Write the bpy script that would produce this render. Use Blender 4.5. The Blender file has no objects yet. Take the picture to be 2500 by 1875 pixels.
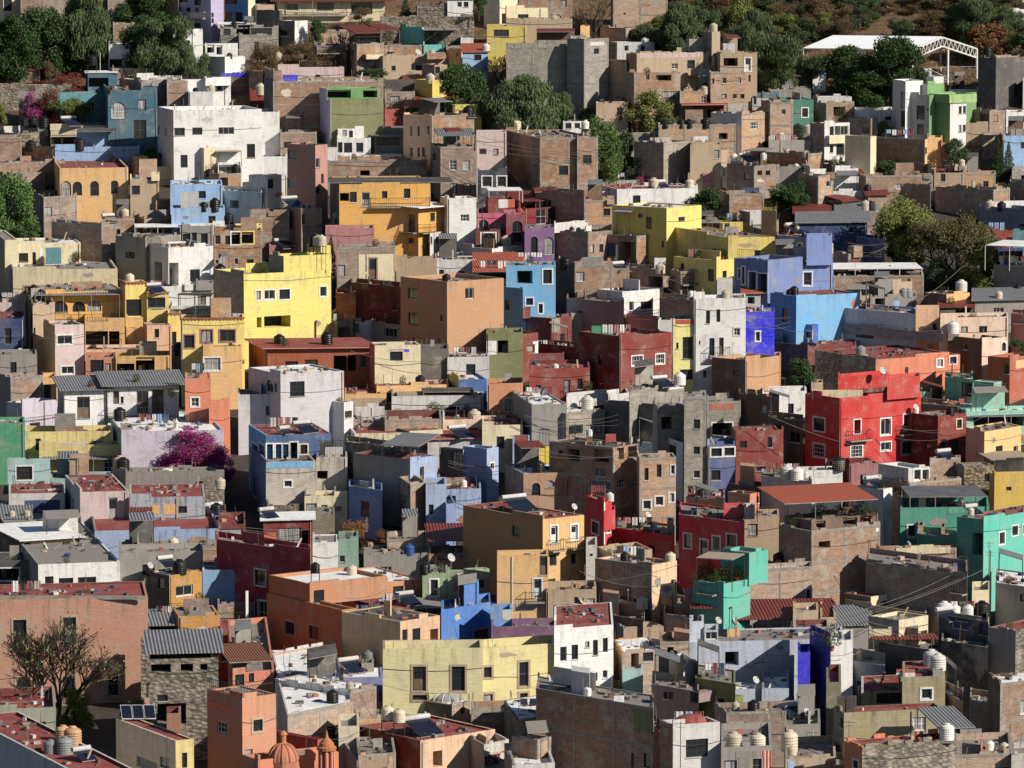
import bpy, math, random, bisect
from mathutils import Vector, Matrix
R = math.radians
sc = bpy.context.scene
# ------------------------------------------------ camera, sky, sun, exposure
F = 10962.0; PITCH = R(6.3); CZ = 90.0
cam_d = bpy.data.cameras.new('camera'); cam = bpy.data.objects.new('camera', cam_d)
sc.collection.objects.link(cam); sc.camera = cam
cam_d.sensor_width = 36; cam_d.lens = 36 * F / 2500.0; cam_d.clip_start = 1; cam_d.clip_end = 5000
cam.location = (0, 0, CZ); cam.rotation_euler = (math.pi / 2 - PITCH, 0, 0)
SUN_AZ = 120.0; SUN_EL = 31.0      # azimuth from +Y clockwise
w = bpy.data.worlds.new('World'); sc.world = w; w.use_nodes = True
nt = w.node_tree; bg = nt.nodes['Background']
sky = nt.nodes.new('ShaderNodeTexSky'); sky.sky_type = 'NISHITA'; sky.sun_disc = False
sky.sun_elevation = R(SUN_EL); sky.sun_rotation = R(SUN_AZ); sky.altitude = 2000
nt.links.new(sky.outputs[0], bg.inputs[0]); bg.inputs[1].default_value = 0.058
sl = bpy.data.lights.new('sun', 'SUN'); sl.energy = 4.6; sl.angle = R(0.55); sl.color = (1.0, 0.93, 0.82)
so = bpy.data.objects.new('sun', sl); sc.collection.objects.link(so)
az, el = R(SUN_AZ), R(SUN_EL)
tosun = Vector((math.sin(az) * math.cos(el), math.cos(az) * math.cos(el), math.sin(el)))
so.rotation_euler = tosun.to_track_quat('Z', 'Y').to_euler(); so.location = (300, 0, 300)
sc.view_settings.view_transform = 'Standard'; sc.view_settings.look = 'None'
sc.view_settings.exposure = 0.42; sc.view_settings.gamma = 1
sc.cycles.max_bounces = 5; sc.cycles.diffuse_bounces = 2; sc.cycles.transparent_max_bounces = 6
rnd = random.Random(7)
# ------------------------------------------------ pixel rays and terrain
FW = Vector((0, math.cos(PITCH), -math.sin(PITCH))); UP = Vector((0, math.sin(PITCH), math.cos(PITCH)))
CAM = Vector((0, 0, CZ))
def ray(x, y): return FW + Vector((1, 0, 0)) * ((x - 1250) / F) + UP * ((937.5 - y) / F)
def Dof(y):
    if y < 0: return 590 - y * 0.25
    return 590 - 0.136 * y
TY, TZ = [], []
for yy in range(2900, -801, -20):
    p = CAM + ray(1250, yy) * Dof(yy); TY.append(p.y); TZ.append(p.z)
def terr(Y):
    if Y <= TY[0]: return TZ[0]
    if Y >= TY[-1]: return TZ[-1] + (Y - TY[-1]) * .3
    i = bisect.bisect(TY, Y) - 1; t = (Y - TY[i]) / (TY[i + 1] - TY[i]); return TZ[i] * (1 - t) + TZ[i + 1] * t
def at(x, y, yb=None): return CAM + ray(x, y) * Dof(y if yb is None else yb)
def atY(x, y, Y): d = ray(x, y); return CAM + d * (Y / d.y)
# ------------------------------------------------ materials
def lin0(c): return tuple(((v / 255.0 + .055) / 1.055) ** 2.4 if v / 255.0 > .04045 else v / 255.0 / 12.92 for v in c)
def lin(c, sat=.88):
    c = lin0(c); l = .25 * c[0] + .6 * c[1] + .15 * c[2]; return tuple(l + (v - l) * sat for v in c)
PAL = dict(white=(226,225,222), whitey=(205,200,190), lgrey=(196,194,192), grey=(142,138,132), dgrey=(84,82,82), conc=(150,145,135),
 cream=(220,205,165), cream2=(205,190,150), cream3=(200,188,160), lpeach=(226,200,168), lpeach2=(190,160,135), peach=(226,176,138), peach2=(232,200,176),
 peach3=(214,170,130), peach4=(232,190,150), tan=(176,152,122), tan2=(170,132,104), brown=(104,80,64), ochre=(226,176,106), ochre2=(224,166,64), ochre3=(190,150,60),
 ochreb=(180,134,78), orgb=(184,134,92), orgb2=(176,124,84), orgb3=(196,128,84), org=(214,96,48), orgr=(214,120,82), orgs=(190,112,58), orgt=(206,138,102), orgt2=(194,132,88),
 dorg=(176,82,40), terra=(172,84,56), terra2=(188,110,80), mustard=(188,134,50), yel=(214,190,66), yel2=(230,202,98), yel3=(232,196,20), yel4=(206,170,60), lyel=(224,200,120), lemon=(230,212,100), lemon2=(234,222,130),
 rbrick=(140,70,50), rbrick2=(138,48,40), brickc=(160,106,84), dred=(108,30,26), red=(150,40,36), red2=(170,44,34), redw=(170,70,60), redx=(196,22,34), redy=(196,24,26),
 crim=(130,28,38), crim2=(126,24,24), crim3=(160,24,56), crimf=(196,24,48), lred=(160,60,54), pink=(170,110,112), lpink=(208,184,180), lpink2=(206,92,128), dpink=(128,44,66), dpink2=(152,104,98), pinkg=(150,130,130), pinkbrick=(182,128,112), salmon=(206,132,104), salmonw=(184,130,106),
 magenta=(150,10,110), lilac=(176,166,200), lilac2=(150,150,204), lilac3=(130,136,196), lilacg=(200,190,206), lilacw=(206,202,206), purple=(124,86,136), purple2=(120,78,112),
 lblue=(142,182,226), lblue2=(190,216,224), lblue3=(150,172,210), bluew=(186,196,214), bluew2=(164,174,192), peel=(178,190,204), peel2=(200,190,176), blue=(80,140,212), blue2=(96,168,214), blue3=(40,100,176), blue4=(136,182,226), blue5=(46,118,200), blue6=(84,152,218),  # last two blues are one courtyard paint, shaded and sunlit
 dblue=(32,60,110), dblue2=(38,92,186), dblue3=(60,94,140), dblue4=(124,146,200), dblue5=(84,100,150), dblue6=(30,42,60), cobalt=(22,28,214), navy=(36,50,70), navy2=(60,58,150), slate=(120,128,142), slate2=(106,130,182), peri=(120,146,208),
 teal=(60,130,140), teal2=(52,128,112), teal4=(12,92,80), dteal=(52,104,124), turq=(84,196,182), turq2=(66,182,162), turq3=(58,166,148), aqua=(146,186,184), mint=(132,196,172), mint2=(110,176,156), seag=(120,156,140), seag2=(86,160,132), seag3=(78,168,142), seag4=(62,150,130),
 green=(54,150,106), green2=(60,96,80), greeng=(140,142,124), lgreen=(104,158,86), lgreen2=(178,200,176), lime=(150,192,112), sage=(140,164,126), olive=(112,118,72), olive2=(110,108,86), olive3=(150,140,104), olivel=(128,132,70), khaki=(232,216,146), khakim=(152,142,100),
 beige2=(196,168,124), beige3=(212,200,146), black=(22,22,24), stonec=(150,138,120))  # several darker wall tones have the shade of their walls in the colour
MC = {}
def nn(t, k, **kw):
    n = t.nodes.new(k)
    for a, b in kw.items(): setattr(n, a, b)
    return n
def newmat(name):
    m = bpy.data.materials.new(name); m.use_nodes = True; t = m.node_tree
    b = t.nodes['Principled BSDF']; b.inputs['Roughness'].default_value = .9
    try: b.inputs['Specular IOR Level'].default_value = .25
    except Exception: pass
    return m, t, b
def mixc(t, fac, a, b, mode='MIX'):
    n = nn(t, 'ShaderNodeMix', data_type='RGBA', blend_type=mode)
    for i, v in ((0, fac), (6, a), (7, b)):
        if isinstance(v, (int, float)): n.inputs[i].default_value = v
        elif isinstance(v, tuple): n.inputs[i].default_value = (*v[:3], 1)
        else: t.links.new(v, n.inputs[i])
    return n.outputs[2]
def noise(t, vec, scale, detail=4, rough=.6, mapscale=None):
    if mapscale:
        mp = nn(t, 'ShaderNodeMapping'); mp.inputs[3].default_value = mapscale; t.links.new(vec, mp.inputs[0]); vec = mp.outputs[0]
    n = nn(t, 'ShaderNodeTexNoise'); n.inputs['Scale'].default_value = scale; n.inputs['Detail'].default_value = detail
    n.inputs['Roughness'].default_value = rough; t.links.new(vec, n.inputs['Vector']); return n.outputs[0]
def ramp(t, v, a, b, lo=0., hi=1.):
    n = nn(t, 'ShaderNodeMapRange'); t.links.new(v, n.inputs[0])
    for i, q in zip((1, 2, 3, 4), (a, b, lo, hi)): n.inputs[i].default_value = q
    return n.outputs[0]
def mul(t, a, b):
    n = nn(t, 'ShaderNodeMath', operation='MULTIPLY')
    for i, v in enumerate((a, b)):
        if isinstance(v, (int, float)): n.inputs[i].default_value = v
        else: t.links.new(v, n.inputs[i])
    return n.outputs[0]
def uvobj(t):
    u = nn(t, 'ShaderNodeUVMap').outputs[0]
    oi = nn(t, 'ShaderNodeObjectInfo')
    # shift pattern per object
    ad = nn(t, 'ShaderNodeVectorMath', operation='ADD'); sm = nn(t, 'ShaderNodeMath', operation='MULTIPLY')
    t.links.new(oi.outputs['Random'], sm.inputs[0]); sm.inputs[1].default_value = 137.0
    cb = nn(t, 'ShaderNodeCombineXYZ'); t.links.new(sm.outputs[0], cb.inputs[0]); t.links.new(sm.outputs[0], cb.inputs[2])
    t.links.new(u, ad.inputs[0]); t.links.new(cb.outputs[0], ad.inputs[1])
    sp = nn(t, 'ShaderNodeSeparateXYZ'); t.links.new(u, sp.inputs[0])
    return ad.outputs[0], sp.outputs[1], oi.outputs['Random']
def bump(t, b, h, s=.3, d=.05):
    n = nn(t, 'ShaderNodeBump'); n.inputs['Strength'].default_value = s; n.inputs['Distance'].default_value = d
    t.links.new(h, n.inputs['Height']); t.links.new(n.outputs[0], b.inputs['Normal'])
def weather(t, col, vec, v, rn, amt=1.):
    # broad patchiness, run-off streaks under the coping, damp at foot, small-scale blotches
    c = mixc(t, ramp(t, noise(t, vec, .35, 5, .65), .38, .7, 0, .45 * amt), col, mixc(t, .5, col, (.42, .36, .30)))
    st = noise(t, vec, 1.0, 5, .7, (2.2, .22, 1)); fall = ramp(t, v, 0, 2.2, 1, .12)
    c = mixc(t, mul(t, ramp(t, st, .48, .72, 0, .75 * amt), fall), c, mixc(t, .75, c, (.07, .06, .05)))
    c = mixc(t, ramp(t, noise(t, vec, 2.6, 6, .75), .55, .8, 0, .35 * amt), c, mixc(t, .6, c, (.16, .14, .12)))
    c = mixc(t, ramp(t, noise(t, vec, .7, 6, .75), .57, .6, 0, .5 * amt), c, mixc(t, .6, c, (.34, .30, .25)))
    c = mixc(t, ramp(t, noise(t, vec, 2.2, 5, .8, (.5, 4.5, 1)), .38, .7, 0, .38 * amt), c, mixc(t, .62, c, (.10, .085, .07)))
    c = mixc(t, ramp(t, noise(t, vec, 5.5, 3, .7), .58, .72, 0, .25 * amt), c, mixc(t, .5, c, (.75, .72, .66)))
    br = ramp(t, rn, 0, 1, .88, 1.08)
    hs = nn(t, 'ShaderNodeHueSaturation'); t.links.new(c, hs.inputs['Color']); t.links.new(br, hs.inputs['Value'])
    return hs.outputs[0]
def M(k):
    if k in MC: return MC[k]
    m, t, b = newmat(k)
    if k in ('brick', 'adobe', 'conc', 'rbrickb'):
        vec, v, rn = uvobj(t)
        cs = {'brick': ((148,94,64), (110,68,48), (150,130,108)), 'adobe': ((196,144,102), (160,108,74), (176,154,126)),
              'conc': ((140,134,122), (116,111,101), (160,154,142)), 'rbrickb': ((140,70,50),(120,56,42),(150,130,116))}[k]
        bt = nn(t, 'ShaderNodeTexBrick'); t.links.new(vec, bt.inputs['Vector']); bt.inputs['Scale'].default_value = 1
        bw, bh = (.42, .21) if k == 'conc' else (.27, .095)
        bt.inputs['Brick Width'].default_value = bw; bt.inputs['Row Height'].default_value = bh
        bt.inputs['Mortar Size'].default_value = .016; bt.inputs['Bias'].default_value = 0
        bt.inputs['Color1'].default_value = (*lin0(cs[0]), 1); bt.inputs['Color2'].default_value = (*lin0(cs[1]), 1); bt.inputs['Mortar'].default_value = (*lin(cs[2]), 1)
        c = bt.outputs[0]
        c = mixc(t, ramp(t, noise(t, vec, 1.6, 5, .8, (.7, 2.6, 1)), .35, .7, 0, .55), c, mixc(t, .7, c, lin0((190,150,112) if k != 'conc' else (178,172,160))))
        c = mixc(t, ramp(t, noise(t, vec, 3.1, 4, .8, (.6, 3.4, 1)), .5, .75, 0, .6), c, mixc(t, .7, c, (.06, .045, .035)))
        c = mixc(t, ramp(t, noise(t, vec, .45, 5, .7), .52, .58, 0, .6), c, lin((166,154,138)))
        hs0 = nn(t, 'ShaderNodeHueSaturation'); t.links.new(c, hs0.inputs['Color']); t.links.new(ramp(t, rn, 0, 1, .6, 1.08), hs0.inputs['Saturation']); t.links.new(ramp(t, noise(t, vec, 1.1, 6, .85, (.8, 1.8, 1)), .3, .7, .62, 1.3), hs0.inputs['Value']); c = hs0.outputs[0]
        c = weather(t, c, vec, v, rn, .8); t.links.new(c, b.inputs['Base Color'])
        bump(t, b, noise(t, vec, 6, 5, .8, (1, 2.2, 1)), .5, .06)
    elif k in ('stone', 'stone2', 'stone3', 'stone_shaded'):
        vec, v, rn = uvobj(t); vo = nn(t, 'ShaderNodeTexVoronoi'); vo.inputs['Scale'].default_value = 1
        mp = nn(t, 'ShaderNodeMapping'); mp.inputs[3].default_value = (2.6, 4.6, 1); t.links.new(vec, mp.inputs[0]); t.links.new(mp.outputs[0], vo.inputs['Vector'])
        base = {'stone': (132,120,104), 'stone2': (150,130,98), 'stone3': (128,122,106), 'stone_shaded': (70,64,58)}[k]  # the darkest stone is plain rubble with shadow put into its colour
        sx = nn(t, 'ShaderNodeSeparateXYZ'); t.links.new(vo.outputs['Color'], sx.inputs[0]); hv = nn(t, 'ShaderNodeHueSaturation'); hv.inputs['Color'].default_value = (*lin(base), 1)
        t.links.new(ramp(t, sx.outputs[0], 0, 1, .55, 1.35), hv.inputs['Value']); c = hv.outputs[0]
        c = mixc(t, ramp(t, vo.outputs['Distance'], .35, .7, 0, .8), c, (.05, .042, .035))
        c = mixc(t, ramp(t, noise(t, vec, .6, 4), .5, .6, 0, .5), c, lin((170,158,138)))
        c = weather(t, c, vec, v, rn, .9); t.links.new(c, b.inputs['Base Color']); bump(t, b, vo.outputs['Distance'], .8, .12)
    elif k.startswith('roof_'):
        kk = k[5:]; vec, v, rn = uvobj(t)
        base = {'rgrey': (128,124,118), 'rwhite': (232,232,230), 'rred': (140,44,38), 'rtan': (160,142,118), 'rdark': (58,58,60), 'rslate': (74,80,90)}.get(kk, (128,124,118))
        c = mixc(t, ramp(t, noise(t, vec, .5, 5, .7), .35, .7, 0, .65), lin(base), mixc(t, .6, lin(base), (.30, .26, .22) if kk != 'rwhite' else (.36, .34, .30)))
        c = mixc(t, ramp(t, noise(t, vec, 2.2, 6, .8), .5, .75, 0, .7), c, mixc(t, .7, c, (.05, .045, .04)))
        t.links.new(c, b.inputs['Base Color']); bump(t, b, noise(t, vec, 5, 4), .4, .05)
    elif k in ('corr', 'redcorr', 'tile', 'tile2', 'redstripe'):
        vec, v, rn = uvobj(t)
        wv = nn(t, 'ShaderNodeTexWave', bands_direction='X'); t.links.new(vec, wv.inputs['Vector'])
        wv.inputs['Scale'].default_value = {'corr': 1.15, 'redcorr': 1.1, 'tile': 1.2, 'tile2': 1.5, 'redstripe': 1.3}[k]; wv.inputs['Distortion'].default_value = .3
        base = {'corr': (150,152,154), 'redcorr': (136,58,48), 'tile': (186,92,62), 'tile2': (146,92,62), 'redstripe': (190,74,58)}[k]
        dk = {'corr': (84,86,90), 'redcorr': (84,34,30), 'tile': (120,52,38), 'tile2': (56,34,26), 'redstripe': (212,190,176)}[k]
        c = mixc(t, ramp(t, wv.outputs[1], .25, .75, 0, .85), lin(base), lin(dk))
        c = mixc(t, ramp(t, noise(t, vec, .9, 5, .7), .45, .7, 0, .55), c, mixc(t, .6, c, (.12, .08, .06)))
        t.links.new(c, b.inputs['Base Color']); b.inputs['Roughness'].default_value = .55 if 'corr' in k else .85
        bump(t, b, wv.outputs[1], .7, .08)
        if k == 'corr': b.inputs['Metallic'].default_value = .25
    elif k in ('glass', 'glassg'):
        b.inputs['Base Color'].default_value = (.018, .022, .026, 1) if k == 'glass' else (.03, .07, .06, 1)
        b.inputs['Roughness'].default_value = .12; b.inputs['Specular IOR Level'].default_value = .6
    elif k == 'curtain':
        vec, v, rn = uvobj(t); c = mixc(t, ramp(t, noise(t, vec, 3, 3, .6, (4, .2, 1)), .35, .65), lin((178,176,170)), lin((90,90,92)))
        t.links.new(c, b.inputs['Base Color']); b.inputs['Roughness'].default_value = .25
    elif k == 'void': b.inputs['Base Color'].default_value = (.05, .042, .036, 1)  # near-black back of open bays, its colour standing in for interior shade
    elif k.startswith('leaf_'):
        base, tr = {'d': ((60,84,38), .2), 'd2': ((66,80,46), .2), 'p': ((88,104,62), .25), 'y': ((124,130,62), .3), 'y2': ((96,124,62), .3), 'c': ((48,68,36), .15), 'r': ((104,86,56), .15), 'r2': ((120,82,46), .2), 'r3': ((132,86,52), .1),
                    'm': ((170,24,128), .3), 'm2': ((122,26,44), .2), 'm3': ((176,22,132), .35), 'f': ((88,104,48), .3), 'b2': ((104,98,56), .3), 'b3': ((96,112,48), .3), 'pot': ((58,78,36), .2), 'dry': ((150,118,74), .1)}[k[5:]]
        oi = nn(t, 'ShaderNodeNewGeometry'); n = nn(t, 'ShaderNodeHueSaturation'); n.inputs['Color'].default_value = (*lin(base), 1)
        t.links.new(ramp(t, oi.outputs['Random Per Island'], 0, 1, .5, 1.55), n.inputs['Value'])
        t.links.new(ramp(t, oi.outputs['Random Per Island'], 0, 1, .488, .512), n.inputs['Hue'])
        t.links.new(n.outputs[0], b.inputs['Base Color']); b.inputs['Roughness'].default_value = .7
        b.inputs['Transmission Weight'].default_value = 0
        tl = nn(t, 'ShaderNodeBsdfTranslucent'); t.links.new(n.outputs[0], tl.inputs[0]); mx = nn(t, 'ShaderNodeMixShader'); mx.inputs[0].default_value = tr
        t.links.new(b.outputs[0], mx.inputs[1]); t.links.new(tl.outputs[0], mx.inputs[2])
        t.links.new(mx.outputs[0], t.nodes['Material Output'].inputs[0])
    elif k == 'bark':
        g = nn(t, 'ShaderNodeTexCoord').outputs['Object']; c = mixc(t, noise(t, g, 3, 5, .7, (3, 3, .6)), lin((96,82,68)), lin((52,42,34))); t.links.new(c, b.inputs['Base Color'])
    elif k == 'ground':
        g = nn(t, 'ShaderNodeNewGeometry').outputs['Position']
        c = mixc(t, ramp(t, noise(t, g, .12, 5), .35, .65), lin((118,92,64)), lin((76,62,46)))
        c = mixc(t, ramp(t, noise(t, g, 1.5, 6, .8), .45, .7), c, lin((150,120,80)))
        sz = nn(t, 'ShaderNodeSeparateXYZ'); t.links.new(g, sz.inputs[0]); lo = ramp(t, sz.outputs[1], 540, 575, 1, 0); c = mixc(t, lo, c, mixc(t, noise(t, g, .8, 5, .8), lin((98,90,80)), lin((58,52,46))))  # alley concrete lower down, its colour darkened for the alleys' shade
        c = mixc(t, ramp(t, noise(t, g, .6, 5, .8), .55, .7), c, lin((54,46,34)))
        t.links.new(c, b.inputs['Base Color']); bump(t, b, noise(t, g, 2, 6, .8), 1, .4)
    elif k == 'metal': b.inputs['Base Color'].default_value = (.035, .033, .032, 1); b.inputs['Roughness'].default_value = .5
    elif k == 'steel': b.inputs['Base Color'].default_value = (.5, .5, .5, 1); b.inputs['Roughness'].default_value = .3; b.inputs['Metallic'].default_value = .6
    elif k == 'panel':
        b.inputs['Base Color'].default_value = (.012, .016, .03, 1); b.inputs['Roughness'].default_value = .15
    elif k.startswith('tank_'):
        c = {'b': (24,24,26), 'c': (196,184,158), 'w': (214,210,200), 'g': (126,130,128), 'p': (206,172,150), 'o': (206,160,114), 'blue': (40,84,150)}[k[5:]]
        g = nn(t, 'ShaderNodeTexCoord').outputs['Object']; cc = mixc(t, ramp(t, noise(t, g, 2.5, 5, .7, (1.5, 1.5, .5)), .45, .75, 0, .45), lin(c), mixc(t, .6, lin(c), (.12, .10, .08)))
        hv = nn(t, 'ShaderNodeHueSaturation'); t.links.new(cc, hv.inputs['Color']); t.links.new(ramp(t, nn(t, 'ShaderNodeObjectInfo').outputs['Random'], 0, 1, .72, 1.1), hv.inputs['Value']); t.links.new(hv.outputs[0], b.inputs['Base Color']); b.inputs['Roughness'].default_value = .5 if k != 'tank_b' else .35
    elif k == 'tin': b.inputs['Base Color'].default_value = (.86, .87, .88, 1); b.inputs['Roughness'].default_value = .5
    elif k == 'clay': 
        b.inputs['Base Color'].default_value = (*lin((160,84,56)), 1)
    else:
        vec, v, rn = uvobj(t); c = lin(PAL[k]); rgb = nn(t, 'ShaderNodeRGB'); rgb.outputs[0].default_value = (*c, 1)
        amt = {'whitey': 1.9, 'peel': 2.2, 'peel2': 2.0, 'salmonw': 1.3, 'khakim': 1.5, 'conc': 1.3, 'lblue3': 1.3, 'bluew': 1.2, 'aqua': 1.3, 'lyel': 1.2}.get(k, 1.0)
        cc = weather(t, rgb.outputs[0], vec, v, rn, amt); t.links.new(cc, b.inputs['Base Color'])
        bump(t, b, noise(t, vec, 3.2, 6, .8, (.7, 2.4, 1)), .55, .07)
    MC[k] = m; return m
# ------------------------------------------------ mesh builder
class MB:
    def __init__(s): s.v = []; s.f = []; s.m = []; s.u = []; s.mats = []
    def mi(s, k):
        if k not in s.mats: s.mats.append(k)
        return s.mats.index(k)
    def face(s, pts, k, uv=None):
        i = len(s.v); s.v += [tuple(p) for p in pts]; s.f.append(tuple(range(i, i + len(pts)))); s.m.append(s.mi(k))
        if uv is None:
            a, b_ = Vector(pts[0]), Vector(pts[1]); e = b_ - a; e = e.normalized() if e.length > 1e-6 else Vector((1, 0, 0))
            n = e.cross(Vector(pts[2]) - a); n = n.normalized() if n.length > 1e-9 else Vector((0, 0, 1)); g = n.cross(e)
            uv = [((Vector(p) - a).dot(e), (Vector(p) - a).dot(g)) for p in pts]
        s.u += uv
    def box(s, o, ux, uy, uz, k):      # o corner, edge vectors
        o, ux, uy, uz = Vector(o), Vector(ux), Vector(uy), Vector(uz)
        P = [o, o + ux, o + ux + uy, o + uy, o + uz, o + ux + uz, o + ux + uy + uz, o + uy + uz]
        for q in ((0, 1, 5, 4), (1, 2, 6, 5), (2, 3, 7, 6), (3, 0, 4, 7), (4, 5, 6, 7), (3, 2, 1, 0)): s.face([P[j] for j in q], k)
    def cbox(s, c, d, k, yaw=0):
        c = Vector(c); ux = Vector((math.cos(yaw), math.sin(yaw), 0)) * d[0]; uy = Vector((-math.sin(yaw), math.cos(yaw), 0)) * d[1]; uz = Vector((0, 0, d[2]))
        s.box(c - ux / 2 - uy / 2, ux, uy, uz, k)
    def tube(s, a, b, r0, r1, k, n=5):
        a, b = Vector(a), Vector(b); d = (b - a)
        if d.length < 1e-5: return
        d.normalize(); x = d.orthogonal().normalized(); y = d.cross(x)
        A = [a + (x * math.cos(6.283 * i / n) + y * math.sin(6.283 * i / n)) * r0 for i in range(n)]
        B = [b + (x * math.cos(6.283 * i / n) + y * math.sin(6.283 * i / n)) * r1 for i in range(n)]
        for i in range(n):
            j = (i + 1) % n; s.face([A[i], A[j], B[j], B[i]], k)
        s.face(B, k)
    def lathe(s, c, prof, k, n=16, sx=1):
        c = Vector(c); rings = [[c + Vector((r * sx * math.cos(6.2832 * i / n), r * math.sin(6.2832 * i / n), z)) for i in range(n)] for r, z in prof]
        for a, b in zip(rings, rings[1:]):
            for i in range(n):
                j = (i + 1) % n; s.face([a[i], a[j], b[j], b[i]], k)
    def obj(s, name, parent=None, org=(0, 0, 0)):
        if not s.f: return None
        org = Vector(org); me = bpy.data.meshes.new(name)
        me.from_pydata([(p[0] - org.x, p[1] - org.y, p[2] - org.z) for p in s.v], [], s.f)
        for k in s.mats: me.materials.append(M(k))
        me.polygons.foreach_set('material_index', s.m)
        uv = me.uv_layers.new(name='UVMap'); uv.data.foreach_set('uv', [q for p in s.u for q in p])
        o = bpy.data.objects.new(name, me); sc.collection.objects.link(o)
        if parent: o.parent = parent
        else: o.location = org
        return o
def empty(name, loc, label, cat, group=None):
    o = bpy.data.objects.new(name, None); o.empty_display_size = .5; sc.collection.objects.link(o); o.location = loc
    o['label'] = label; o['category'] = cat; o['kind'] = 'thing'
    if group: o['group'] = group
    return o
# ------------------------------------------------ houses
PREP = 'with beside under behind left right of at in on above below between cut before carrying topped beneath along across crowded by stacked spilling casting joining catching surrounding next rising stepping casting overflowing turning merging slipping holding edged from inside seen glimpsed cut how under standing shaded half whose'.split()
KINDS = {'wall': ('wall', 'wall'), 'walls': ('wall', 'wall'), 'shed': ('shed', 'shed'), 'sheds': ('shed', 'shed'), 'hut': ('hut', 'hut'), 'shack': ('hut', 'hut'), 'stall': ('shed', 'shed'), 'tower': ('tower', 'tower'),
 'building': ('apartment_building', 'building'), 'apartments': ('apartment_building', 'building'), 'apartment': ('apartment_building', 'building'), 'complex': ('apartment_building', 'building'), 'cube': ('rooftop_block', 'block'), 'block': ('building_block', 'block'), 'terrace': ('roof_terrace', 'terrace'),
 'yard': ('walled_yard', 'yard'), 'mansion': ('mansion', 'mansion'), 'porch': ('porch', 'porch'), 'pavilion': ('pavilion', 'pavilion'), 'roof': ('flat_roof', 'roof'), 'roofs': ('flat_roof', 'roof'), 'rooms': ('roof_room', 'roof room'), 'room': ('roof_room', 'roof room'), 'wing': ('house_wing', 'house wing'), 'floor': ('ground_floor', 'building')}
def kind_of(label):
    ws = label.split(); hd = []
    for x in ws:
        if x in PREP and hd: break
        hd.append(x)
    for x in reversed(hd):
        if x in KINDS: return KINDS[x]
    return ('house', 'house')
def S(t): # pixel scale m per source px at depth param
    return t / F
HOUSES = []
TRIM = {'w': 'white', 'k': 'tan', 'm': 'pink', 'y': 'lemon', 'c': 'cream'}
def wallface(mb, A, B, zt, zb, k, holes, vtop):
    """vertical wall from A to B (xy), outward normal right-hand of A->B; holes=[(s0,s1,z0,z1,arch,depth)] ; returns nothing"""
    L = (B - A).length; u = (B - A) / L
    P = lambda s, z: Vector((A.x + u.x * s, A.y + u.y * s, z))
    ss = sorted({0, L, *[q for h in holes for q in h[:2]]}); zz = sorted({zb, zt, *[q for h in holes for q in h[2:4]]})
    for i in range(len(ss) - 1):
        for j in range(len(zz) - 1):
            sm, zm = (ss[i] + ss[i + 1]) / 2, (zz[j] + zz[j + 1]) / 2
            if any(h[0] < sm < h[1] and h[2] < zm < h[3] for h in holes): continue
            q = [(ss[i], zz[j]), (ss[i + 1], zz[j]), (ss[i + 1], zz[j + 1]), (ss[i], zz[j + 1])]
            mb.face([P(*c) for c in q], k, [(c[0], vtop - c[1]) for c in q])
    n = Vector((u.y, -u.x, 0))
    for h in holes:
        s0, s1, z0, z1, arch, dep = h; I = -n * dep
        c = [(s0, z0), (s1, z0), (s1, z1), (s0, z1)]
        for a, b in zip(c, c[1:] + c[:1]):
            p, q = P(*a), P(*b); mb.face([p, q, q + I, p + I], k)
        if arch:
            r = (s1 - s0) / 2; cx = (s0 + s1) / 2; rr = min(r, (z1 - z0) * (.5 if arch == 2 else .8))
            def pt(a, top=1): return (cx + r * math.cos(a), (z1 - rr) + rr * math.sin(a))
            N = 6; off = n * .012
            for q in range(N):
                a0, a1 = math.pi / 2 * q / N, math.pi / 2 * (q + 1) / N
                for sg in (1, -1):
                    e = [(cx + sg * r * math.cos(a0), z1 - rr + rr * math.sin(a0)), (cx + sg * r * math.cos(a1), z1 - rr + rr * math.sin(a1)), (cx + sg * r * (math.cos(a1)), z1), (cx + sg * r * math.cos(a0), z1)]
                    mb.face([P(*w_) - n * .002 for w_ in e], k, [(w_[0], vtop - w_[1]) for w_ in e])
                    if arch == 2:
                        e = [(x, z0 + z1 - z) for x, z in e]; mb.face([P(*w_) - n * .002 for w_ in e], k, [(w_[0], vtop - w_[1]) for w_ in e])
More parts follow.
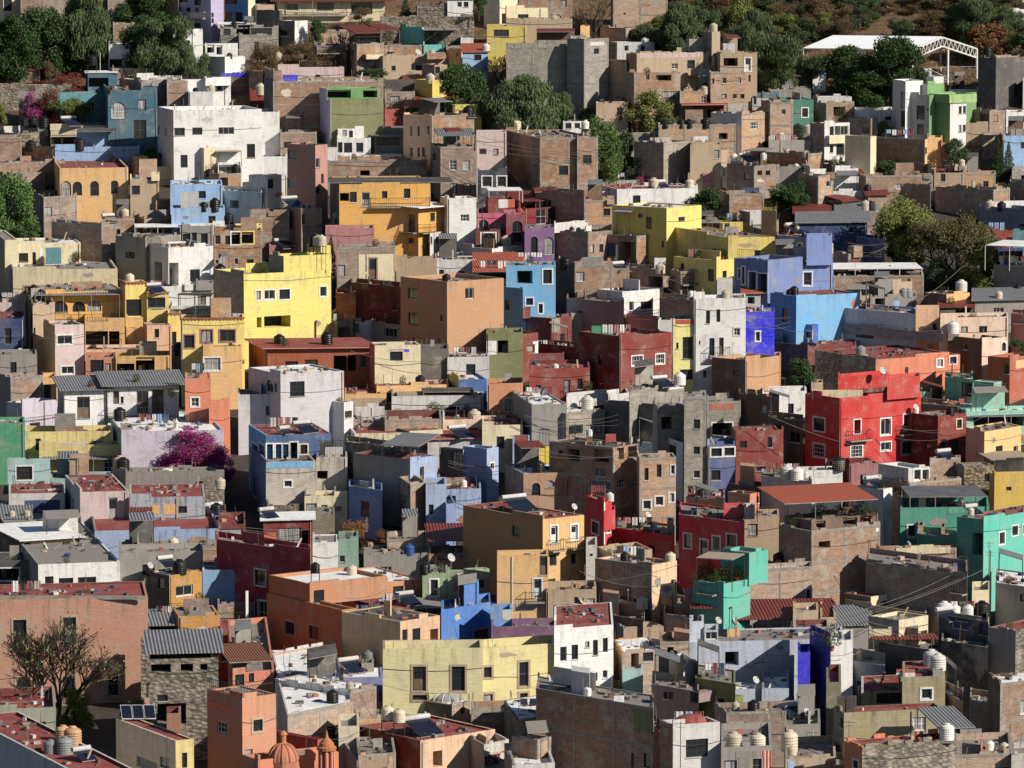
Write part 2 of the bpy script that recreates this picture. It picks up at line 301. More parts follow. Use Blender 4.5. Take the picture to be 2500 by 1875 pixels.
def make_window(par, A, u, n, s0, s1, z0, z1, ty, dep, rr):
    P = lambda s, z, o=0: Vector((A.x + u.x * s + n.x * o, A.y + u.y * s + n.y * o, z))
    org = par.location; W, H = s1 - s0, z1 - z0
    void = 'o' in ty
    up = Vector((0, 0, 1)); fr = MB()
    fk = 'white' if ('g' in ty and rr.random() < .3) or ('w' in ty and not void and rr.random() < .5) else rr.choice(['metal', 'metal', 'brown', 'metal', 'lgrey', 'dgrey'])
    t = max(.05, min(.08, W * .1)); din = min(dep - .02, .13)
    name = 'door' if 'd' in ty else 'window'
    if not void:
        for (a, b, c, d) in ((s0, s0 + t, z0, z1), (s1 - t, s1, z0, z1), (s0, s1, z0, z0 + t), (s0, s1, z1 - t, z1)):
            fr.box(P(a, c, -din - .03), u * (b - a), -n * -.05, up * (d - c), fk)
        nv = max(1, round(W / (.38 if 'g' in ty else .75))) ; nh = max(1, round(H / (.42 if 'g' in ty else 1.1)))
        if W < .45 and 'g' not in ty: nv = 1
        tt = .035
        for q in range(1, nv): x = s0 + W * q / nv; fr.box(P(x - tt / 2, z0, -din - .02), u * tt, n * .04, up * H, fk)
        for q in range(1, nh): z = z0 + H * q / nh; fr.box(P(s0, z - tt / 2, -din - .022), u * W, n * .04, up * tt, fk)
    tm = next((TRIM[c] for c in ty if c in TRIM), None)
    if tm:
        e = .13 if tm != 'tan' else .17
        for (a, b, c, d) in ((s0 - e, s0, z0 - e, z1 + e), (s1, s1 + e, z0 - e, z1 + e), (s0, s1, z0 - e, z0), (s0, s1, z1, z1 + e)):
            fr.box(P(a, c, -.01), u * (b - a), n * .05, up * (d - c), tm)
    elif not void and rr.random() < .6:
        fr.box(P(s0 - .05, z0 - .06, -.02), u * (W + .1), n * .09, up * .06, rr.choice(['conc', 'lgrey', 'white']))
    if void:
        g = MB(); D = dep
        g.face([P(s0, z0, -D), P(s1, z0, -D), P(s1, z1, -D), P(s0, z1, -D)], 'void')
        if rr.random() < .5 and W > .9:
            for q in range(rr.randint(1, 3)):
                x = s0 + rr.random() * W * .7; hh = rr.uniform(.3, .8) * H; g.box(P(x, z0, -D * .8), u * rr.uniform(.2, .5), n * .3, up * hh, rr.choice(['grey', 'brown', 'lgrey', 'dblue']))
        g.obj('opening', par, org)
        if fr.f: fr.obj('frame', par, org)
        return
    o = fr.obj(name, par, org)
    g = MB(); k = 'glass' if rr.random() < .85 else 'curtain'
    if 'd' in ty and rr.random() < .5 and 'w' not in ty: k = 'brown'
    if 'd' in ty and 'w' in ty: k = 'white'
    g.face([P(s0, z0, -din), P(s1, z0, -din), P(s1, z1, -din), P(s0, z1, -din)], k)
    if 'd' in ty and k != 'glass':
        g.face([P(s0 + .12, z0 + H * .5, -din + .015), P(s1 - .12, z0 + H * .5, -din + .015), P(s1 - .12, z1 - .15, -din + .015), P(s0 + .12, z1 - .15, -din + .015)], 'glass')
    c = g.obj('pane', None, org); c.location = (0, 0, 0); c.parent = o
class House: pass
def solve(A, d, x, Ymax=None):
    """t so that A + t*d projects at pixel column x"""
    # column of point p: x = 1250 + F*X/depth ; depth = p.y*cosP + (CZ-p.z)*... use FW dot
    k = (x - 1250) / F; dep0 = (A - CAM).dot(FW); dd = Vector((d.x, d.y, 0)).dot(FW)
    den = d.x - k * dd
    if abs(den) < 1e-6: return 0
    return (k * dep0 - A.x) / den
def xpix(p): q = p - CAM; return 1250 + F * q.x / q.dot(FW)
def ypix(p): q = p - CAM; return 937.5 - F * q.dot(UP) / q.dot(FW)
def build_box(root, C, zt, zb, a, xl, xc, xr, mL, mR, roof, o, ws, rr, part=None, isB=False):
    h = House(); h.root = root; org = root.location
    mpp = (C - CAM).dot(FW) / F                       # metres per source px
    pL, pR = (xc - xl) * mpp, (xr - xc) * mpp
    dpd = 8. if roof in ('rred', 'rwhite') else 5.
    if isB: dpd = 2.5
    dp = float(o.get('dp', dpd))
    if a is None:
        a = R(12) if pL < .12 * pR else (R(64) if pR < .12 * pL else max(R(20), min(R(70), math.atan2(pL, pR))))
    if pR < .12 * pL: a = min(a, R(46))
    elif pL > .12 * pR: a = min(a, R(50))
    view = Vector(((xc - 1250) / F, 1, 0)).normalized()
    u = Vector((math.cos(a), math.sin(a), 0)); v = Vector((-math.sin(a), math.cos(a), 0))
    if pR < .25:                                     # only the left face shows
        u = view.copy(); tR = dp
    else:
        tR = solve(C, u, xr)
        if tR > 26: u = Vector((math.cos(a * .4), math.sin(a * .4), 0)); tR = solve(C, u, xr)
    if pL < .25:
        v = view.copy(); tL = dp
    else:
        tL = solve(C, v, xl); lim = dp * 1.5 if pL < pR * .3 else 18
        if tL < 2.2 and not isB or tL > lim or tL <= 0:
            tgt = max(dp if tL < 2.2 else lim, pL * 1.05); b = math.asin(min(.98, pL / tgt)); v = Vector((-math.sin(b), math.cos(b), 0)); tL = solve(C, v, xl)
    if tL <= 0.3: tL = .5
    if tR <= 0.3: tR = .5
    C = Vector((C.x, C.y, 0)); Pr = C + u * tR; Pl = C + v * tL; Pb = Pr + v * tL
    h.C, h.u, h.v, h.tL, h.tR, h.zt, h.zb = C, u, v, tL, tR, zt, zb
    h.nR = Vector((u.y, -u.x, 0)); h.nL = Vector((-v.y, v.x, 0)); h.xl, h.xc, h.xr = xl, xc, xr
    if h.nR.y > 0: h.nR = -h.nR
    if h.nL.dot(u) > 0: h.nL = -h.nL
    sheet = roof in ('corr', 'redcorr', 'tile') or 'eave' in o
    p = 0 if sheet else float(o.get('p', .3 if isB else .45)); p = min(p, (zt - zb) * .5)
    h.zr = zt - p; h.wr = None
    # windows
    if not isB and not ws and (xr - xl) * mpp > 3 and zt - terr(C.y) > 2.8 and mR[:5] != 'stone' and dp > 3.5 and rr.random() < .7:
        ws = list(ws); useR = pR >= .25; x0_, x1_ = (xc, xr) if useR else (xl, xc); yt_ = ypix(Vector((C.x, C.y, zt)))
        for q in range(rr.randint(1, 3)):
            ws.append((x0_ + (x1_ - x0_) * rr.uniform(.12, .88), yt_ + rr.uniform(1.1, 1.7) / mpp + (0 if rr.random() < .8 else 2.7 / mpp), rr.uniform(.5, 1.1) / mpp, rr.uniform(.6, 1.2) / mpp, rr.choice(['n', 'n', 'n', 'g', 'o'])))
    rects = {'R': [], 'L': []}; wl = []
    for (x, y, w_, h_, ty) in ws:
        f = 'R' if (x >= xc and pR >= .25) or pL < .25 else 'L'
        d, A, T = (u, C, tR) if f == 'R' else (v, C, tL)
        s = solve(C, d, x); s0_, s1_ = solve(C, d, x - w_ / 2), solve(C, d, x + w_ / 2)
        W = abs(s1_ - s0_); W = min(W, T * .92); s = min(max(s, W / 2 + .08), T - W / 2 - .08)
        pt = C + d * s; zc = atY(x, y, pt.y).z; mp2 = (Vector((pt.x, pt.y, zc)) - CAM).dot(FW) / F; H = h_ * mp2
        z0, z1 = zc - H / 2, zc + H / 2
        if z1 > zt - .12: z1 = zt - .12
        if z0 < zb + .1 or z1 - z0 < .2 or W < .15: continue
        s0, s1 = s - W / 2, s + W / 2
        if any(not (s1 + .04 < q[0] or s0 - .04 > q[1] or z1 + .04 < q[2] or z0 - .04 > q[3]) for q in rects[f]): continue
        dep = min(2.2, (tL if f == 'R' else tR) * .6) if 'o' in ty else .27
        if 'r' in ty or 'a' in ty: arch = 2 if 'r' in ty else 1
        else: arch = 0
        rects[f].append((s0, s1, z0, z1, arch, dep)); wl.append((f, s0, s1, z0, z1, ty, dep))
    h.wr = rects
    mb = MB()
    # outward normals: wallface normal is right-hand of A->B, so R face C->Pr ; L face Pl->C
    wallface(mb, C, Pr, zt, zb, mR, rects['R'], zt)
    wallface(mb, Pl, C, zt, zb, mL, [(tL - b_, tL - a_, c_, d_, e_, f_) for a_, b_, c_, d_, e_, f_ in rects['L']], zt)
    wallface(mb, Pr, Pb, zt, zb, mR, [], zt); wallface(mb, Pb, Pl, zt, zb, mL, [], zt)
    foot = [C, Pr, Pb, Pl]; cen = sum(foot, Vector()) / 4
    rk = 'roof_' + roof if roof.startswith('r') and roof != 'redcorr' else roof
    rf = MB()
    if not sheet:
        th = min(.18, tL * .2, tR * .2)
        inn = [C + u * th + v * th, Pr - u * th + v * th, Pb - u * th - v * th, Pl + u * th - v * th]
        for i in range(4):
            j = (i + 1) % 4; k = mR if i in (0, 1) else mL
            if k in ('brick', 'adobe'): k = 'conc'
            mb.face([Vector((foot[i].x, foot[i].y, zt)), Vector((foot[j].x, foot[j].y, zt)), Vector((inn[j].x, inn[j].y, zt)), Vector((inn[i].x, inn[i].y, zt))], k)
            if p > .02: mb.face([Vector((inn[j].x, inn[j].y, zt)), Vector((inn[j].x, inn[j].y, h.zr - .02)), Vector((inn[i].x, inn[i].y, h.zr - .02)), Vector((inn[i].x, inn[i].y, zt))], mR if roof != 'rred' else 'dred')
        rf.face([Vector((q.x, q.y, h.zr)) for q in inn], rk)
        # broken, stepped tops: odd courses and piers left on the parapets
        rough = mR in ('brick', 'adobe', 'conc', 'tan', 'stone', 'stone2', 'stone3', 'whitey', 'grey', 'brown')
        for (A_, d_, T_, k_) in ((C, u, tR, mR), (C, v, tL, mL), (Pl, u, tR, mL)):
            if T_ < 1.6: continue
            if rough and rr.random() < .8:
                s_ = rr.uniform(0, .6)
                while s_ < T_ - .3:
                    L_ = min(rr.uniform(.25, 1.6), T_ - s_)
                    if rr.random() < .55:
                        q_ = A_ + d_ * s_; i_ = (cen - A_); w__ = v if d_ is u else u
                        if A_ is Pl: w__ = -v
                        mb.box((q_.x + .002, q_.y + .003, zt + .001), d_ * L_, w__ * th, (0, 0, rr.choice([.08, .12, .2, .3, .16])), k_)
                    s_ += L_ + rr.uniform(.05, .8)
            elif rr.random() < .45 and A_ is not Pl:
                a0 = rr.choice([0, rr.uniform(.2, .7) * T_]); L_ = rr.uniform(.2, .45) * T_; q_ = A_ + d_ * a0; w__ = v if d_ is u else u
                mb.box((q_.x + .002, q_.y + .003, zt + .001), d_ * min(L_, T_ - a0), w__ * th, (0, 0, rr.uniform(.12, .4)), k_)
        # drain-dirt, slabs, pipes and bricks left about
        if not isB and tR > 2 and tL > 2:
            area = tL * tR
            if roof in ('rgrey', 'rtan', 'rdark') and area > 14 and rr.random() < .55:
                ax, bx = (u, v) if rr.random() < .6 else (v, u); TA, TB = (tR, tL) if ax is u else (tL, tR)
                s_ = rr.uniform(.25, .75) * TB; a0, a1 = sorted((rr.uniform(.1, .5) * TA, rr.uniform(.5, .9) * TA)); q_ = C + bx * s_ + ax * a0
                pw = MB(); pw.box((q_.x, q_.y, h.zr + .004), ax * (a1 - a0), bx * .15, (0, 0, rr.uniform(.4, 1.25)), rr.choice(['brick', 'conc', 'grey', 'lgrey', mR])); pw.obj('partition_wall', root, org)
            if area > 16 and roof != 'rred' and rr.random() < .16:
                s0_ = rr.uniform(.05, .45) * tR; L_ = rr.uniform(.3, .5) * tR; W_ = min(2.6, tL * .55); t0 = tL * .4; z_ = h.zr + rr.uniform(1.9, 2.3); k_ = rr.choice(['corr', 'redcorr', 'roof_rgrey', 'corr', 'roof_rdark']); lt = MB(); P_ = lambda s, t, z: (C.x + u.x * s + v.x * t, C.y + u.y * s + v.y * t, z)
                q4 = [P_(s0_, t0, z_), P_(s0_ + L_, t0, z_), P_(s0_ + L_, t0 + W_, z_ + .35), P_(s0_, t0 + W_, z_ + .35)]; up_ = Vector((0, 0, .05))
                lt.face([Vector(q) + up_ for q in q4], k_); lt.face(q4[::-1], 'brown')
                for i_ in range(4): lt.face([q4[i_], q4[(i_ + 1) % 4], Vector(q4[(i_ + 1) % 4]) + up_, Vector(q4[i_]) + up_], 'grey')
                lo_ = lt.obj('lean_to_roof', root, org); lt = MB(); lt.box(P_(s0_, t0 + W_ - .1, h.zr + .005), u * L_, v * .1, (0, 0, z_ + .2 - h.zr), rr.choice(['brown', 'dgrey', 'grey', mR])); c_ = lt.obj('back_panel', None, org); c_.location = (0, 0, 0); c_.parent = lo_
                for f_ in (.02, .98): lt = MB(); q_ = P_(s0_ + L_ * f_, t0 + .05, h.zr); lt.tube(q_, (q_[0], q_[1], z_), .04, .04, 'metal', 4); c_ = lt.obj('post', None, org); c_.location = (0, 0, 0); c_.parent = lo_
            if area > 26 and 'x' not in o and rr.random() < .22 and roof in ('rgrey', 'rtan', 'rwhite'):
                q_ = C + u * rr.uniform(.15, .6) * tR + v * rr.uniform(.35, .6) * tL; sh = MB(); hh_ = rr.uniform(1.5, 2.2); k_ = rr.choice(['brick', 'conc', mR, 'lgrey', 'adobe'])
                sh.box((q_.x, q_.y, h.zr + .004), u * rr.uniform(1.4, 2.2), v * min(1.8, tL * .3), (0, 0, hh_), k_); sh.obj('stair_head', root, org)
            for q in range(int(min(9, area * .1))):
                pt = C + u * rr.uniform(.1, .9) * tR + v * rr.uniform(.15, .9) * tL; z_ = rr.uniform(.5, 1.6); lx, ly = rr.uniform(-.5, .5), rr.uniform(-.3, .3)
                if rr.random() < .85: rf.tube((pt.x, pt.y, h.zr), (pt.x + lx * .3, pt.y, h.zr + z_), .025, .02, rr.choice(['metal', 'brown', 'grey']), 4)
                else: rf.box((pt.x, pt.y, h.zr), (.14, .03, 0), (lx, ly, z_ * .7), (0, .05, 0), rr.choice(['brown', 'tan', 'grey', 'lgrey']))
            for q in range(int(min(34, area * .42))):
                s_, t_ = rr.uniform(.1, .9) * tR, rr.uniform(.12, .9) * tL; pt = C + u * s_ + v * t_
                rf.cbox((pt.x, pt.y, h.zr + .002), (rr.uniform(.1, .7), rr.uniform(.1, .5), rr.uniform(.04, .28)), rr.choice(['conc', 'brick', 'grey', 'brown', 'lgrey', 'tan', 'dgrey', 'brown', 'dgrey', 'black', 'dblue', 'terra']), rr.random() * 3)
            if rr.random() < .5:
                a0, b0 = C + u * tR * rr.random() + v * tL * rr.uniform(.2, .8), C + u * tR * rr.random() + v * tL * rr.uniform(.2, .8)
                rf.tube((a0.x, a0.y, h.zr + .06), (b0.x, b0.y, h.zr + .06), .03, .03, rr.choice(['white', 'grey']), 4)
    else:
        e = float(o.get('eave', .25)); sl_ = .16 if roof in ('tile', 'redcorr', 'corr') else .03
        q = [C - u * e - v * e, Pr + u * e - v * e, Pb + u * e + v * e * .2, Pl - u * e + v * e * .2]; zz = [zt - e * sl_, zt - e * sl_, zt + tL * sl_, zt + tL * sl_]
        if roof in ('corr', 'redcorr', 'tile') and pR < .25: zz = [zt, zt + tR * sl_, zt + tR * sl_, zt]
        th = .09 if roof != 'tile' else .16
        tp = [Vector((a_.x, a_.y, z_ + th)) for a_, z_ in zip(q, zz)]; bt = [Vector((a_.x, a_.y, z_)) for a_, z_ in zip(q, zz)]
        rf.face(tp, rk)
        ek = {'redcorr': 'redcorr', 'corr': 'corr', 'tile': 'terra', 'rwhite': 'white', 'rred': 'salmon'}.get(roof, 'grey')
        for i in range(4): j = (i + 1) % 4; rf.face([bt[i], bt[j], tp[j], tp[i]], ek)
        rf.face(bt[::-1], 'brown')
        # gable fill under the raised back
        wallface(mb, Pb, Pl, max(zz) , zt, mL, [], zt) if max(zz) > zt + .05 else None
    nm = 'wall' if not isB else 'rooftop_room'
    wo = mb.obj(nm, root, org)
    par = root
    if isB:
        ro = rf.obj('room_roof', None, org)
        if ro: ro.location = (0, 0, 0); ro.parent = wo
        par = wo
    else: rf.obj('roof', root, org)
    class P_: pass
    for (f, s0, s1, z0, z1, ty, dep) in wl:
        d, n = (u, h.nR) if f == 'R' else (v, h.nL)
        pp = par
        if isB:   # sub-part: a single mesh under the room
            kids0 = None
        make_window_under(pp, org, C, d, n, s0, s1, z0, z1, ty, dep, rr, isB)
    # concrete frame on brick, bands
    fr = MB()
    if (mR in ('brick', 'adobe', 'conc', 'rbrickb') or mL in ('brick', 'adobe')) and not isB:
        for f, d, n, T, k in (('R', u, h.nR, tR, mR), ('L', v, h.nL, tL, mL)):
            if k not in ('brick', 'adobe', 'conc', 'rbrickb') or T < 1.5: continue
            nv = max(1, round(T / 3.4)); xs = [min(T - .1, max(.1, T * i / nv)) for i in range(nv + 1)]
            zs = [zt - .1 - 2.7 * i for i in range(6) if zt - .1 - 2.7 * i > zb + 1]
            def ok(a0, a1, c0, c1): return not any(not (a1 < q[0] - .02 or a0 > q[1] + .02 or c1 < q[2] - .02 or c0 > q[3] + .02) for q in rects[f])
            for x in xs:
                for z1_, z0_ in zip(zs, zs[1:] + [zb]):
                    if ok(x - .1, x + .1, z0_, z1_):
                        a_ = C + d * (x - .09) + n * -.02; fr.box((a_.x, a_.y, z0_ + .11), d * .18, n * .045, (0, 0, z1_ - z0_ - .22), 'conc')
            for z in zs:
                for i in range(nv):
                    a0, a1 = T * i / nv, T * (i + 1) / nv
                    if ok(a0, a1, z - .1, z + .1):
                        a_ = C + d * a0 + n * -.02; fr.box((a_.x, a_.y, z - .11), d * (a1 - a0), n * .05, (0, 0, .2), 'conc')
        fr.obj('concrete_frame', root, org)
        if rr.random() < .5 and not sheet:
            rb = MB()
            for q in (C, Pr, Pb, Pl, (C + Pr) / 2):
                if rr.random() < .7:
                    for k in range(4):
                        c = Vector((q.x, q.y, 0)) + (cen - q).normalized() * .12
                        x0, y0 = c.x + (k % 2) * .1, c.y + (k // 2) * .1; rb.tube((x0, y0, zt - .02), (x0 + rr.uniform(-.06, .06), y0, zt + rr.uniform(.3, .8)), .018, .018, 'brown', 3)
            rb.obj('rebar', root, org)
    elif not isB and rr.random() < .45 and tR > 2.5 and pR > .5:
        dp_ = MB(); x = rr.choice([.15, tR - .2, tR * rr.random()])
        if not any(q[0] - .1 < x < q[1] + .1 for q in rects['R']):
            a_ = C + u * x + h.nR * .05; dp_.tube((a_.x, a_.y, zb), (a_.x, a_.y, zt - .1), .045, .045, rr.choice(['lgrey', 'brown', 'tan', 'grey']), 5); dp_.obj('drain_pipe', root, org)
    if o.get('dent'):
        dt = MB()
        for f, d, n, T in (('R', u, h.nR, tR), ('L', v, h.nL, tL)):
            a_ = C - d * .06 - n * .02; dt.box((a_.x, a_.y, zt + .003), d * (T + .12), n * .16, (0, 0, .1), 'terra')
            k = 0.
            while k < T: a_ = C + d * k - n * .015; dt.box((a_.x, a_.y, zt - .16), d * .16, n * .11, (0, 0, .155), 'terra'); k += .36
        dt.obj('cornice', root, org)
    elif not isB and not sheet and rr.random() < .0 and mR not in ('brick', 'adobe', 'conc', 'stone', 'stone2', 'stone_shaded'):
        dt = MB(); k = rr.choice(['conc', 'lgrey', mR, 'terra', 'white', 'dgrey'])
        for d, n, T in ((u, h.nR, tR), (v, h.nL, tL)):
            a_ = C - n * .1; dt.box((a_.x, a_.y, zt + .003), d * T, n * .15, (0, 0, .06), k)
        dt.obj('coping', root, org)
    if not isB and tR > 3 and pR > .5 and zt - terr(C.y) > 2.5 and mR[:5] != 'stone' and mR != 'salmonw' and rr.random() < .35:
        pm = MB()
        for q in range(rr.randint(1, 2)):
            W_ = min(rr.uniform(.8, 2.6), tR * .5); H_ = rr.uniform(.5, 1.6); s_ = rr.uniform(.1, tR - W_ - .1); z_ = zt - rr.uniform(.2, 2.4) - H_; f_ = .25
            if any(not (s_ + W_ < r_[0] - .15 or s_ > r_[1] + .15 or z_ + H_ < r_[2] - .15 or z_ > r_[3] + .15) for r_ in rects['R']): continue
            n_ = 17; pts = []
            for i in range(n_): an = 6.2832 * i / n_; pts.append((s_ + W_ / 2 + W_ / 2 * math.cos(an) * rr.uniform(.45, 1), z_ + H_ / 2 + H_ / 2 * math.sin(an) * rr.uniform(.45, 1)))
            k_ = rr.choice(['grey', 'tan', 'conc', 'lgrey', 'brick', 'brickc', 'cream3'])
            pm.face([Vector((C.x + u.x * a_ + h.nR.x * .012, C.y + u.y * a_ + h.nR.y * .012, b_)) for a_, b_ in pts], k_, pts)
        pm.obj('plaster_patch', root, org)
    # electric meter wires and stains: thin cable across facade
    if not isB and pR > 2 and rr.random() < .5:
        cb = MB(); z = zt - rr.uniform(.4, 2.2); n_ = 6; A_ = None
        for i in range(n_ + 1):
            s_ = tR * i / n_; a_ = C + u * s_ + h.nR * .04; q = Vector((a_.x, a_.y, z - .25 * math.sin(math.pi * i / n_) * rr.uniform(.7, 1)))
            if A_ is not None: cb.tube(A_, q, .02, .02, 'metal', 3)
            A_ = q
        cb.obj('facade_cable', root, org)
    return h
def make_window_under(pp, org, C, d, n, s0, s1, z0, z1, ty, dep, rr, isB):
    class T: pass
    if isB:
        # build in parent-of-room coordinates, flattened into one sub-part mesh
        t = T(); t.location = org
        n0 = set(bpy.data.objects)
        tmp = bpy.data.objects.new('tmp', None); tmp.location = org
        make_window(tmp, C, d, n, s0, s1, z0, z1, ty, dep, rr)
        for q in list(tmp.children):
            ks = list(q.children)
            q.parent = pp
            if ks:      # join the pane into the window mesh
                a, b = q.data, ks[0].data; vs = [v.co[:] for v in a.vertices]; off = len(vs); vs += [v.co[:] for v in b.vertices]
                fs = [tuple(p.vertices) for p in a.polygons] + [tuple(i + off for i in p.vertices) for p in b.polygons]
                me = bpy.data.meshes.new('window'); me.from_pydata(vs, [], fs)
                ml = list(a.materials); mi = [p.material_index for p in a.polygons]; bo = len(ml); ml += list(b.materials); mi += [p.material_index + bo for p in b.polygons]
                for m_ in ml: me.materials.append(m_)
                me.polygons.foreach_set('material_index', mi); me.uv_layers.new(name='UVMap'); q.data = me
                bpy.data.objects.remove(ks[0])
        bpy.data.objects.remove(tmp)
    else: make_window(pp, C, d, n, s0, s1, z0, z1, ty, dep, rr)
# ------------------------------------------------ small things
USED = {}
SMALL = []
def shorten(lab, n):
    w_ = lab.split()
    if len(w_) <= n: return lab
    w_ = w_[:n]
    while w_[-1] in PREP or w_[-1] in ('a', 'the', 'and', 'its', 'one', 'two', 'three', 'white', 'dark'): w_.pop()
    return ' '.join(w_)
def reg(o, what, host, x, y): SMALL.append((o, what, host, x, y))
def finish_labels():
    from collections import defaultdict
    g = defaultdict(list)
    for e in SMALL: g[(e[1], shorten(e[2], 10))].append(e)
    for (what, host), L in g.items():
        L.sort(key=lambda e: (e[3], e[4])); n = len(L)
        for i, e in enumerate(L):
            if n == 1: pre = ''
            elif i == 0: pre = 'leftmost '
            elif i == n - 1: pre = 'rightmost '
            elif n == 3: pre = 'middle '
            else: pre = ['', 'second', 'third', 'fourth', 'fifth', 'sixth', 'seventh', 'eighth', 'ninth', 'tenth'][min(i, 9)] + ' from left '
            lab = f'{pre}{what} on the {host}'
            e[0]['label'] = shorten(lab, 16)
def roofspot(hl, x, y):
    """point on a roof plane of the last house (or its rooms) seen at pixel x,y ; returns (point, roofz, height gap)"""
    best = None
    for h in reversed(hl):
        d = ray(x, y); t = (h.zr - CZ) / d.z if d.z < 0 else 1e9; p = CAM + d * t
        r = Vector((p.x, p.y, 0)) - h.C; det = h.u.x * h.v.y - h.u.y * h.v.x
        s = (r.x * h.v.y - r.y * h.v.x) / det; q = (h.u.x * r.y - h.u.y * r.x) / det
        if -.05 * h.tR <= s <= 1.05 * h.tR and -.05 * h.tL <= q <= 1.05 * h.tL: 
            s = min(max(s, .5), h.tR - .5) if h.tR > 1.2 else h.tR / 2; q = min(max(q, .5), h.tL - .5) if h.tL > 1.2 else h.tL / 2
            p = h.C + h.u * s + h.v * q; return Vector((p.x, p.y, h.zr)), 0.
    h = hl[0]
    # walk the depth range of the footprint along this pixel column
    best = None
    for i in range(9):
        for j in range(9):
            p = h.C + h.u * h.tR * (.08 + .84 * i / 8) + h.v * h.tL * (.08 + .84 * j / 8); p.z = h.zr
            e = abs(xpix(p) - x) + abs(ypix(p) - y) * .35
            if best is None or e < best[0]: best = (e, p.copy())
    p = best[1]; z = atY(x, y, p.y).z
    return Vector((p.x, p.y, h.zr)), max(0., z - h.zr)
TM = {}
def tank_mesh(k):
    if k in TM: return TM[k]
    mb = MB(); pr = [(.0, 0), (.50, 0), (.52, .03)]
    for i in range(5): z = .06 + i * .135; pr += [(.5, z), (.5, z + .05), (.52, z + .075), (.52, z + .1)]
    pr += [(.5, .74), (.43, .83), (.24, .91), (.2, .92)]
    mb.lathe((0, 0, 0), pr, 'tank_' + k, 20); o = mb.obj('tank_body'); me = o.data; bpy.data.objects.remove(o)
    for p in me.polygons: p.use_smooth = True
    mb = MB(); mb.lathe((0, 0, 0), [(.2, .915), (.21, .93), (.2, .985), (.1, 1.0), (0, 1.0)], 'tank_' + k if k != 'b' else 'tank_b', 14); o = mb.obj('lid'); m2 = o.data; bpy.data.objects.remove(o)
    TM[k] = (me, m2); return TM[k]
CN = {'b': 'black', 'c': 'cream', 'w': 'white', 'g': 'grey', 'p': 'peach', 'o': 'orange tan', 'blue': 'blue'}
def put_tank(hl, x, y, hp, k, s, rr):
    stand = k.endswith('s') and len(k) == 2; k = k[0] if stand else k
    p, gap = roofspot(hl, x, y); mpp = (p - CAM).dot(FW) / F; H = hp / s * mpp
    if stand: gap = H * .48; H *= .52
    H = min(max(H, .65), 1.75)
    e = empty('water_tank', (p.x, p.y, p.z), '', 'water tank', 'water tanks on the rooftops')
    bm_, lm_ = tank_mesh(k); w_ = min(H * .92, 1.25) * rr.uniform(.92, 1.05)
    ob = bpy.data.objects.new('tank_body', bm_); ol = bpy.data.objects.new('lid', lm_)
    for q in (ob, ol): sc.collection.objects.link(q); q.parent = e; q.scale = (w_, w_, H); q.location = (0, 0, gap); q.rotation_euler = (0, 0, rr.random() * 6)
    if gap > .12:
        mb = MB(); r = w_ * .45
        if stand or gap > 1.0:
            for a, b in ((-1, -1), (1, -1), (1, 1), (-1, 1)): mb.tube((a * r, b * r, 0), (a * r, b * r, gap - .03), .03, .03, 'metal', 4)
            mb.cbox((0, 0, gap - .05), (r * 2.2, r * 2.2, .045), 'metal')
        else: mb.cbox((0, 0, 0), (r * 2.1, r * 2.1, gap - .004), rr.choice(['conc', 'brick', 'grey']))
        mb.obj('stand', e)
    reg(e, CN[k] + ' water tank', hl[0].label, x, y)
def put_solar(hl, x, y, wp, s, rr):
    p, gap = roofspot(hl, x, y); mpp = (p - CAM).dot(FW) / F; W = min(max(wp / s * mpp, .9), 2.4)
    e = empty('solar_heater', (p.x, p.y, p.z), '', 'solar heater', 'solar water heaters on the rooftops'); e.rotation_euler = (0, 0, R(38))
    mb = MB(); z0 = gap + .12; d, hh = W * .6, W * .42
    A = [Vector((-W / 2, -d, z0)), Vector((W / 2, -d, z0)), Vector((W / 2, d * .5, z0 + hh)), Vector((-W / 2, d * .5, z0 + hh))]
    mb.face(A, 'panel'); mb.face([q - Vector((0, 0, .06)) for q in A[::-1]], 'grey')
    for i in range(4): j = (i + 1) % 4; mb.face([A[i] - Vector((0, 0, .06)), A[j] - Vector((0, 0, .06)), A[j], A[i]], 'grey')
    mb.obj('collector', e)
    mb = MB(); n = 12; x0, x1 = -W / 2 - .1, W / 2 + .1; c = Vector((0, d * .55, z0 + hh + .12)); r = .19
    ring = lambda X: [Vector((X, c.y + r * math.cos(6.283 * i / n), c.z + r * math.sin(6.283 * i / n))) for i in range(n)]
    a, b = ring(x0), ring(x1)
    for i in range(n): j = (i + 1) % n; mb.face([a[i], a[j], b[j], b[i]], 'lgrey')
    mb.face(a, 'lgrey'); mb.face(b, 'lgrey'); mb.obj('boiler', e)
    mb = MB()
    for X in (-W / 2 + .05, W / 2 - .05):
        mb.tube((X, d * .5, 0), (X, d * .5, z0 + hh), .025, .025, 'steel', 4); mb.tube((X, -d, 0), (X, -d, z0), .025, .025, 'steel', 4)
    mb.obj('stand', e)
    reg(e, 'tilted solar heater', hl[0].label, x, y)
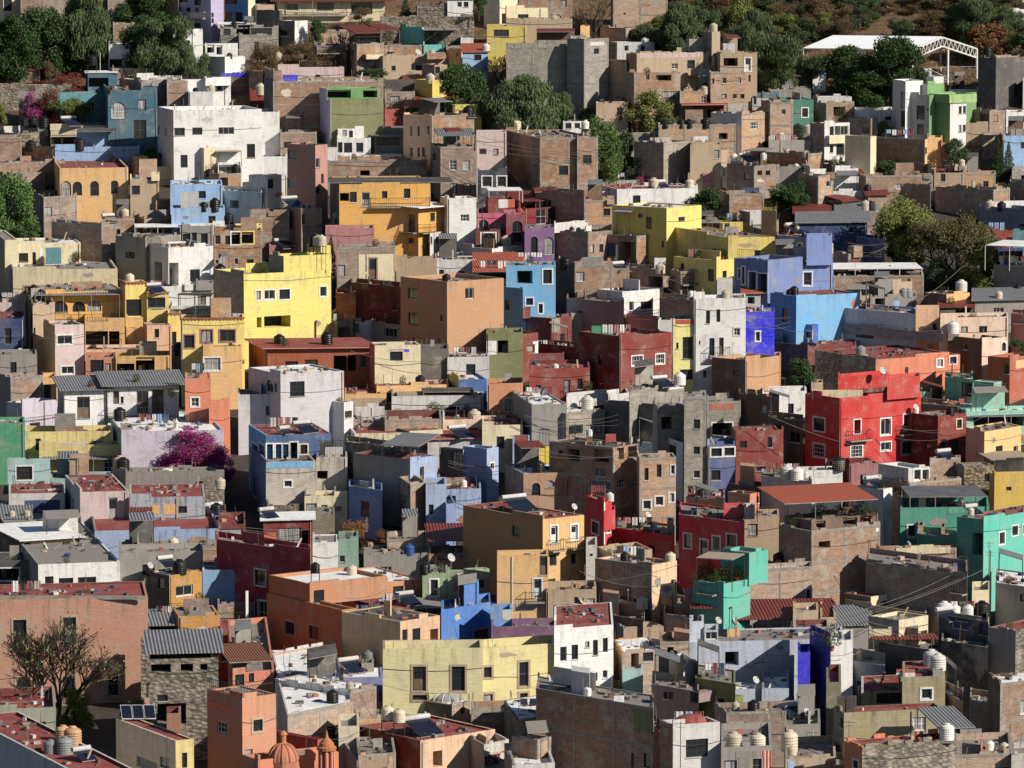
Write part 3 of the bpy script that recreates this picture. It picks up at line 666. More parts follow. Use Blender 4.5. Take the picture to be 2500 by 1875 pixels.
def put_dish(hl, x, y, wp, s, rr):
    p, gap = roofspot(hl, x, y); mpp = (p - CAM).dot(FW) / F; r = min(max(wp / s * mpp / 2, .3), .75)
    e = empty('satellite_dish', (p.x, p.y, p.z), '', 'satellite dish', 'satellite dishes'); mb = MB()
    zc = gap + r + .3; n = 14; dv = Vector((.55, -.6, .5)).normalized(); X = dv.orthogonal().normalized(); Y = dv.cross(X); pr = []
    for q in range(5):
        t = q / 4; pr.append([Vector((0, 0, zc)) + dv * (t * t * r * .3 - r * .1) + (X * math.cos(6.283 * i / n) + Y * math.sin(6.283 * i / n)) * r * max(t, .02) for i in range(n)])
    for a, b in zip(pr, pr[1:]):
        for i in range(n): j = (i + 1) % n; mb.face([a[i], a[j], b[j], b[i]], 'lgrey')
    mb.obj('dish_bowl', e); mb = MB(); mb.tube((0, 0, 0), (0, 0, zc), .03, .03, 'steel', 5); q = Vector((0, 0, zc)); mb.tube(q - Y * r * .8, q + dv * r * .9, .015, .015, 'steel', 4); mb.cbox(tuple(q + dv * r * .9), (.08, .08, .1), 'grey'); mb.obj('mast', e)
    reg(e, 'satellite dish', hl[0].label, x, y)
def put_pole(hl, x, y, hp, s, rr):
    h = hl[0]; p, gap = roofspot(hl, x, y)
    if ypix(Vector((p.x, p.y, h.zr))) < y - 25:     # base well below the roof: stands in front of the house
        p = atY(x, y, h.C.y - 1.0); z = terr(p.y); gap = 0
        base = Vector((p.x, p.y, z - .3)); top = atY(x, y - hp / s, p.y).z; nm = ('utility_pole', 'pole', 'thin utility pole before')
    else:
        base = Vector((p.x, p.y, h.zr)); top = atY(x, y - hp / s, p.y).z; nm = ('roof_pole', 'pole', 'thin upright pole')
    e = MB(); e.tube(base, (base.x, base.y, max(top, base.z + .5)), .05, .04, rr.choice(['metal', 'lgrey', 'grey']), 6)
    e.tube((base.x - .4, base.y, top - .15), (base.x + .4, base.y, top - .15), .02, .02, 'metal', 4); e.tube((base.x - .25, base.y, top - .4), (base.x + .25, base.y, top - .4), .02, .02, 'metal', 4)
    o = e.obj(nm[0], None, base); o['kind'] = 'thing'; o['category'] = nm[1]; o['group'] = 'poles among the houses'
    reg(o, nm[2], h.label, x, y)
PM = {}
def put_plant(hl, x, y, wp, s, rr):
    p, gap = roofspot(hl, x, y); h = hl[0]; mpp = (p - CAM).dot(FW) / F; W = min(max(wp / s * mpp, .4), 2.4)
    zz = atY(x, y, p.y).z
    if zz < h.zr - .8:                               # on a ledge of the facade
        q = h.C + h.u * min(max(solve(h.C, h.u, x), .3), h.tR - .3) + h.nR * .15; p = Vector((q.x, q.y, atY(x, y, q.y).z)); gap = .02
    v_ = rr.randint(0, 3)
    if v_ not in PM:
        mb = MB(); r2 = random.Random(v_ + 50)
        for i in range(420):
            a, b = r2.random() * 6.28, r2.random(); rr_ = .5 * b ** .5; z = .25 + r2.random() ** 1.2 * .9 * (1.1 - b * .5)
            c = Vector((rr_ * math.cos(a), rr_ * math.sin(a), z)); l = Vector((r2.uniform(-1, 1), r2.uniform(-1, 1), r2.uniform(-.2, 1.2))).normalized() * .11; k = l.orthogonal().normalized() * .035
            mb.face([c - k, c + k, c + l], 'leaf_pot' if r2.random() < .93 else 'leaf_m2')
        o = mb.obj('foliage'); PM[v_] = o.data; bpy.data.objects.remove(o)
        mb = MB(); mb.lathe((0, 0, 0), [(0, 0), (.16, 0), (.23, .3), (.25, .3), (.25, .34), (0, .33)], 'clay', 10); o = mb.obj('pot'); PM['pot'] = o.data; bpy.data.objects.remove(o)
    n = max(1, int(W / .8))
    for i in range(n):
        w1 = W / n; q = p + h.u * (w1 * (i - (n - 1) / 2)) ; q.z = p.z + gap
        e = empty('potted_plant', q, '', 'plant', 'potted plants on roofs and balconies'); e.rotation_euler = (0, 0, rr.random() * 6)
        for nm, me in (('foliage', PM[v_]), ('pot', PM['pot'])):
            o = bpy.data.objects.new(nm, me); sc.collection.objects.link(o); o.parent = e; f = w1 if nm == 'foliage' else min(w1, .9); o.scale = (f, f, f * rr.uniform(.9, 1.3))
        reg(e, rr.choice(['leafy potted plant', 'bushy potted plant', 'green potted shrub', 'small potted plant']), h.label, x + i * .1, y)
def face_plane(h, x, y, off):
    """point on the visible facade of h at pixel x,y pushed out by off"""
    useR = (x >= h.xc and (h.xr - h.xc) > 3) or (h.xc - h.xl) <= 3
    d, n, T = (h.u, h.nR, h.tR) if useR else (h.v, h.nL, h.tL)
    s = solve(h.C, d, x); q = h.C + d * s; z = atY(x, y, q.y).z; return q + n * off, z, d, n, s, T
def put_panel(hl, x, y, w_, h_, k, s):
    h = hl[0]; a, z1, d, n, s0, T = face_plane(h, x - w_ / 2, y - h_ / 2, .03); b, _, d2, n2, s1, T2 = face_plane(h, x + w_ / 2, y - h_ / 2, .03)
    mpp = (h.C + Vector((0, 0, z1)) - CAM).dot(FW) / F; z0 = z1 - h_ * mpp
    if (n - n2).length > .1: d, n, _t, T = (h.u, h.nR, 0, h.tR); s0 = solve(h.C, d, x - w_ / 2); s1 = solve(h.C, d, x + w_ / 2)
    if s1 < s0: s0, s1 = s1, s0
    s0, s1 = max(.02, s0), min(T - .02, s1)
    if s1 - s0 < .1: s0, s1 = .05, min(T - .05, .05 + w_ * mpp)
    mb = MB(); q = h.C + d * s0 - n * .01
    if z0 > h.zt - .3:    # above the parapet: an upright sheet or cloth standing on the roof
        p, g = roofspot(hl, x, y + h_ / 2); W = w_ * mpp; z1 = atY(x, y - h_ / 2, p.y).z; mb.box((p.x - W / 2, p.y, h.zr + .01), (W, .1, 0), (0, .12, 0), (0, 0, max(.3, z1 - h.zr)), k); mb.obj('rooftop_screen', h.root, h.root.location); return
    z0 = max(z0, h.zb + .2)
    # keep clear of openings by making the patch only slightly proud
    z1 = min(z1, h.zt - .02); todo = [(s0, s1, z0, z1)]
    for r in h.wr['R' if d is h.u else 'L']:
        nx = []; e = .14
        a0, a1, c0, c1 = r[0] - e, r[1] + e, r[2] - e, r[3] + e
        for (p0, p1, q0, q1) in todo:
            if a1 <= p0 or a0 >= p1 or c1 <= q0 or c0 >= q1: nx.append((p0, p1, q0, q1)); continue
            if a0 > p0: nx.append((p0, a0, q0, q1))
            if a1 < p1: nx.append((a1, p1, q0, q1))
            m0, m1 = max(p0, a0), min(p1, a1)
            if c0 > q0: nx.append((m0, m1, q0, c0))
            if c1 < q1: nx.append((m0, m1, c1, q1))
        todo = nx
    for (p0, p1, q0, q1) in todo:
        q = h.C + d * p0 - n * .01
        if p1 - p0 > .03 and q1 - q0 > .03: mb.box((q.x, q.y, q0), d * (p1 - p0), n * .035, (0, 0, q1 - q0), k)
    mb.obj('wall_patch', h.root, h.root.location)
def put_canopy(hl, x0, x1, y, k, dep, s, rr):
    h = hl[0]; org = h.root.location
    a, za, d, n, s0, T = face_plane(h, (x0 + x1) / 2, y, 0)
    Yf = min(h.C.y, (h.C + h.u * h.tR).y, (h.C + h.v * h.tL).y); q = atY((x0 + x1) / 2, y, a.y)
    z = q.z; base = h.zr if z > h.zt - .1 else z - 2.4
    d = h.u if (h.xr - h.xc) > (h.xc - h.xl) else h.v * -1; dd = Vector((d.x, d.y * .5, 0)).normalized(); bk = Vector((-dd.y, dd.x, 0))
    if z < h.zt - .3: P0 = atY(x0, y, a.y - 1.4); dep = 1.5
    else: P0 = atY(x0, y, a.y - .1)
    P0.z = z; t = solve(P0, dd, x1); th = .07; dep = min(dep, 6); rise = (.12 if k in ('corr', 'redcorr', 'rtile', 'rtile2') else .03) * dep
    kk = 'tile' if k == 'rtile' else 'tile2' if k == 'rtile2' else k if k in ('corr', 'redcorr') else ('roof_' + k if k in ('rgrey', 'rwhite', 'rdark', 'rtan', 'rslate') else k)
    mb = MB(); A = P0; B = P0 + dd * t; Cc = B + bk * dep + Vector((0, 0, rise)); Dd = A + bk * dep + Vector((0, 0, rise)); up = Vector((0, 0, th))
    mb.face([A + up, B + up, Cc + up, Dd + up], kk); mb.face([Dd, Cc, B, A], 'brown')
    for p, q in ((A, B), (B, Cc), (Cc, Dd), (Dd, A)): mb.face([p, q, q + up, p + up], 'grey' if 'red' not in k else 'redcorr')
    o = mb.obj('awning', h.root, org)
    if base < z - .4:
        n_ = max(1, round(t / 2.6))
        for i in range(n_ + 1):
            for (p, dz) in ((A, 0), (Dd, rise)):
                mb = MB(); p = p + dd * (t * i / n_ * .98 + .04); mb.tube((p.x, p.y, base), (p.x, p.y, z + dz * .98), .045, .045, rr.choice(['metal', 'grey']) if k != 'rwhite' else 'white', 4)
                c = mb.obj('post', None, org); c.location = (0, 0, 0); c.parent = o
def put_rail(hl, x0, x1, y, hp, s, rr):
    h = hl[0]; org = h.root.location; xm = (x0 + x1) / 2
    a, z0, d, n, s0, T = face_plane(h, xm, y, 0); mpp = (Vector((a.x, a.y, z0)) - CAM).dot(FW) / F; H = min(hp / s * mpp, 2.2)
    s0, s1 = solve(h.C, d, x0), solve(h.C, d, x1)
    if s1 < s0: s0, s1 = s1, s0
    s0, s1 = max(0, s0), min(T, s1)
    if s1 - s0 < .4: return
    bal = z0 < h.zt - .9; off = .65 if bal else -.06
    if not bal: z0 = max(z0, h.zt) if z0 > h.zr else h.zt
    H = max(.8, H); mb = MB(); k = 'metal' if h.mR != 'white' and h.mR != 'lilac' else rr.choice(['metal', 'lgrey'])
    def line(p, q):
        L = (q - p).length; n_ = max(2, int(L / .24))
        for zz in (.06, H): mb.tube(p + Vector((0, 0, zz)), q + Vector((0, 0, zz)), .028, .028, k, 4)
        for i in range(n_ + 1):
            c = p + (q - p) * (i / n_); mb.tube(c, c + Vector((0, 0, H)), .016, .016, k, 3)
    A = h.C + d * s0 + n * off; B = h.C + d * s1 + n * off; A.z = B.z = z0; line(A, B)
    if bal:
        A2, B2 = A - n * off, B - n * off; line(A, A2); line(B, B2); mb.box(A2 - n * .01 - Vector((0, 0, .14)), B2 - A2, n * (off + .05), (0, 0, .13), 'conc')
    mb.obj('balcony' if bal else 'railing', h.root, org)
def put_laundry(hl, x0, x1, y, s, rr):
    h = hl[0]; p, g = roofspot(hl, (x0 + x1) / 2, y + 20 / s); z = atY(x0, y, p.y).z; A = atY(x0, y, p.y); B = atY(x1, y, p.y); z = max(z, h.zr + 1.1); A.z = B.z = z
    e = empty('clothesline', (p.x, p.y, h.zr), '', 'clothesline', 'clotheslines'); org = e.location; mb = MB(); mb.tube(A, B, .012, .012, 'metal', 3)
    for q in (A, B): mb.tube((q.x, q.y, h.zr), q, .03, .03, 'grey', 4)
    mb.obj('line', e, org); n = max(3, int((B - A).length / .55))
    for i in range(n):
        t = (i + .15) / n; w_ = (B - A).length / n * .75; q = A + (B - A) * t; mb = MB(); L = rr.uniform(.45, .95); k = rr.choice(['white', 'lgrey', 'dblue', 'crim', 'white', 'lblue', 'black', 'pink'])
        for j in range(3):
            a0, a1 = q + Vector((w_ * j / 3, .03 * (j % 2), 0)), q + Vector((w_ * (j + 1) / 3, .03 * ((j + 1) % 2), 0)); mb.face([a0 - Vector((0, 0, L)), a1 - Vector((0, 0, L * .97)), a1, a0], k)
        mb.obj('garment', e, org)
    reg(e, 'line of drying clothes', h.label, x0, y)
def put_dome(hl, x, y, wp, k, hpx, s, rr):
    p, g = roofspot(hl, x, y); h = hl[0]; mpp = (p - CAM).dot(FW) / F; r = wp / s * mpp / 2; mb = MB(); z = g
    hh = r * (.5 if wp > 120 and hpx < 100 else .95 if wp < 100 else .45)
    pr = [(r, 0), (r, .06)] + [(r * math.cos(a * math.pi / 16), .06 + hh * math.sin(a * math.pi / 16)) for a in range(0, 8)] + [(0.02, .06 + hh)]
    c = (p.x, p.y, p.z + z); mb.lathe(c, pr, k, 18)
    if g > .1: mb.cbox((p.x, p.y, p.z), (r * 1.9, r * 1.9, g), k)
    if wp < 120 and k != 'white' or hpx > 120:
        t = .22 if hpx <= 120 else .3
        mb.lathe((c[0], c[1], c[2] + hh + .04), [(t * .6, 0), (t * .6, t * 1.6), (t * .9, t * 1.7), (t * .5, t * 2.3), (0.01, t * 3.2)], k, 8)
    mb.obj('dome', h.root, h.root.location)
# ------------------------------------------------ trees
CR = {}
def leafquad(mb, c, l, wd, k, r2):
    d = Vector((r2.gauss(0, 1), r2.gauss(0, 1), r2.gauss(0, 1))).normalized() * l; w_ = d.orthogonal().normalized() * wd
    w_.rotate(Matrix.Rotation(r2.random() * 6.28, 3, d)); mb.face([c - d / 2, c + w_ / 2, c + d / 2, c - w_ / 2], k)
def crown(kind, var, big):
    key = (kind, var, big)
    if key in CR: return CR[key]
    r2 = random.Random(hash((kind, var)) % 1000 if False else (sum(ord(c) for c in kind) * 31 + var * 17 + (5 if big else 0))); mb = MB(); k = 'leaf_' + kind
    lobes = []
    # unit crown: radius 1 in xy, z 0..2
    if kind == 'c':
        n = 5200 if big else 3000
        for i in range(n):
            z = 2 * (1 - r2.random() ** .6) ; rad = (1 - z / 2) ** .8 * (1 + .18 * math.sin(z * 19)) * r2.random() ** .35; a = r2.random() * 6.28
            c = Vector((rad * math.cos(a), rad * math.sin(a), z)); leafquad(mb, c, .11, .05, k, r2)
    elif kind == 'f':
        for i in range(16):
            a = i * 2.4; L = r2.uniform(.8, 1.1); el = r2.uniform(.2, 1.2)
            for j in range(28):
                t = j / 27; c = Vector((math.cos(a) * t * L, math.sin(a) * t * L, 1.1 + math.sin(el) * t * 1.1 - t * t * 1.3))
                for sg in (-1, 1):
                    d = Vector((-math.sin(a) * sg * .22, math.cos(a) * sg * .22, -.16)); mb.face([c, c + Vector((math.cos(a), math.sin(a), 0)) * .04, c + d], k)
    else:
        nl = (30 if big else 18) if kind not in ('b', 'b2', 'b3') else 0
        for i in range(nl):
            a = r2.random() * 6.28; zz = r2.random(); rad = (1 - (abs(zz - .42) / .62) ** 2) ** .5 if abs(zz - .42) < .62 else .3
            rr_ = rad * r2.uniform(.25, .82); lobes.append((Vector((rr_ * math.cos(a), rr_ * math.sin(a), .22 + zz * 1.5)), r2.uniform(.2, .4) * (1 if kind != 'p' else .9)))
        per = (700 if big else 400)
        if kind == 'b': per = 0
        if kind in ('r', 'b2', 'b3'): per = int(per * {'r': .8, 'b2': .75, 'b3': .07}[kind])
        if kind == 'm3': per *= 2
        if kind == 'p': per = int(per * 1.5)
        sz = {'p': (.10, .03), 'm': (.06, .05), 'm2': (.06, .05), 'm3': (.05, .045), 'r': (.09, .03), 'r3': (.12, .02), 'b2': (.05, .035), 'b3': (.05, .03)}.get(kind, (.085, .055))
        if big: sz = (sz[0] * .8, sz[1] * .8)
        for (c, r) in lobes:
            for i in range(per):
                d = Vector((r2.gauss(0, 1), r2.gauss(0, 1), r2.gauss(0, 1))).normalized() * r * r2.random() ** .3 * (1 + .25 * r2.gauss(0, 1) * .6)
                if d.z < 0: d.z *= .7
                q = c + d
                if kind == 'p':
                    L = r2.uniform(.04, .13); w_ = Vector((r2.gauss(0, 1), r2.gauss(0, 1), 0)).normalized() * .024; sw = Vector((r2.gauss(0, .3), r2.gauss(0, .3), -1)).normalized() * L
                    mb.face([q - w_ / 2, q + w_ / 2, q + sw + w_ * .3, q + sw - w_ * .3], k)
                else: leafquad(mb, q, sz[0] * r2.uniform(.7, 1.4), sz[1] * r2.uniform(.8, 1.3), k if kind[0] != 'm' or r2.random() > .22 else 'leaf_y2', r2)
    CRM = mb
    # trunk + limbs
    tb = MB(); tips = []
    def limb(a, d, L, r, n):
        b = a + d * L; tb.tube(a, b, r, r * .7, 'bark', 5 if r > .02 else 3)
        if n <= 2: tips.append(b)
        if n == 0: return
        for _ in range(2 if r2.random() < .5 else 3):
            e = (d + Vector((r2.gauss(0, .45), r2.gauss(0, .45), r2.gauss(.06, .22)))).normalized(); limb(b, e, L * r2.uniform(.66, .86), r * (.72 if n < 5 else .66), n - 1)
    if kind in ('b', 'b2', 'b3'):
        for i in range(5 if kind == 'b3' else 4): limb(Vector((0, 0, -.15)), Vector((math.cos(i * 1.5 + .4) * .45, math.sin(i * 1.5 + .4) * .45, 1)).normalized(), .5, .045, 6 if kind != 'b' else 5)
        for t_ in tips:
            for _ in range({'b': 0, 'b2': 12, 'b3': int(r2.random() < .12) * 2}[kind]): leafquad(mb, t_ + Vector((r2.gauss(0, .07), r2.gauss(0, .07), r2.gauss(0, .06))), .055, .035, k, r2)
    me = None
    if mb.f: o = mb.obj('crown'); me = o.data; bpy.data.objects.remove(o)
    if kind in ('b', 'b2', 'b3'): pass
    elif kind in ('c', 'f'): tb.tube((0, 0, -.4), (0, 0, 1.3), .06, .04, 'bark', 6)
    else:
        tb.tube((0, 0, -.5), (0, 0, .45), .07, .05, 'bark', 7)
        for (c, r) in lobes[:9]: tb.tube((0, 0, .3), c, .035, .012, 'bark', 4)
    o = tb.obj('trunk'); mt = o.data; bpy.data.objects.remove(o)
    CR[key] = (me, mt); return CR[key]
def put_tree(x, yt, wp, yb, kind, label, rr):
    p = at(x, yb); mpp = (p - CAM).dot(FW) / F; top = atY(x, yt, p.y).z; zg = terr(p.y); W = wp * mpp
    if kind == 's':
        e = MB(); r2 = random.Random(int(x)); 
        for i in range(160):
            a = r2.random() * 6.28; q = r2.random() ** .6; zz = (top - zg) * (1 - q) * r2.random() * 1.1; sz = r2.uniform(.15, .6)
            e.cbox((p.x + math.cos(a) * q * W / 2, p.y + math.sin(a) * q * W / 3, zg + zz - .2), (sz, sz * .8, sz * .7), r2.choice(['stone', 'stone2', 'grey', 'brickc']), r2.random() * 3)
        o = e.obj('rubble_heap', None, (p.x, p.y, zg)); o['label'] = label; o['category'] = 'rubble'; return
    H = max(top - zg, 1.0); big = W > 6 or H > 8
    flower = kind in ('m', 'm2', 'm3'); shrub = kind in ('r', 'r2', 'r3', 'm', 'm2', 'm3') or H < 3.5
    nm = {'m': 'bougainvillea', 'm2': 'bougainvillea', 'm3': 'bougainvillea', 'c': 'conifer', 'f': 'palm', 'b': 'bare_tree', 'b2': 'bare_tree', 'b3': 'bare_tree', 'p': 'pepper_tree'}.get(kind, 'shrub' if shrub else 'leafy_tree')
    ct = {'bougainvillea': 'bougainvillea', 'conifer': 'conifer', 'palm': 'palm', 'bare_tree': 'bare tree', 'shrub': 'shrub'}.get(nm, 'tree')
    if kind == 'b': me, mt = crown('b', rr.randint(0, 3), big)
    else: me, mt = crown(kind, rr.randint(0, 2), big)
    if nm == 'shrub' and 'tree' in label: nm, ct = 'leafy_tree', 'tree'
    e = empty(nm, (p.x, p.y, zg), label, ct, 'trees and shrubs among the houses')
    hc = H if shrub or kind in ('c', 'b', 'b2', 'b3') else H * .92
    hc = min(hc, W * 1.6) if kind not in ('c', 'b', 'b2', 'b3') else hc
    sx = W / 2 * 1.28; oz = H - hc; rz = rr.random() * 6.28
    if kind != 'b':
        o = bpy.data.objects.new('crown', me); sc.collection.objects.link(o); o.parent = e; o.location = (0, 0, oz); o.scale = (sx, sx * .8, hc / 1.98) if kind not in ('b2', 'b3') else (sx * .8, sx * .8, hc / {'b3': 1.75, 'b2': 2.1}[kind]); o.rotation_euler = (0, 0, 0 if kind == 'f' else rz)
    o = bpy.data.objects.new('trunk', mt); sc.collection.objects.link(o); o.parent = e; o.location = (0, 0, oz); f = 1.98 if kind not in ('b', 'b2', 'b3') else {'b3': 1.75, 'b2': 2.1}.get(kind, 2.3); o.scale = (sx * (.8 if 'b' in kind else 1), sx * .8, hc / f); o.rotation_euler = (0, 0, rz)

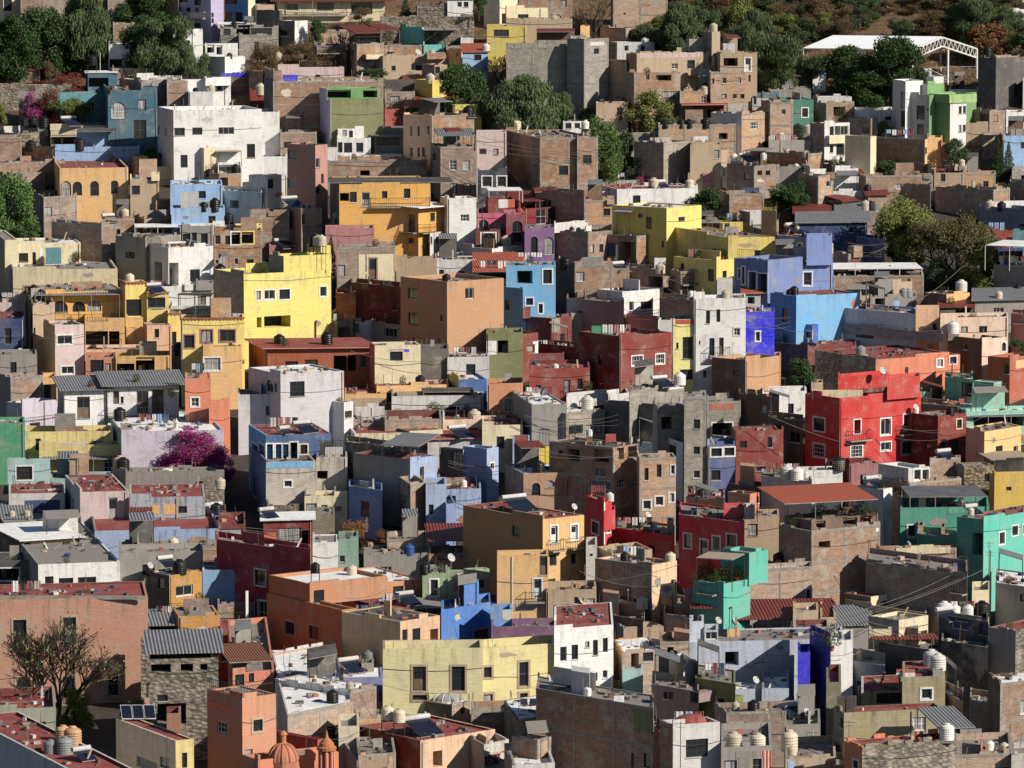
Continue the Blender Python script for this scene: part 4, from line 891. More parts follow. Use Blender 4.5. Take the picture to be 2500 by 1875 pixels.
# survey of the place: X tile origin, H house, B roof room, W openings, K tank, T tree ...; left-wall colours often hold that side's shade
DATA = r'''
X 0 0
T 60 120 520 760 d ;dark green leafy tree at the upper left corner of the hillside
T 400 20 460 700 d ;tall dark evergreen tree behind the solar panel shed
T 760 -120 520 640 p ;huge pale olive pepper tree above the teal house
T 700 240 460 640 d ;dark tree right behind the teal house roof terrace
T 1260 -80 420 330 d ;dark shaded tree high above the white walled lots
T 1400 90 560 760 p ;broad grey green pepper tree beside the lilac apartment house
T 1180 220 420 700 d ;shadowy green tree between pepper trees left of white wall
T 1660 330 330 800 p ;drooping olive tree in front of the tall white wall
H -60 30 180 -160 250 cream cream rgrey ;cream house cut by the upper left corner
W 80 40 70 110 n
H 180 180 580 -30 300 brick brick rgrey a=10 ;bare brick wall house behind the dark trees upper left
H 900 930 1440 0 260 brick brick rgrey a=20 ;shaded brick house hidden behind dark trees near the lilac house
H 960 975 1200 200 420 grey brick rwhite a=12 ;small brick room with white roof between two trees
H 930 940 1120 380 720 grey white rgrey a=10 ;grey white shed with dark open doorway among trees
W 1005 545 110 70 o
H 1400 1540 1540 -90 330 brick brick rgrey ;dark brick flank beside the lilac apartment house
H 1535 1820 1930 -60 400 lilac lilac rgrey a=50 ;lilac apartment house with white balustrade balcony
W 1580 5 80 40 n, 1740 10 60 70 n, 1585 90 35 60 n, 1660 95 40 60 n, 1735 90 35 50 n, 1620 215 40 60 n, 1737 230 60 60 n, 1848 130 20 40 n, 1846 180 20 40 n
R 1595 1815 155 45
H 1940 2140 2200 -60 260 blue cream rgrey a=60 ;upper house with terracotta balcony band and blue glazed ground floor
W 2000 150 60 90 n, 2090 150 60 90 n, 1990 10 100 50 n
H 1480 1490 1750 262 620 grey white rwhite a=12 dp=6 p=.2 ;tall blank white wall house beside the drooping tree
H 1885 1900 2200 240 520 grey conc rgrey a=12 p=.1 ;grey terrace house under a flat pale awning at top
W 1990 270 60 60 n, 2130 270 120 50 o
C 1880 2210 215 rwhite 5
R 1885 2040 355 50
K 2022 375 60 b
H 2050 2060 2300 300 560 conc conc rgrey a=10 ;raw concrete block wall right of the awning terrace
H 1760 1770 2050 375 600 grey white rwhite a=20 ;white washed lot with black gates below the awning
W 1850 420 60 70 o, 1925 430 50 80 o
H 1755 1940 2130 490 760 lgrey white rwhite a=45 p=.3 ;pair of plain white cubes stepping right under the white lot
R 1940 2130 490 40
K 1970 660 55 b
H 1890 1900 2260 630 800 navy brown rwhite a=15 p=.1 ;low building edged with a bright blue parapet
N 2080 648 360 34 cobalt
H 960 970 1400 590 830 brick brick rgrey a=10 p=.1 ;long low brick wall behind the teal house
H 1160 1180 1550 655 900 conc lgrey rwhite a=25 p=.1 ;grey flat shed with bright white sheet roof behind the teal house
H 1030 1230 1470 690 960 brick grey rwhite a=40 p=.05 ;shed with white edged sheet roof right of the teal house
W 1330 790 130 90 o
H 1440 1440 1620 700 1000 brick brick rgrey a=20 ;dark brick wall block left of the white terraces
H 1545 1560 1990 685 960 white white rwhite a=22 p=.8 ;long white terrace walls with stepped partitions
W 1925 740 50 80 n
B 1760 1770 1990 680 800 white white rwhite
H 1620 1625 1840 790 1040 white white rwhite a=8 p=.3 ;small white annexe with dark red base line
B 1622 1626 1765 870 900 red red rred
K 1820 900 78 c
K 1800 960 60 w
K 1685 965 55 b
T -20 380 300 760 r ;dry brown shrub at the far left edge
T 180 420 320 700 r ;olive brown bush behind the solar panel shed
T 440 520 220 760 r ;bare reddish shrub right of the solar panel shed
H 10 60 350 610 800 brown brown redcorr a=30 dp=6 slope=1 ;open shed with red corrugated roof carrying solar panels
S 120 600 150
T 620 620 320 900 m2 ;dark crimson bougainvillea left of the teal roof tower
T 330 690 260 790 m2 ;dim red bougainvillea over the rubble garden wall
H -60 -50 620 735 960 stone stone rtan a=4 dp=3 p=.1 ;long rubble stone garden wall at the left edge
H 160 165 330 790 1100 stone grey rgrey a=12 dp=2 ;grey rendered garden wall fragment under the magenta flowers
T 280 790 230 1125 m ;magenta bougainvillea spilling over the grey wall
T 420 780 240 1120 m2 ;crimson bougainvillea next to the magenta one
T 560 830 430 1110 y ;sunlit olive leafy tree left of the teal house
H 510 520 940 810 1150 teal teal rgrey a=35 dp=5 ;low wing of the teal house with two narrow windows
W 735 930 70 110 o, 820 920 22 80 n, 852 920 22 80 n
H 740 760 1010 640 900 dteal dteal rgrey a=12 dp=4 p=.1 ;teal roof tower with open laundry porch
W 890 710 170 80 o
C 730 1020 632 rwhite 4
K 795 560 90 b
A 862 630 180
H 870 935 1360 780 1330 dteal dteal rgrey a=12 p=.3 ;main teal house with large gridded arched window
B 1180 1182 1360 808 812 dteal dteal rgrey
W 1065 950 120 140 ag, 1263 905 70 90 n, 1245 1120 110 170 n
P 630 800 50
P 1280 800 70
T 0 880 130 1120 y ;yellow green palm like bush at the left edge
H -60 155 420 1150 1330 brick stone rgrey a=40 ;ruined brick walls with rubble at the left edge
K 205 1085 70 b
K 290 1100 100 b
K 450 1110 110 b
H -60 -50 190 1180 1500 brick brick rgrey a=8 ;low bare brick wall house at the left edge
H 430 435 1055 1085 1300 cream cream rgrey a=10 p=.1 ;cream yellow loggia behind a black steel frame
W 560 1215 230 70 o, 900 1235 120 60 n, 980 1225 60 80 o
C 640 1070 1095 rgrey 6
S 590 1130 140
R 440 1205 1240 120
H 190 460 470 1285 1500 brick brick rgrey a=60 ;dark brick wall left of the light blue wall
K 258 1400 100 b
H 470 475 1205 1268 1460 lblue lblue rgrey a=10 dp=5 ;long light blue washed brick wall
B 600 640 695 1370 1440 conc conc rgrey
K 648 1370 110 b
H 1115 1180 1275 1350 1560 conc tan rgrey a=35 dp=3 ;square tan water cistern block beside the blue wall
T 1290 1260 170 1480 d ;small dark bush wedged beside the big white apartment house
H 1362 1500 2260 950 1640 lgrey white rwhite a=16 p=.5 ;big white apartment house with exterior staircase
W 1573 1135 90 68 n, 1735 1130 85 62 n, 1980 1128 135 62 n, 1397 1120 16 70 n, 1465 1130 16 60 n, 1390 1345 30 60 n, 1620 1390 60 110 d, 1700 1560 40 50 n, 2190 1300 70 120 n
H 1655 1760 1870 1275 1640 lgrey cream rwhite a=30 dp=4 ;narrow white stair wing in front of the white apartments
H 1850 1880 2090 1400 1640 brick white rwhite a=12 dp=5 ;white porch room with straw coloured canopy
W 1990 1450 150 60 o, 1830 1540 80 90 n
C 1860 2080 1310 rtan 4
H 1780 1890 2080 1500 1700 adobe brick rgrey a=35 dp=4 ;brick terrace with small timber gates under the porch
W 1935 1570 70 80 o
K 2030 1600 110 b
K 1605 1590 70 b
A 1590 1520 110
H -60 -50 560 1405 1660 rbrick brick rred a=25 dp=9 p=.2 ;low red roofed house left of the orange arched house
H 0 100 390 1500 1750 brick brick rgrey a=50 dp=7 ;dark brick block left of the orange arched house
H 390 520 1110 1450 1960 ochre ochre rred a=12 p=.4 ;orange ochre house with four arched windows
W 585 1630 90 140 a, 710 1625 80 120 a, 857 1625 75 130 a, 1027 1615 70 120 a
B 400 402 520 1535 1540 ochre ochre rred
H 1110 1125 1375 1545 1960 cream tan rwhite a=12 p=.2 ;cream annexe with white domed roof beside the orange arches
W 1208 1640 70 80 n
B 1300 1305 1375 1495 1560 cream cream rgrey
H 1180 1200 1475 1440 1620 white cream rwhite a=15 p=.2 ;low white terrace stacked with chairs behind the cream annexe
T 120 1500 420 2100 y2 ;round light green tree at the left edge under the orange house
H 1465 1470 1920 1590 1980 blue lblue rwhite a=8 p=.3 ;plain light blue cube under the white apartments
X 0 450
T 250 250 260 560 y2 ;lower right part of the round tree at left edge
H 300 380 665 110 480 brick brick rgrey a=70 ;shadowed dark brick wall under the orange arched house left
T 520 230 200 400 d ;dark shrub against the shadowed brick wall
H 450 880 1010 350 900 brick brick rgrey a=68 p=.2 ;long dark brick wall stepping down beside the cream tank
H 870 880 1160 300 560 brick brick rgrey a=14 ;low brick roof room with cream tank below ochre house
K 1070 290 85 c
S 950 330 110
H 1160 1245 1610 300 520 brick brick rgrey a=40 ;reddish brick low block in front of the light blue cube
H 1475 1480 1940 205 560 lblue lblue rgrey a=6 ;lower light blue wall with two black tanks in front
K 1742 305 85 b
K 1858 285 120 b
H 1920 1925 2260 60 420 blue lgrey rwhite a=72 ;shaded bluish white wall right of the light blue cube
H 1000 1255 1560 460 1000 grey conc rgrey a=65 p=.1 ;dark grey plastered block with small broken window
W 1160 610 80 55 n
H 1560 1570 1840 360 620 dgrey grey rgrey a=10 ;dark workshop rooms on roof left of the yellow framed loggia
W 1625 470 65 90 n, 1705 480 40 130 d, 1790 470 60 90 n
C 1160 1560 375 rwhite 4
H 1615 1620 2000 340 560 brick white rgrey a=8 p=.1 ;white edged brick roof strip behind the black tanks
K 1960 350 100 b
H -60 48 160 480 1080 tan cream rgrey a=12 p=.1 ;tall narrow cream strip of the left edge terrace house
H 100 160 700 510 1000 cream cream rwhite a=12 p=.1 ;cream roof terrace with green curtain and striped tent
W 203 630 80 75 n, 340 640 30 110 d, 390 630 70 120 o
N 505 620 130 150 teal
N 400 610 30 120 white
B 600 700 720 560 700 brick brick rgrey
P 810 660 60
P 690 680 70
H 60 118 1018 735 1260 brick cream2 rgrey a=6 p=.3 ;long pale cream house with three brown framed windows
W 295 908 80 60 nk, 548 893 50 50 nk, 750 895 80 60 nk
H 1252 1455 1842 545 1130 lgrey white rdark a=24 p=.2 ;modern white house with dark glazed corner loggia
W 1505 775 80 200 o, 1710 790 85 115 n, 1405 770 80 200 o, 1310 760 90 200 o
R 1270 1420 545 60
H 1840 1848 2260 400 960 brick brick rgrey a=10 ;unfinished brick apartments with lemon yellow framed loggia
W 1905 480 50 80 n, 1990 480 40 75 n, 1908 668 45 36 n, 2062 665 30 50 n, 2180 690 60 90 n, 2060 465 75 105 ow, 2160 460 100 100 oy
B 2020 2025 2260 355 400 yel lemon rgrey
A 1850 400 40
H 1840 1935 2100 790 1200 brick conc rgrey a=40 ;grey block side wall with black tank left of the yellow tower
K 1895 1000 120 b
H 1380 1390 1840 880 1250 grey white rwhite a=8 ;low white walled yard below the modern white house
B 1580 1590 1690 860 970 white white rwhite
B 1680 1690 1840 850 1010 grey grey rgrey
H 1465 1470 2110 1050 1300 grey white rgrey a=5 p=.9 ;white fenced roof wall behind the dentil topped yellow house
R 1560 2100 1155 80
H -60 -50 230 1020 1400 pink lpink rgrey a=12 ;pale pinkish old wall at the left edge
H -60 -50 215 1160 1800 dblue dblue rred a=8 ;dark blue shaded house at the left edge
W 115 1310 60 140 d, 100 1500 60 80 n
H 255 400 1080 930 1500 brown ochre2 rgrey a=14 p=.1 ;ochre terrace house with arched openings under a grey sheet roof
W 560 1055 130 100 a, 720 1055 110 90 a, 850 1050 120 90 a, 365 1065 45 100 n, 302 1050 14 80 n
C 300 1040 950 corr 7
R 490 1080 1180 60
H 1040 1085 1275 850 1500 ochre yel2 rgrey a=14 p=.1 dent=1 ;yellow square tower with cream tank and dentil cornice
W 1165 1063 130 145 n
K 1117 850 85 c
H 1240 1270 1460 935 1500 yel2 yel2 rgrey a=10 p=.1 dent=1 ;yellow cornice room with white curtained open window
W 1350 1020 150 90 n
S 1345 940 130
H 1085 1090 1440 1145 1500 ochre ochre rgrey a=8 p=.1 ;orange base below the yellow tower
H 1430 1450 1560 1115 1560 yel2 yel2 rgrey a=14 p=.1 dent=1 ;narrow yellow pier left of the dentil topped house
W 1520 1330 60 120 d
H 1560 1565 2110 1160 1900 yel2 yel2 rgrey a=8 p=.2 dent=1 ;yellow dentil topped house with pink framed windows
W 1660 1355 85 110 nm, 1810 1310 95 110 nm, 1985 1305 130 100 nm
H 1750 1755 2090 1400 1950 ochre ochre rgrey a=8 p=.1 dp=6 ;orange lower front with pink framed white gridded window
W 1835 1550 140 110 wm
H 230 290 480 1050 1750 brown tan rgrey a=60 ;narrow brown side lane wall left of the pink tower house
W 305 1270 16 70 n, 358 1280 16 60 n
H 380 480 730 1215 1900 ochre lpink rgrey a=20 p=.2 ;pale pink tower house with two framed windows
W 598 1340 125 75 nw, 620 1602 105 65 nw
H 728 735 1080 1185 1600 ochre ochre rgrey a=6 p=.6 ;golden terrace floor with barred openings beside pink tower
W 855 1340 190 150 o, 1020 1335 90 140 o
R 740 1080 1400 60
H 1235 1270 1485 1215 1620 salmon peach rgrey a=12 p=.1 ;peach block with single narrow window
W 1383 1283 40 75 n
H 1085 1090 1240 1240 1560 ochre ochre rgrey a=6 ;curved orange wall recess left of the peach block
H 730 735 1270 1425 1750 peach peach rgrey a=5 p=.3 ;long peach parapet band over the barred rooms
H 735 742 1000 1490 1900 salmon salmon rgrey a=6 dp=5 ;salmon ground room with large iron grille
W 872 1568 115 110 g, 965 1575 50 65 n
H 1000 1003 1465 1480 1900 ochre ochre rgrey a=5 dp=5 ;deep yellow ground room with two openings
W 1093 1585 150 80 o, 1283 1555 160 130 o
H 1465 1480 1710 1440 1800 conc tan rgrey a=12 ;small brick shed with black tank at yellow house foot
K 1543 1550 115 b
B 1475 1480 1640 1560 1700 conc conc rgrey
H -60 -50 325 1470 2000 white grey rgrey a=12 p=.2 ;white grey stepped garden wall at the left edge
T 900 860 160 960 r ;wispy shrub before the long cream house
X 0 900
H -60 95 375 75 560 grey brick rgrey a=35 p=.3 ;grey brick block wall with steps at the left edge
H 370 375 490 80 500 ochre ochre rgrey a=10 dp=5 ;dim golden side passage right of the grey block wall
W 425 200 60 130 d
H 60 195 495 300 720 lgrey lilacg rgrey a=68 ;shaded lilac grey low house behind the thin railing
W 340 490 90 50 n
R 180 960 490 110
H 500 560 925 180 640 lgrey white corr a=14 dp=7 eave=.6 ;white cottage wing with grey wavy roof and tall door
W 755 335 110 190 d
H 880 930 1545 140 620 grey white corr a=12 dp=8 eave=.7 ;long white cottage with three dark glazed doors
W 1035 250 50 110 d, 1085 270 25 60 n, 1260 290 100 190 d, 1390 280 100 200 d
R 950 1320 400 60
H 930 1340 1670 420 640 white lblue2 rwhite a=50 p=.1 ;small pale flat block under the white cottage
R 930 1100 540 90
H 1595 1600 1820 85 760 orgr orgr rgrey a=8 p=.1 ;bright orange house with white cross window
W 1708 288 65 75 gw
H 1780 1805 1985 275 800 dorg orgr rgrey a=25 p=.1 ;lower orange wall block beside the big lilac grey house
H -60 -50 220 470 1000 green green rgrey a=8 p=.3 ;bright green wall house at the left edge
W 5 620 20 90 n
H 215 220 965 545 900 yel2 lyel rgrey a=4 p=.5 dp=5 ;long pale yellow weathered wall
H 330 340 1060 660 960 yel2 lyel rgrey a=4 dp=3 ;pale yellow terrace inner wall under the striped roof
W 965 830 80 130 g, 1110 830 90 150 n
R 340 900 960 30
C 370 1470 770 corr 7
H 960 1050 1930 545 1000 lgreen2 lilacg rwhite a=10 dp=8 p=.2 ;white roofed low house behind the magenta bougainvillea
B 1035 1038 1145 510 570 grey grey rgrey
J 1520 545 130 white 140
T 1600 510 640 960 m3 ;huge magenta bougainvillea draping over a white roof
T 1940 760 200 1010 m3 ;magenta spray hanging at the right of the great bougainvillea
T 1400 560 380 935 m3 ;lower left lobe of the great magenta bougainvillea
K 270 755 120 b
H 20 70 435 785 1220 grey aqua rgrey a=10 p=.1 ;pale aqua box house with white framed gridded window
W 248 900 135 115 gw
H 435 440 960 950 1200 aqua aqua rgrey a=5 p=.3 ;low faded aqua wall right of the aqua box house
H 960 1085 1935 890 1200 grey grey rgrey a=4 p=.2 dp=3 x=1 ;long grey parapet wall with white little dome
J 1440 890 120 white 60
K 970 1040 125 p
K 1060 1030 120 b
H 75 80 560 1080 1400 lgrey lgrey rred a=8 p=.05 ;low grey white house with maroon rim and blue sail cloth
N 400 1210 300 150 dblue
H 565 695 1115 1065 1560 lgrey lpink rred a=12 p=.1 ;whitish pink old house with a tall narrow dark door
W 1005 1210 80 200 d, 663 1160 14 90 n
H 1115 1120 1770 1110 1560 lgrey peel rred a=5 p=.05 dp=9 ;peeling blue white and ochre wall under red roof
W 1600 1215 75 60 n
N 1490 1215 110 90 ochre
N 1370 1215 60 80 ochre
N 1220 1290 190 130 white
C 1110 1310 1215 redcorr 2
H 1740 1750 1935 1000 1300 stone stone rtan a=6 dp=4 ;rubble stone wall end right of the grey parapet
K 1908 1220 100 c
H 1855 1860 1950 1225 1500 dred dred rgrey a=10 dp=4 ;dark red plinth block with peach tank above
K 745 1415 110 b
K 800 1400 90 b
S 900 1390 160
S 1390 1360 100
H 700 820 1890 1400 1800 grey lblue3 rred a=8 dp=7 p=.3 ;long cracked pale blue wall with a dark stain pattern
A 1785 1550 200
H 1880 1885 2120 1345 1760 dred dred rred a=10 ;dark red lattice brick screen house
W 2000 1460 200 160 g
H -60 -50 260 1290 1500 grey grey corr a=10 eave=.3 ;grey corrugated shed roof at left with cream tanks
K 90 1375 60 c
K 220 1375 60 c
H -60 205 680 1480 1900 brown tan rwhite a=25 eave=.5 dp=5 ;wooden boarded hut under a wide pale sheet roof
W 410 1570 130 120 n, 590 1570 120 120 n, 260 1560 60 120 o
H 670 690 840 1480 1860 grey grey rgrey a=10 ;grey yard with metal stair railing right of the wooden hut
R 690 830 1560 80
H 1020 1030 1540 1560 2000 grey grey rgrey a=10 p=.1 ;rough grey wall house with weathered flat roof
K 1565 1610 100 c
H 1610 1620 2020 1550 2000 brick brick rgrey a=10 p=.2 ;plain brown brick wall left of the maroon house
T 200 290 160 360 b ;dry twigs beside the grey brick block wall
X 0 1350 3.16
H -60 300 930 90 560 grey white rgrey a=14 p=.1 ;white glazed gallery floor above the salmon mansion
W 410 165 70 15 n, 535 158 100 15 n, 700 150 140 15 n, 412 230 65 100 n, 540 235 110 85 n, 700 220 140 70 n
H -60 -50 290 60 420 white dgrey rgrey a=6 ;shaded room with broad dark window at the left edge
W 90 165 180 90 ow
R 800 860 230 190
H -60 -50 90 240 420 white white rwhite a=10 ;white roof edge at the left behind the salmon mansion
H 920 925 1570 0 500 grey grey rgrey a=10 ;rough grey plaster gable wall behind the ochre rooms
H 1130 1310 1560 175 620 brown mustard rwhite a=42 dp=7 p=.1 ;small mustard ochre house with black tank and pots
W 1445 290 130 80 n, 1268 235 50 90 n, 1150 165 20 30 n, 1185 180 20 30 n
K 1385 165 120 b
S 1290 110 120
P 1600 450 110
P 1390 470 60
R 1320 1700 480 120
D 1090 220 50
H 1330 1380 1700 490 900 mustard mustard rgrey a=10 p=.1 ;plain mustard wall block below the potted terrace
H 1555 1565 1865 135 560 white blue4 rgrey a=8 p=.1 ;plain sky blue cube right of the mustard house
H 1660 1680 1970 395 620 pink brick rred a=14 dp=9 ;red roofed brick house in front of the sky blue cube
R 1700 1960 600 150
H 1690 1700 2000 640 1000 red2 red2 rred a=10 ;vermilion low roofs behind the little tiled turret
N 1880 670 160 60 lgrey
N 1920 300 20 10 white
H -260 -250 1148 370 1200 salmonw salmonw rred a=9 dp=8 p=.15 ;big weathered salmon mansion with stone framed tall windows
W 190 610 100 190 dk, 570 600 100 210 dk, 900 1010 90 200 dk, 210 1010 100 110 ak, 560 1060 90 220 dk
N 300 700 1700 22 conc
P 660 320 10
T 420 480 900 1400 b3 ;large thin branched tree spreading before the salmon mansion
T 1040 1120 220 1420 y ;feathery green shrub beneath the large thin branched tree
T 580 1040 300 1420 y ;leafy green base of the large thin branched tree
T 560 480 160 760 y ;green tuft on a window of the salmon mansion
H 1150 1155 1390 560 900 dgrey brown corr a=10 dp=4 eave=.2 ;dark shed with steel sheet roof beside the salmon mansion
W 1260 600 200 60 o
H 1150 1160 1690 770 1620 stone stone3 corr a=8 dp=5 eave=.4 ;rough rubble stone house under a bluish corrugated roof
W 1400 785 460 60 o, 1270 890 150 65 o, 1468 885 95 60 o, 1597 880 55 50 o, 1280 1120 80 50 n, 1350 1240 220 160 o
H 1080 1090 1160 700 1230 stone stone rgrey a=6 dp=2 ;crumbling stone pilaster with a carved capital
A 1395 1200 190
H 1095 1100 1235 1150 1300 stone salmonw rgrey a=8 dp=2 ;rubble heap wall below the carved capital
H 1760 1800 2120 930 1560 terra2 terra2 rgrey a=30 dp=5 ;small coral turret floor with old clay tile roof
W 1870 1010 70 160 n, 1960 960 40 80 g
N 1700 1020 130 180 terra2
C 1770 2110 850 rtile2 5
H 1605 1875 2135 1120 2100 terra2 orgt rgrey a=38 p=.1 dp=8 ;coral orange corner house with lattice balustrade terrace
W 1735 1345 75 90 g, 2010 1330 70 90 gk, 1940 1560 60 90 n
R 1885 2130 1120 80
R 1610 1870 1120 80
N 1735 1165 200 50 org
H -60 -50 435 1210 1700 conc greeng rred a=14 dp=9 p=.5 ;grey green rounded roof house at the lower left edge
H 1285 1290 1400 1240 1700 dred brickc rred a=8 dp=3 ;maroon rimmed chimney like block by the curved yellow gable
H 900 1360 1500 1450 2100 lpeach lyel rred a=30 dp=10 p=.1 ;yellow house with curved gable and three solar panels
W 1450 1600 40 120 n, 1300 1620 80 80 n, 1160 1630 160 80 n
M 740 1430
B 900 905 975 1470 1560 lyel lyel rgrey
H -250 620 1040 1715 2300 lgrey lgrey rred a=32 p=.2 ;wide crimson roofed house with tanks at the lower left corner
K 580 1480 150 o
K 530 1440 120 o
K 390 1545 110 g
K 500 1550 140 g
S 650 1600 140
X 625 0
H 130 190 1110 0 200 cream cream redcorr a=6 dp=6 eave=1 ;long school like gallery with red eave and cream columns
W 340 60 100 60 n, 620 55 140 60 n, 930 70 180 90 n
R 220 800 130 50
A 487 140 130
H -60 10 160 40 260 lgrey tan rgrey a=20 ;tan block left of the red eaved gallery
H 5 205 225 90 380 dgrey dgrey rgrey a=60 ;dark grey cube under the gallery left end
H 200 335 445 180 480 dgrey white rgrey a=45 ;grey house with one white washed sunlit side wall
W 260 285 90 50 n
H -60 -50 195 235 520 conc conc rwhite a=10 ;concrete terrace with glazed porch at upper left centre
W 60 270 180 60 n
T 520 160 150 480 d ;small green tree right of the grey and white house
T 720 110 330 600 b ;bare leafless tree standing in front of the red awnings
T 900 60 220 260 r ;olive bush in front of the red eaved gallery
T 1290 -30 110 200 c ;dark cone shaped cypress beside the gallery
H 1060 1070 1880 150 420 stone stone rtan a=4 dp=4 ;long dark rubble retaining wall under the little white house
H 1370 1380 1660 40 240 stone stone rtan a=4 ;rubble wall terrace with climbing plants
T 1540 30 140 200 r ;reddish climbing shrub on the rubble terrace
H 1640 1650 1870 -10 240 lgrey white redcorr a=8 ;little white house with two square windows above the rubble wall
W 1760 38 40 45 n, 1816 38 40 45 n
T 1920 -60 120 420 d ;dark narrow tree right of the little white house
H 1965 2100 2330 -40 260 cream cream rgrey a=55 ;cream upper house with open bays
W 2150 160 60 90 o
H 1985 1990 2330 225 560 ochre yel rgrey a=8 ;yellow ochre house with dark gridded window high up
W 2115 285 130 60 n
H 480 500 800 270 440 adobe adobe rred a=10 ;low adobe wall behind the bare tree
H 505 520 780 390 640 grey brick rgrey a=10 ;shaded yard with dark metal fence behind the bare tree
R 510 780 455 60
T 380 340 420 640 r ;wide olive brown bush near the cream water tank
T 80 340 300 700 r ;olive bush at the left behind the cream water tank
T 640 460 300 640 r ;low brown bush right of the cream tank
H 790 870 1100 380 720 brick brick rgrey a=40 ;brick house under the dark red patio awnings
W 855 455 25 45 n
C 850 1090 285 redcorr 6
C 1080 1240 262 redcorr 5
R 880 1410 400 60
H 1060 1070 1430 390 600 brick brick rtan a=8 ;low brick parapet terrace crowded with posts
P 1150 385 100
H 1240 1430 1450 235 480 turq turq rgrey a=60 p=.2 ;turquoise roof room with yellow shade cloth
H 1430 1440 1620 385 520 turq turq rgrey a=8 ;turquoise house base left of the white cube
W 1525 330 130 80 o
C 1440 1620 262 rgrey 5
C 1630 1760 260 rgrey 5
H 1630 1640 1760 400 560 grey grey rgrey a=8 ;grey terrace under a cream canopy beside the white cube
H 1760 1765 1875 325 540 lgrey white rwhite a=6 ;small plain white cube right of the turquoise house
H 1640 1770 1780 430 700 ochre ochre rgrey a=55 ;ochre side wall with two tiny windows
W 1740 470 20 25 n
H 1775 1780 2000 450 720 lblue lblue tile a=12 ;pale blue house with terracotta tiled roof edge
W 1915 495 60 50 n
T 2110 330 320 760 b ;grey bare tree in front of the upper yellow house
K 2135 460 75 w
H 780 1095 1640 480 740 grey tan rwhite a=20 dp=10 ;long tan brick house with ribbon of small windows
B 790 950 1095 470 590 brick cream rwhite
W 975 525 30 35 o, 1025 525 55 40 o, 1085 525 25 35 o
B 1470 1475 1635 460 590 brick brick rwhite
K 1515 480 55 c
S 1520 530 70
D 1400 520 60
S 1085 440 50
H 1430 1540 1650 560 820 conc tan rgrey a=30 ;tan brick corner behind the big dark green tree
W 1555 605 40 60 n
T 950 580 380 800 d2 ;low scrubby green bushes below the tan brick house
H 140 190 760 580 800 pink lpink rred a=10 ;long pinkish roof room wall behind the white roof edge
B 190 195 520 545 585 tan tan rgrey
K 115 525 80 c
S 380 530 80
H -60 60 70 620 900 brown ochre rgrey a=30 ;blue and ochre wall at left below the olive bush
H 70 150 1100 700 1300 dgrey brick rwhite a=10 dp=14 p=.3 ;wide dark brown brick building with white roof edge
B 75 150 220 610 720 brick brick rgrey
N 295 680 130 70 cobalt
H -60 -50 130 790 1000 red red rgrey a=8 ;dark red low block left of the wide brick building
K 48 955 105 c
H 200 210 525 1140 1420 brick brick rgrey a=10 ;small brick block below the long shadow of the brick building
D 290 1110 60
H 545 635 1095 850 1400 lilac olive rgrey a=15 p=.2 dp=7 ;green house with a lilac side wall
B 545 610 1070 765 870 lilac lgreen rwhite
W 725 810 200 70 o, 1000 810 120 60 o
L 740 950 820
H 1105 1110 1370 790 1100 brick brick rgrey a=12 ;brick block between the green and yellow houses
W 1210 855 80 55 n
N 1250 730 260 90 dgrey
H 1100 1110 1265 940 1200 dred lred rgrey a=30 ;small brownish red cube beside the green house
H 1370 1520 1640 690 1060 yel yel rgrey a=40 ;tall yellow tower block left of the big tree
K 1500 840 90 c
B 1450 1455 1540 840 860 brick brick rgrey
H 1310 1330 1690 920 1180 grey green redcorr a=12 eave=.8 dp=8 ;terrace room with dark red corrugated roof and glass front
W 1560 955 100 50 n, 1360 950 60 60 n
N 1515 975 90 50 white
H 1640 1700 1945 900 1300 yel yel rgrey a=12 ;lower yellow block with solar heater beside the big tree
S 1820 870 120
T 1760 560 480 1200 d ;big bright green tree beside the yellow blocks
T 1640 600 260 900 d ;round green treetop just left of the big tree
T 1980 760 360 1260 p ;grey green olive crown merging with the big tree
H 1270 1515 1880 1000 1560 peach brick rgrey a=40 ;peach sided tall house with slit windows and brick front
W 1350 1130 20 80 n, 1412 1130 20 80 n, 1350 1310 20 80 n, 1412 1310 20 80 n, 1495 1120 18 70 n, 1455 1310 30 80 n
K 1855 1090 110 b
S 1820 1120 90
H 690 700 1300 1105 1360 grey grey rred a=6 ;grey roof terrace building behind the white roof house
H 1010 1020 1290 1170 1380 grey grey corr a=8 eave=.5 ;grey porch with dark opening and striped sheet roof
W 1150 1215 200 70 o
H 690 700 990 1190 1440 white white rwhite a=6 p=.2 ;white roof house with cream water tank on top
B 700 705 930 1110 1200 white white rwhite
W 835 1155 35 60 n, 780 1145 40 60 n
W 810 1285 70 110 n, 910 1270 60 80 n, 740 1270 40 90 n
K 835 1100 95 c
B 915 918 1040 1020 1110 conc conc rgrey
H 580 620 1480 1385 1700 brick brick rwhite a=6 dp=10 p=.6 ;long low brick wall house with white roof above the yellow balcony house
B 640 645 1260 1340 1380 lgrey white rwhite
N 640 1290 110 40 lgrey
H -60 -50 205 965 1400 white white rwhite a=8 ;right end of the white apartments with shaded stair
H -60 -50 270 1350 1560 lgrey white rwhite a=6 ;white slab wall left of the tall pink brick tower
N 80 1310 120 50 brown
H -60 100 268 1515 1900 lgrey lgrey rwhite a=46 ;shaded blue white wall under the white slab wall
W 125 1585 55 90 n
H 275 515 620 1250 2000 pinkbrick pinkbrick rgrey a=62 ;tall narrow pink brick tower
W 328 1332 70 75 n, 325 1580 70 75 n, 547 1405 35 80 n, 592 1540 22 85 n, 548 1640 35 50 n
B 410 430 490 1225 1255 brick brick rgrey
H 1505 1590 1895 1265 1800 brick brick rgrey a=12 ;three storey brown brick house with black gridded windows
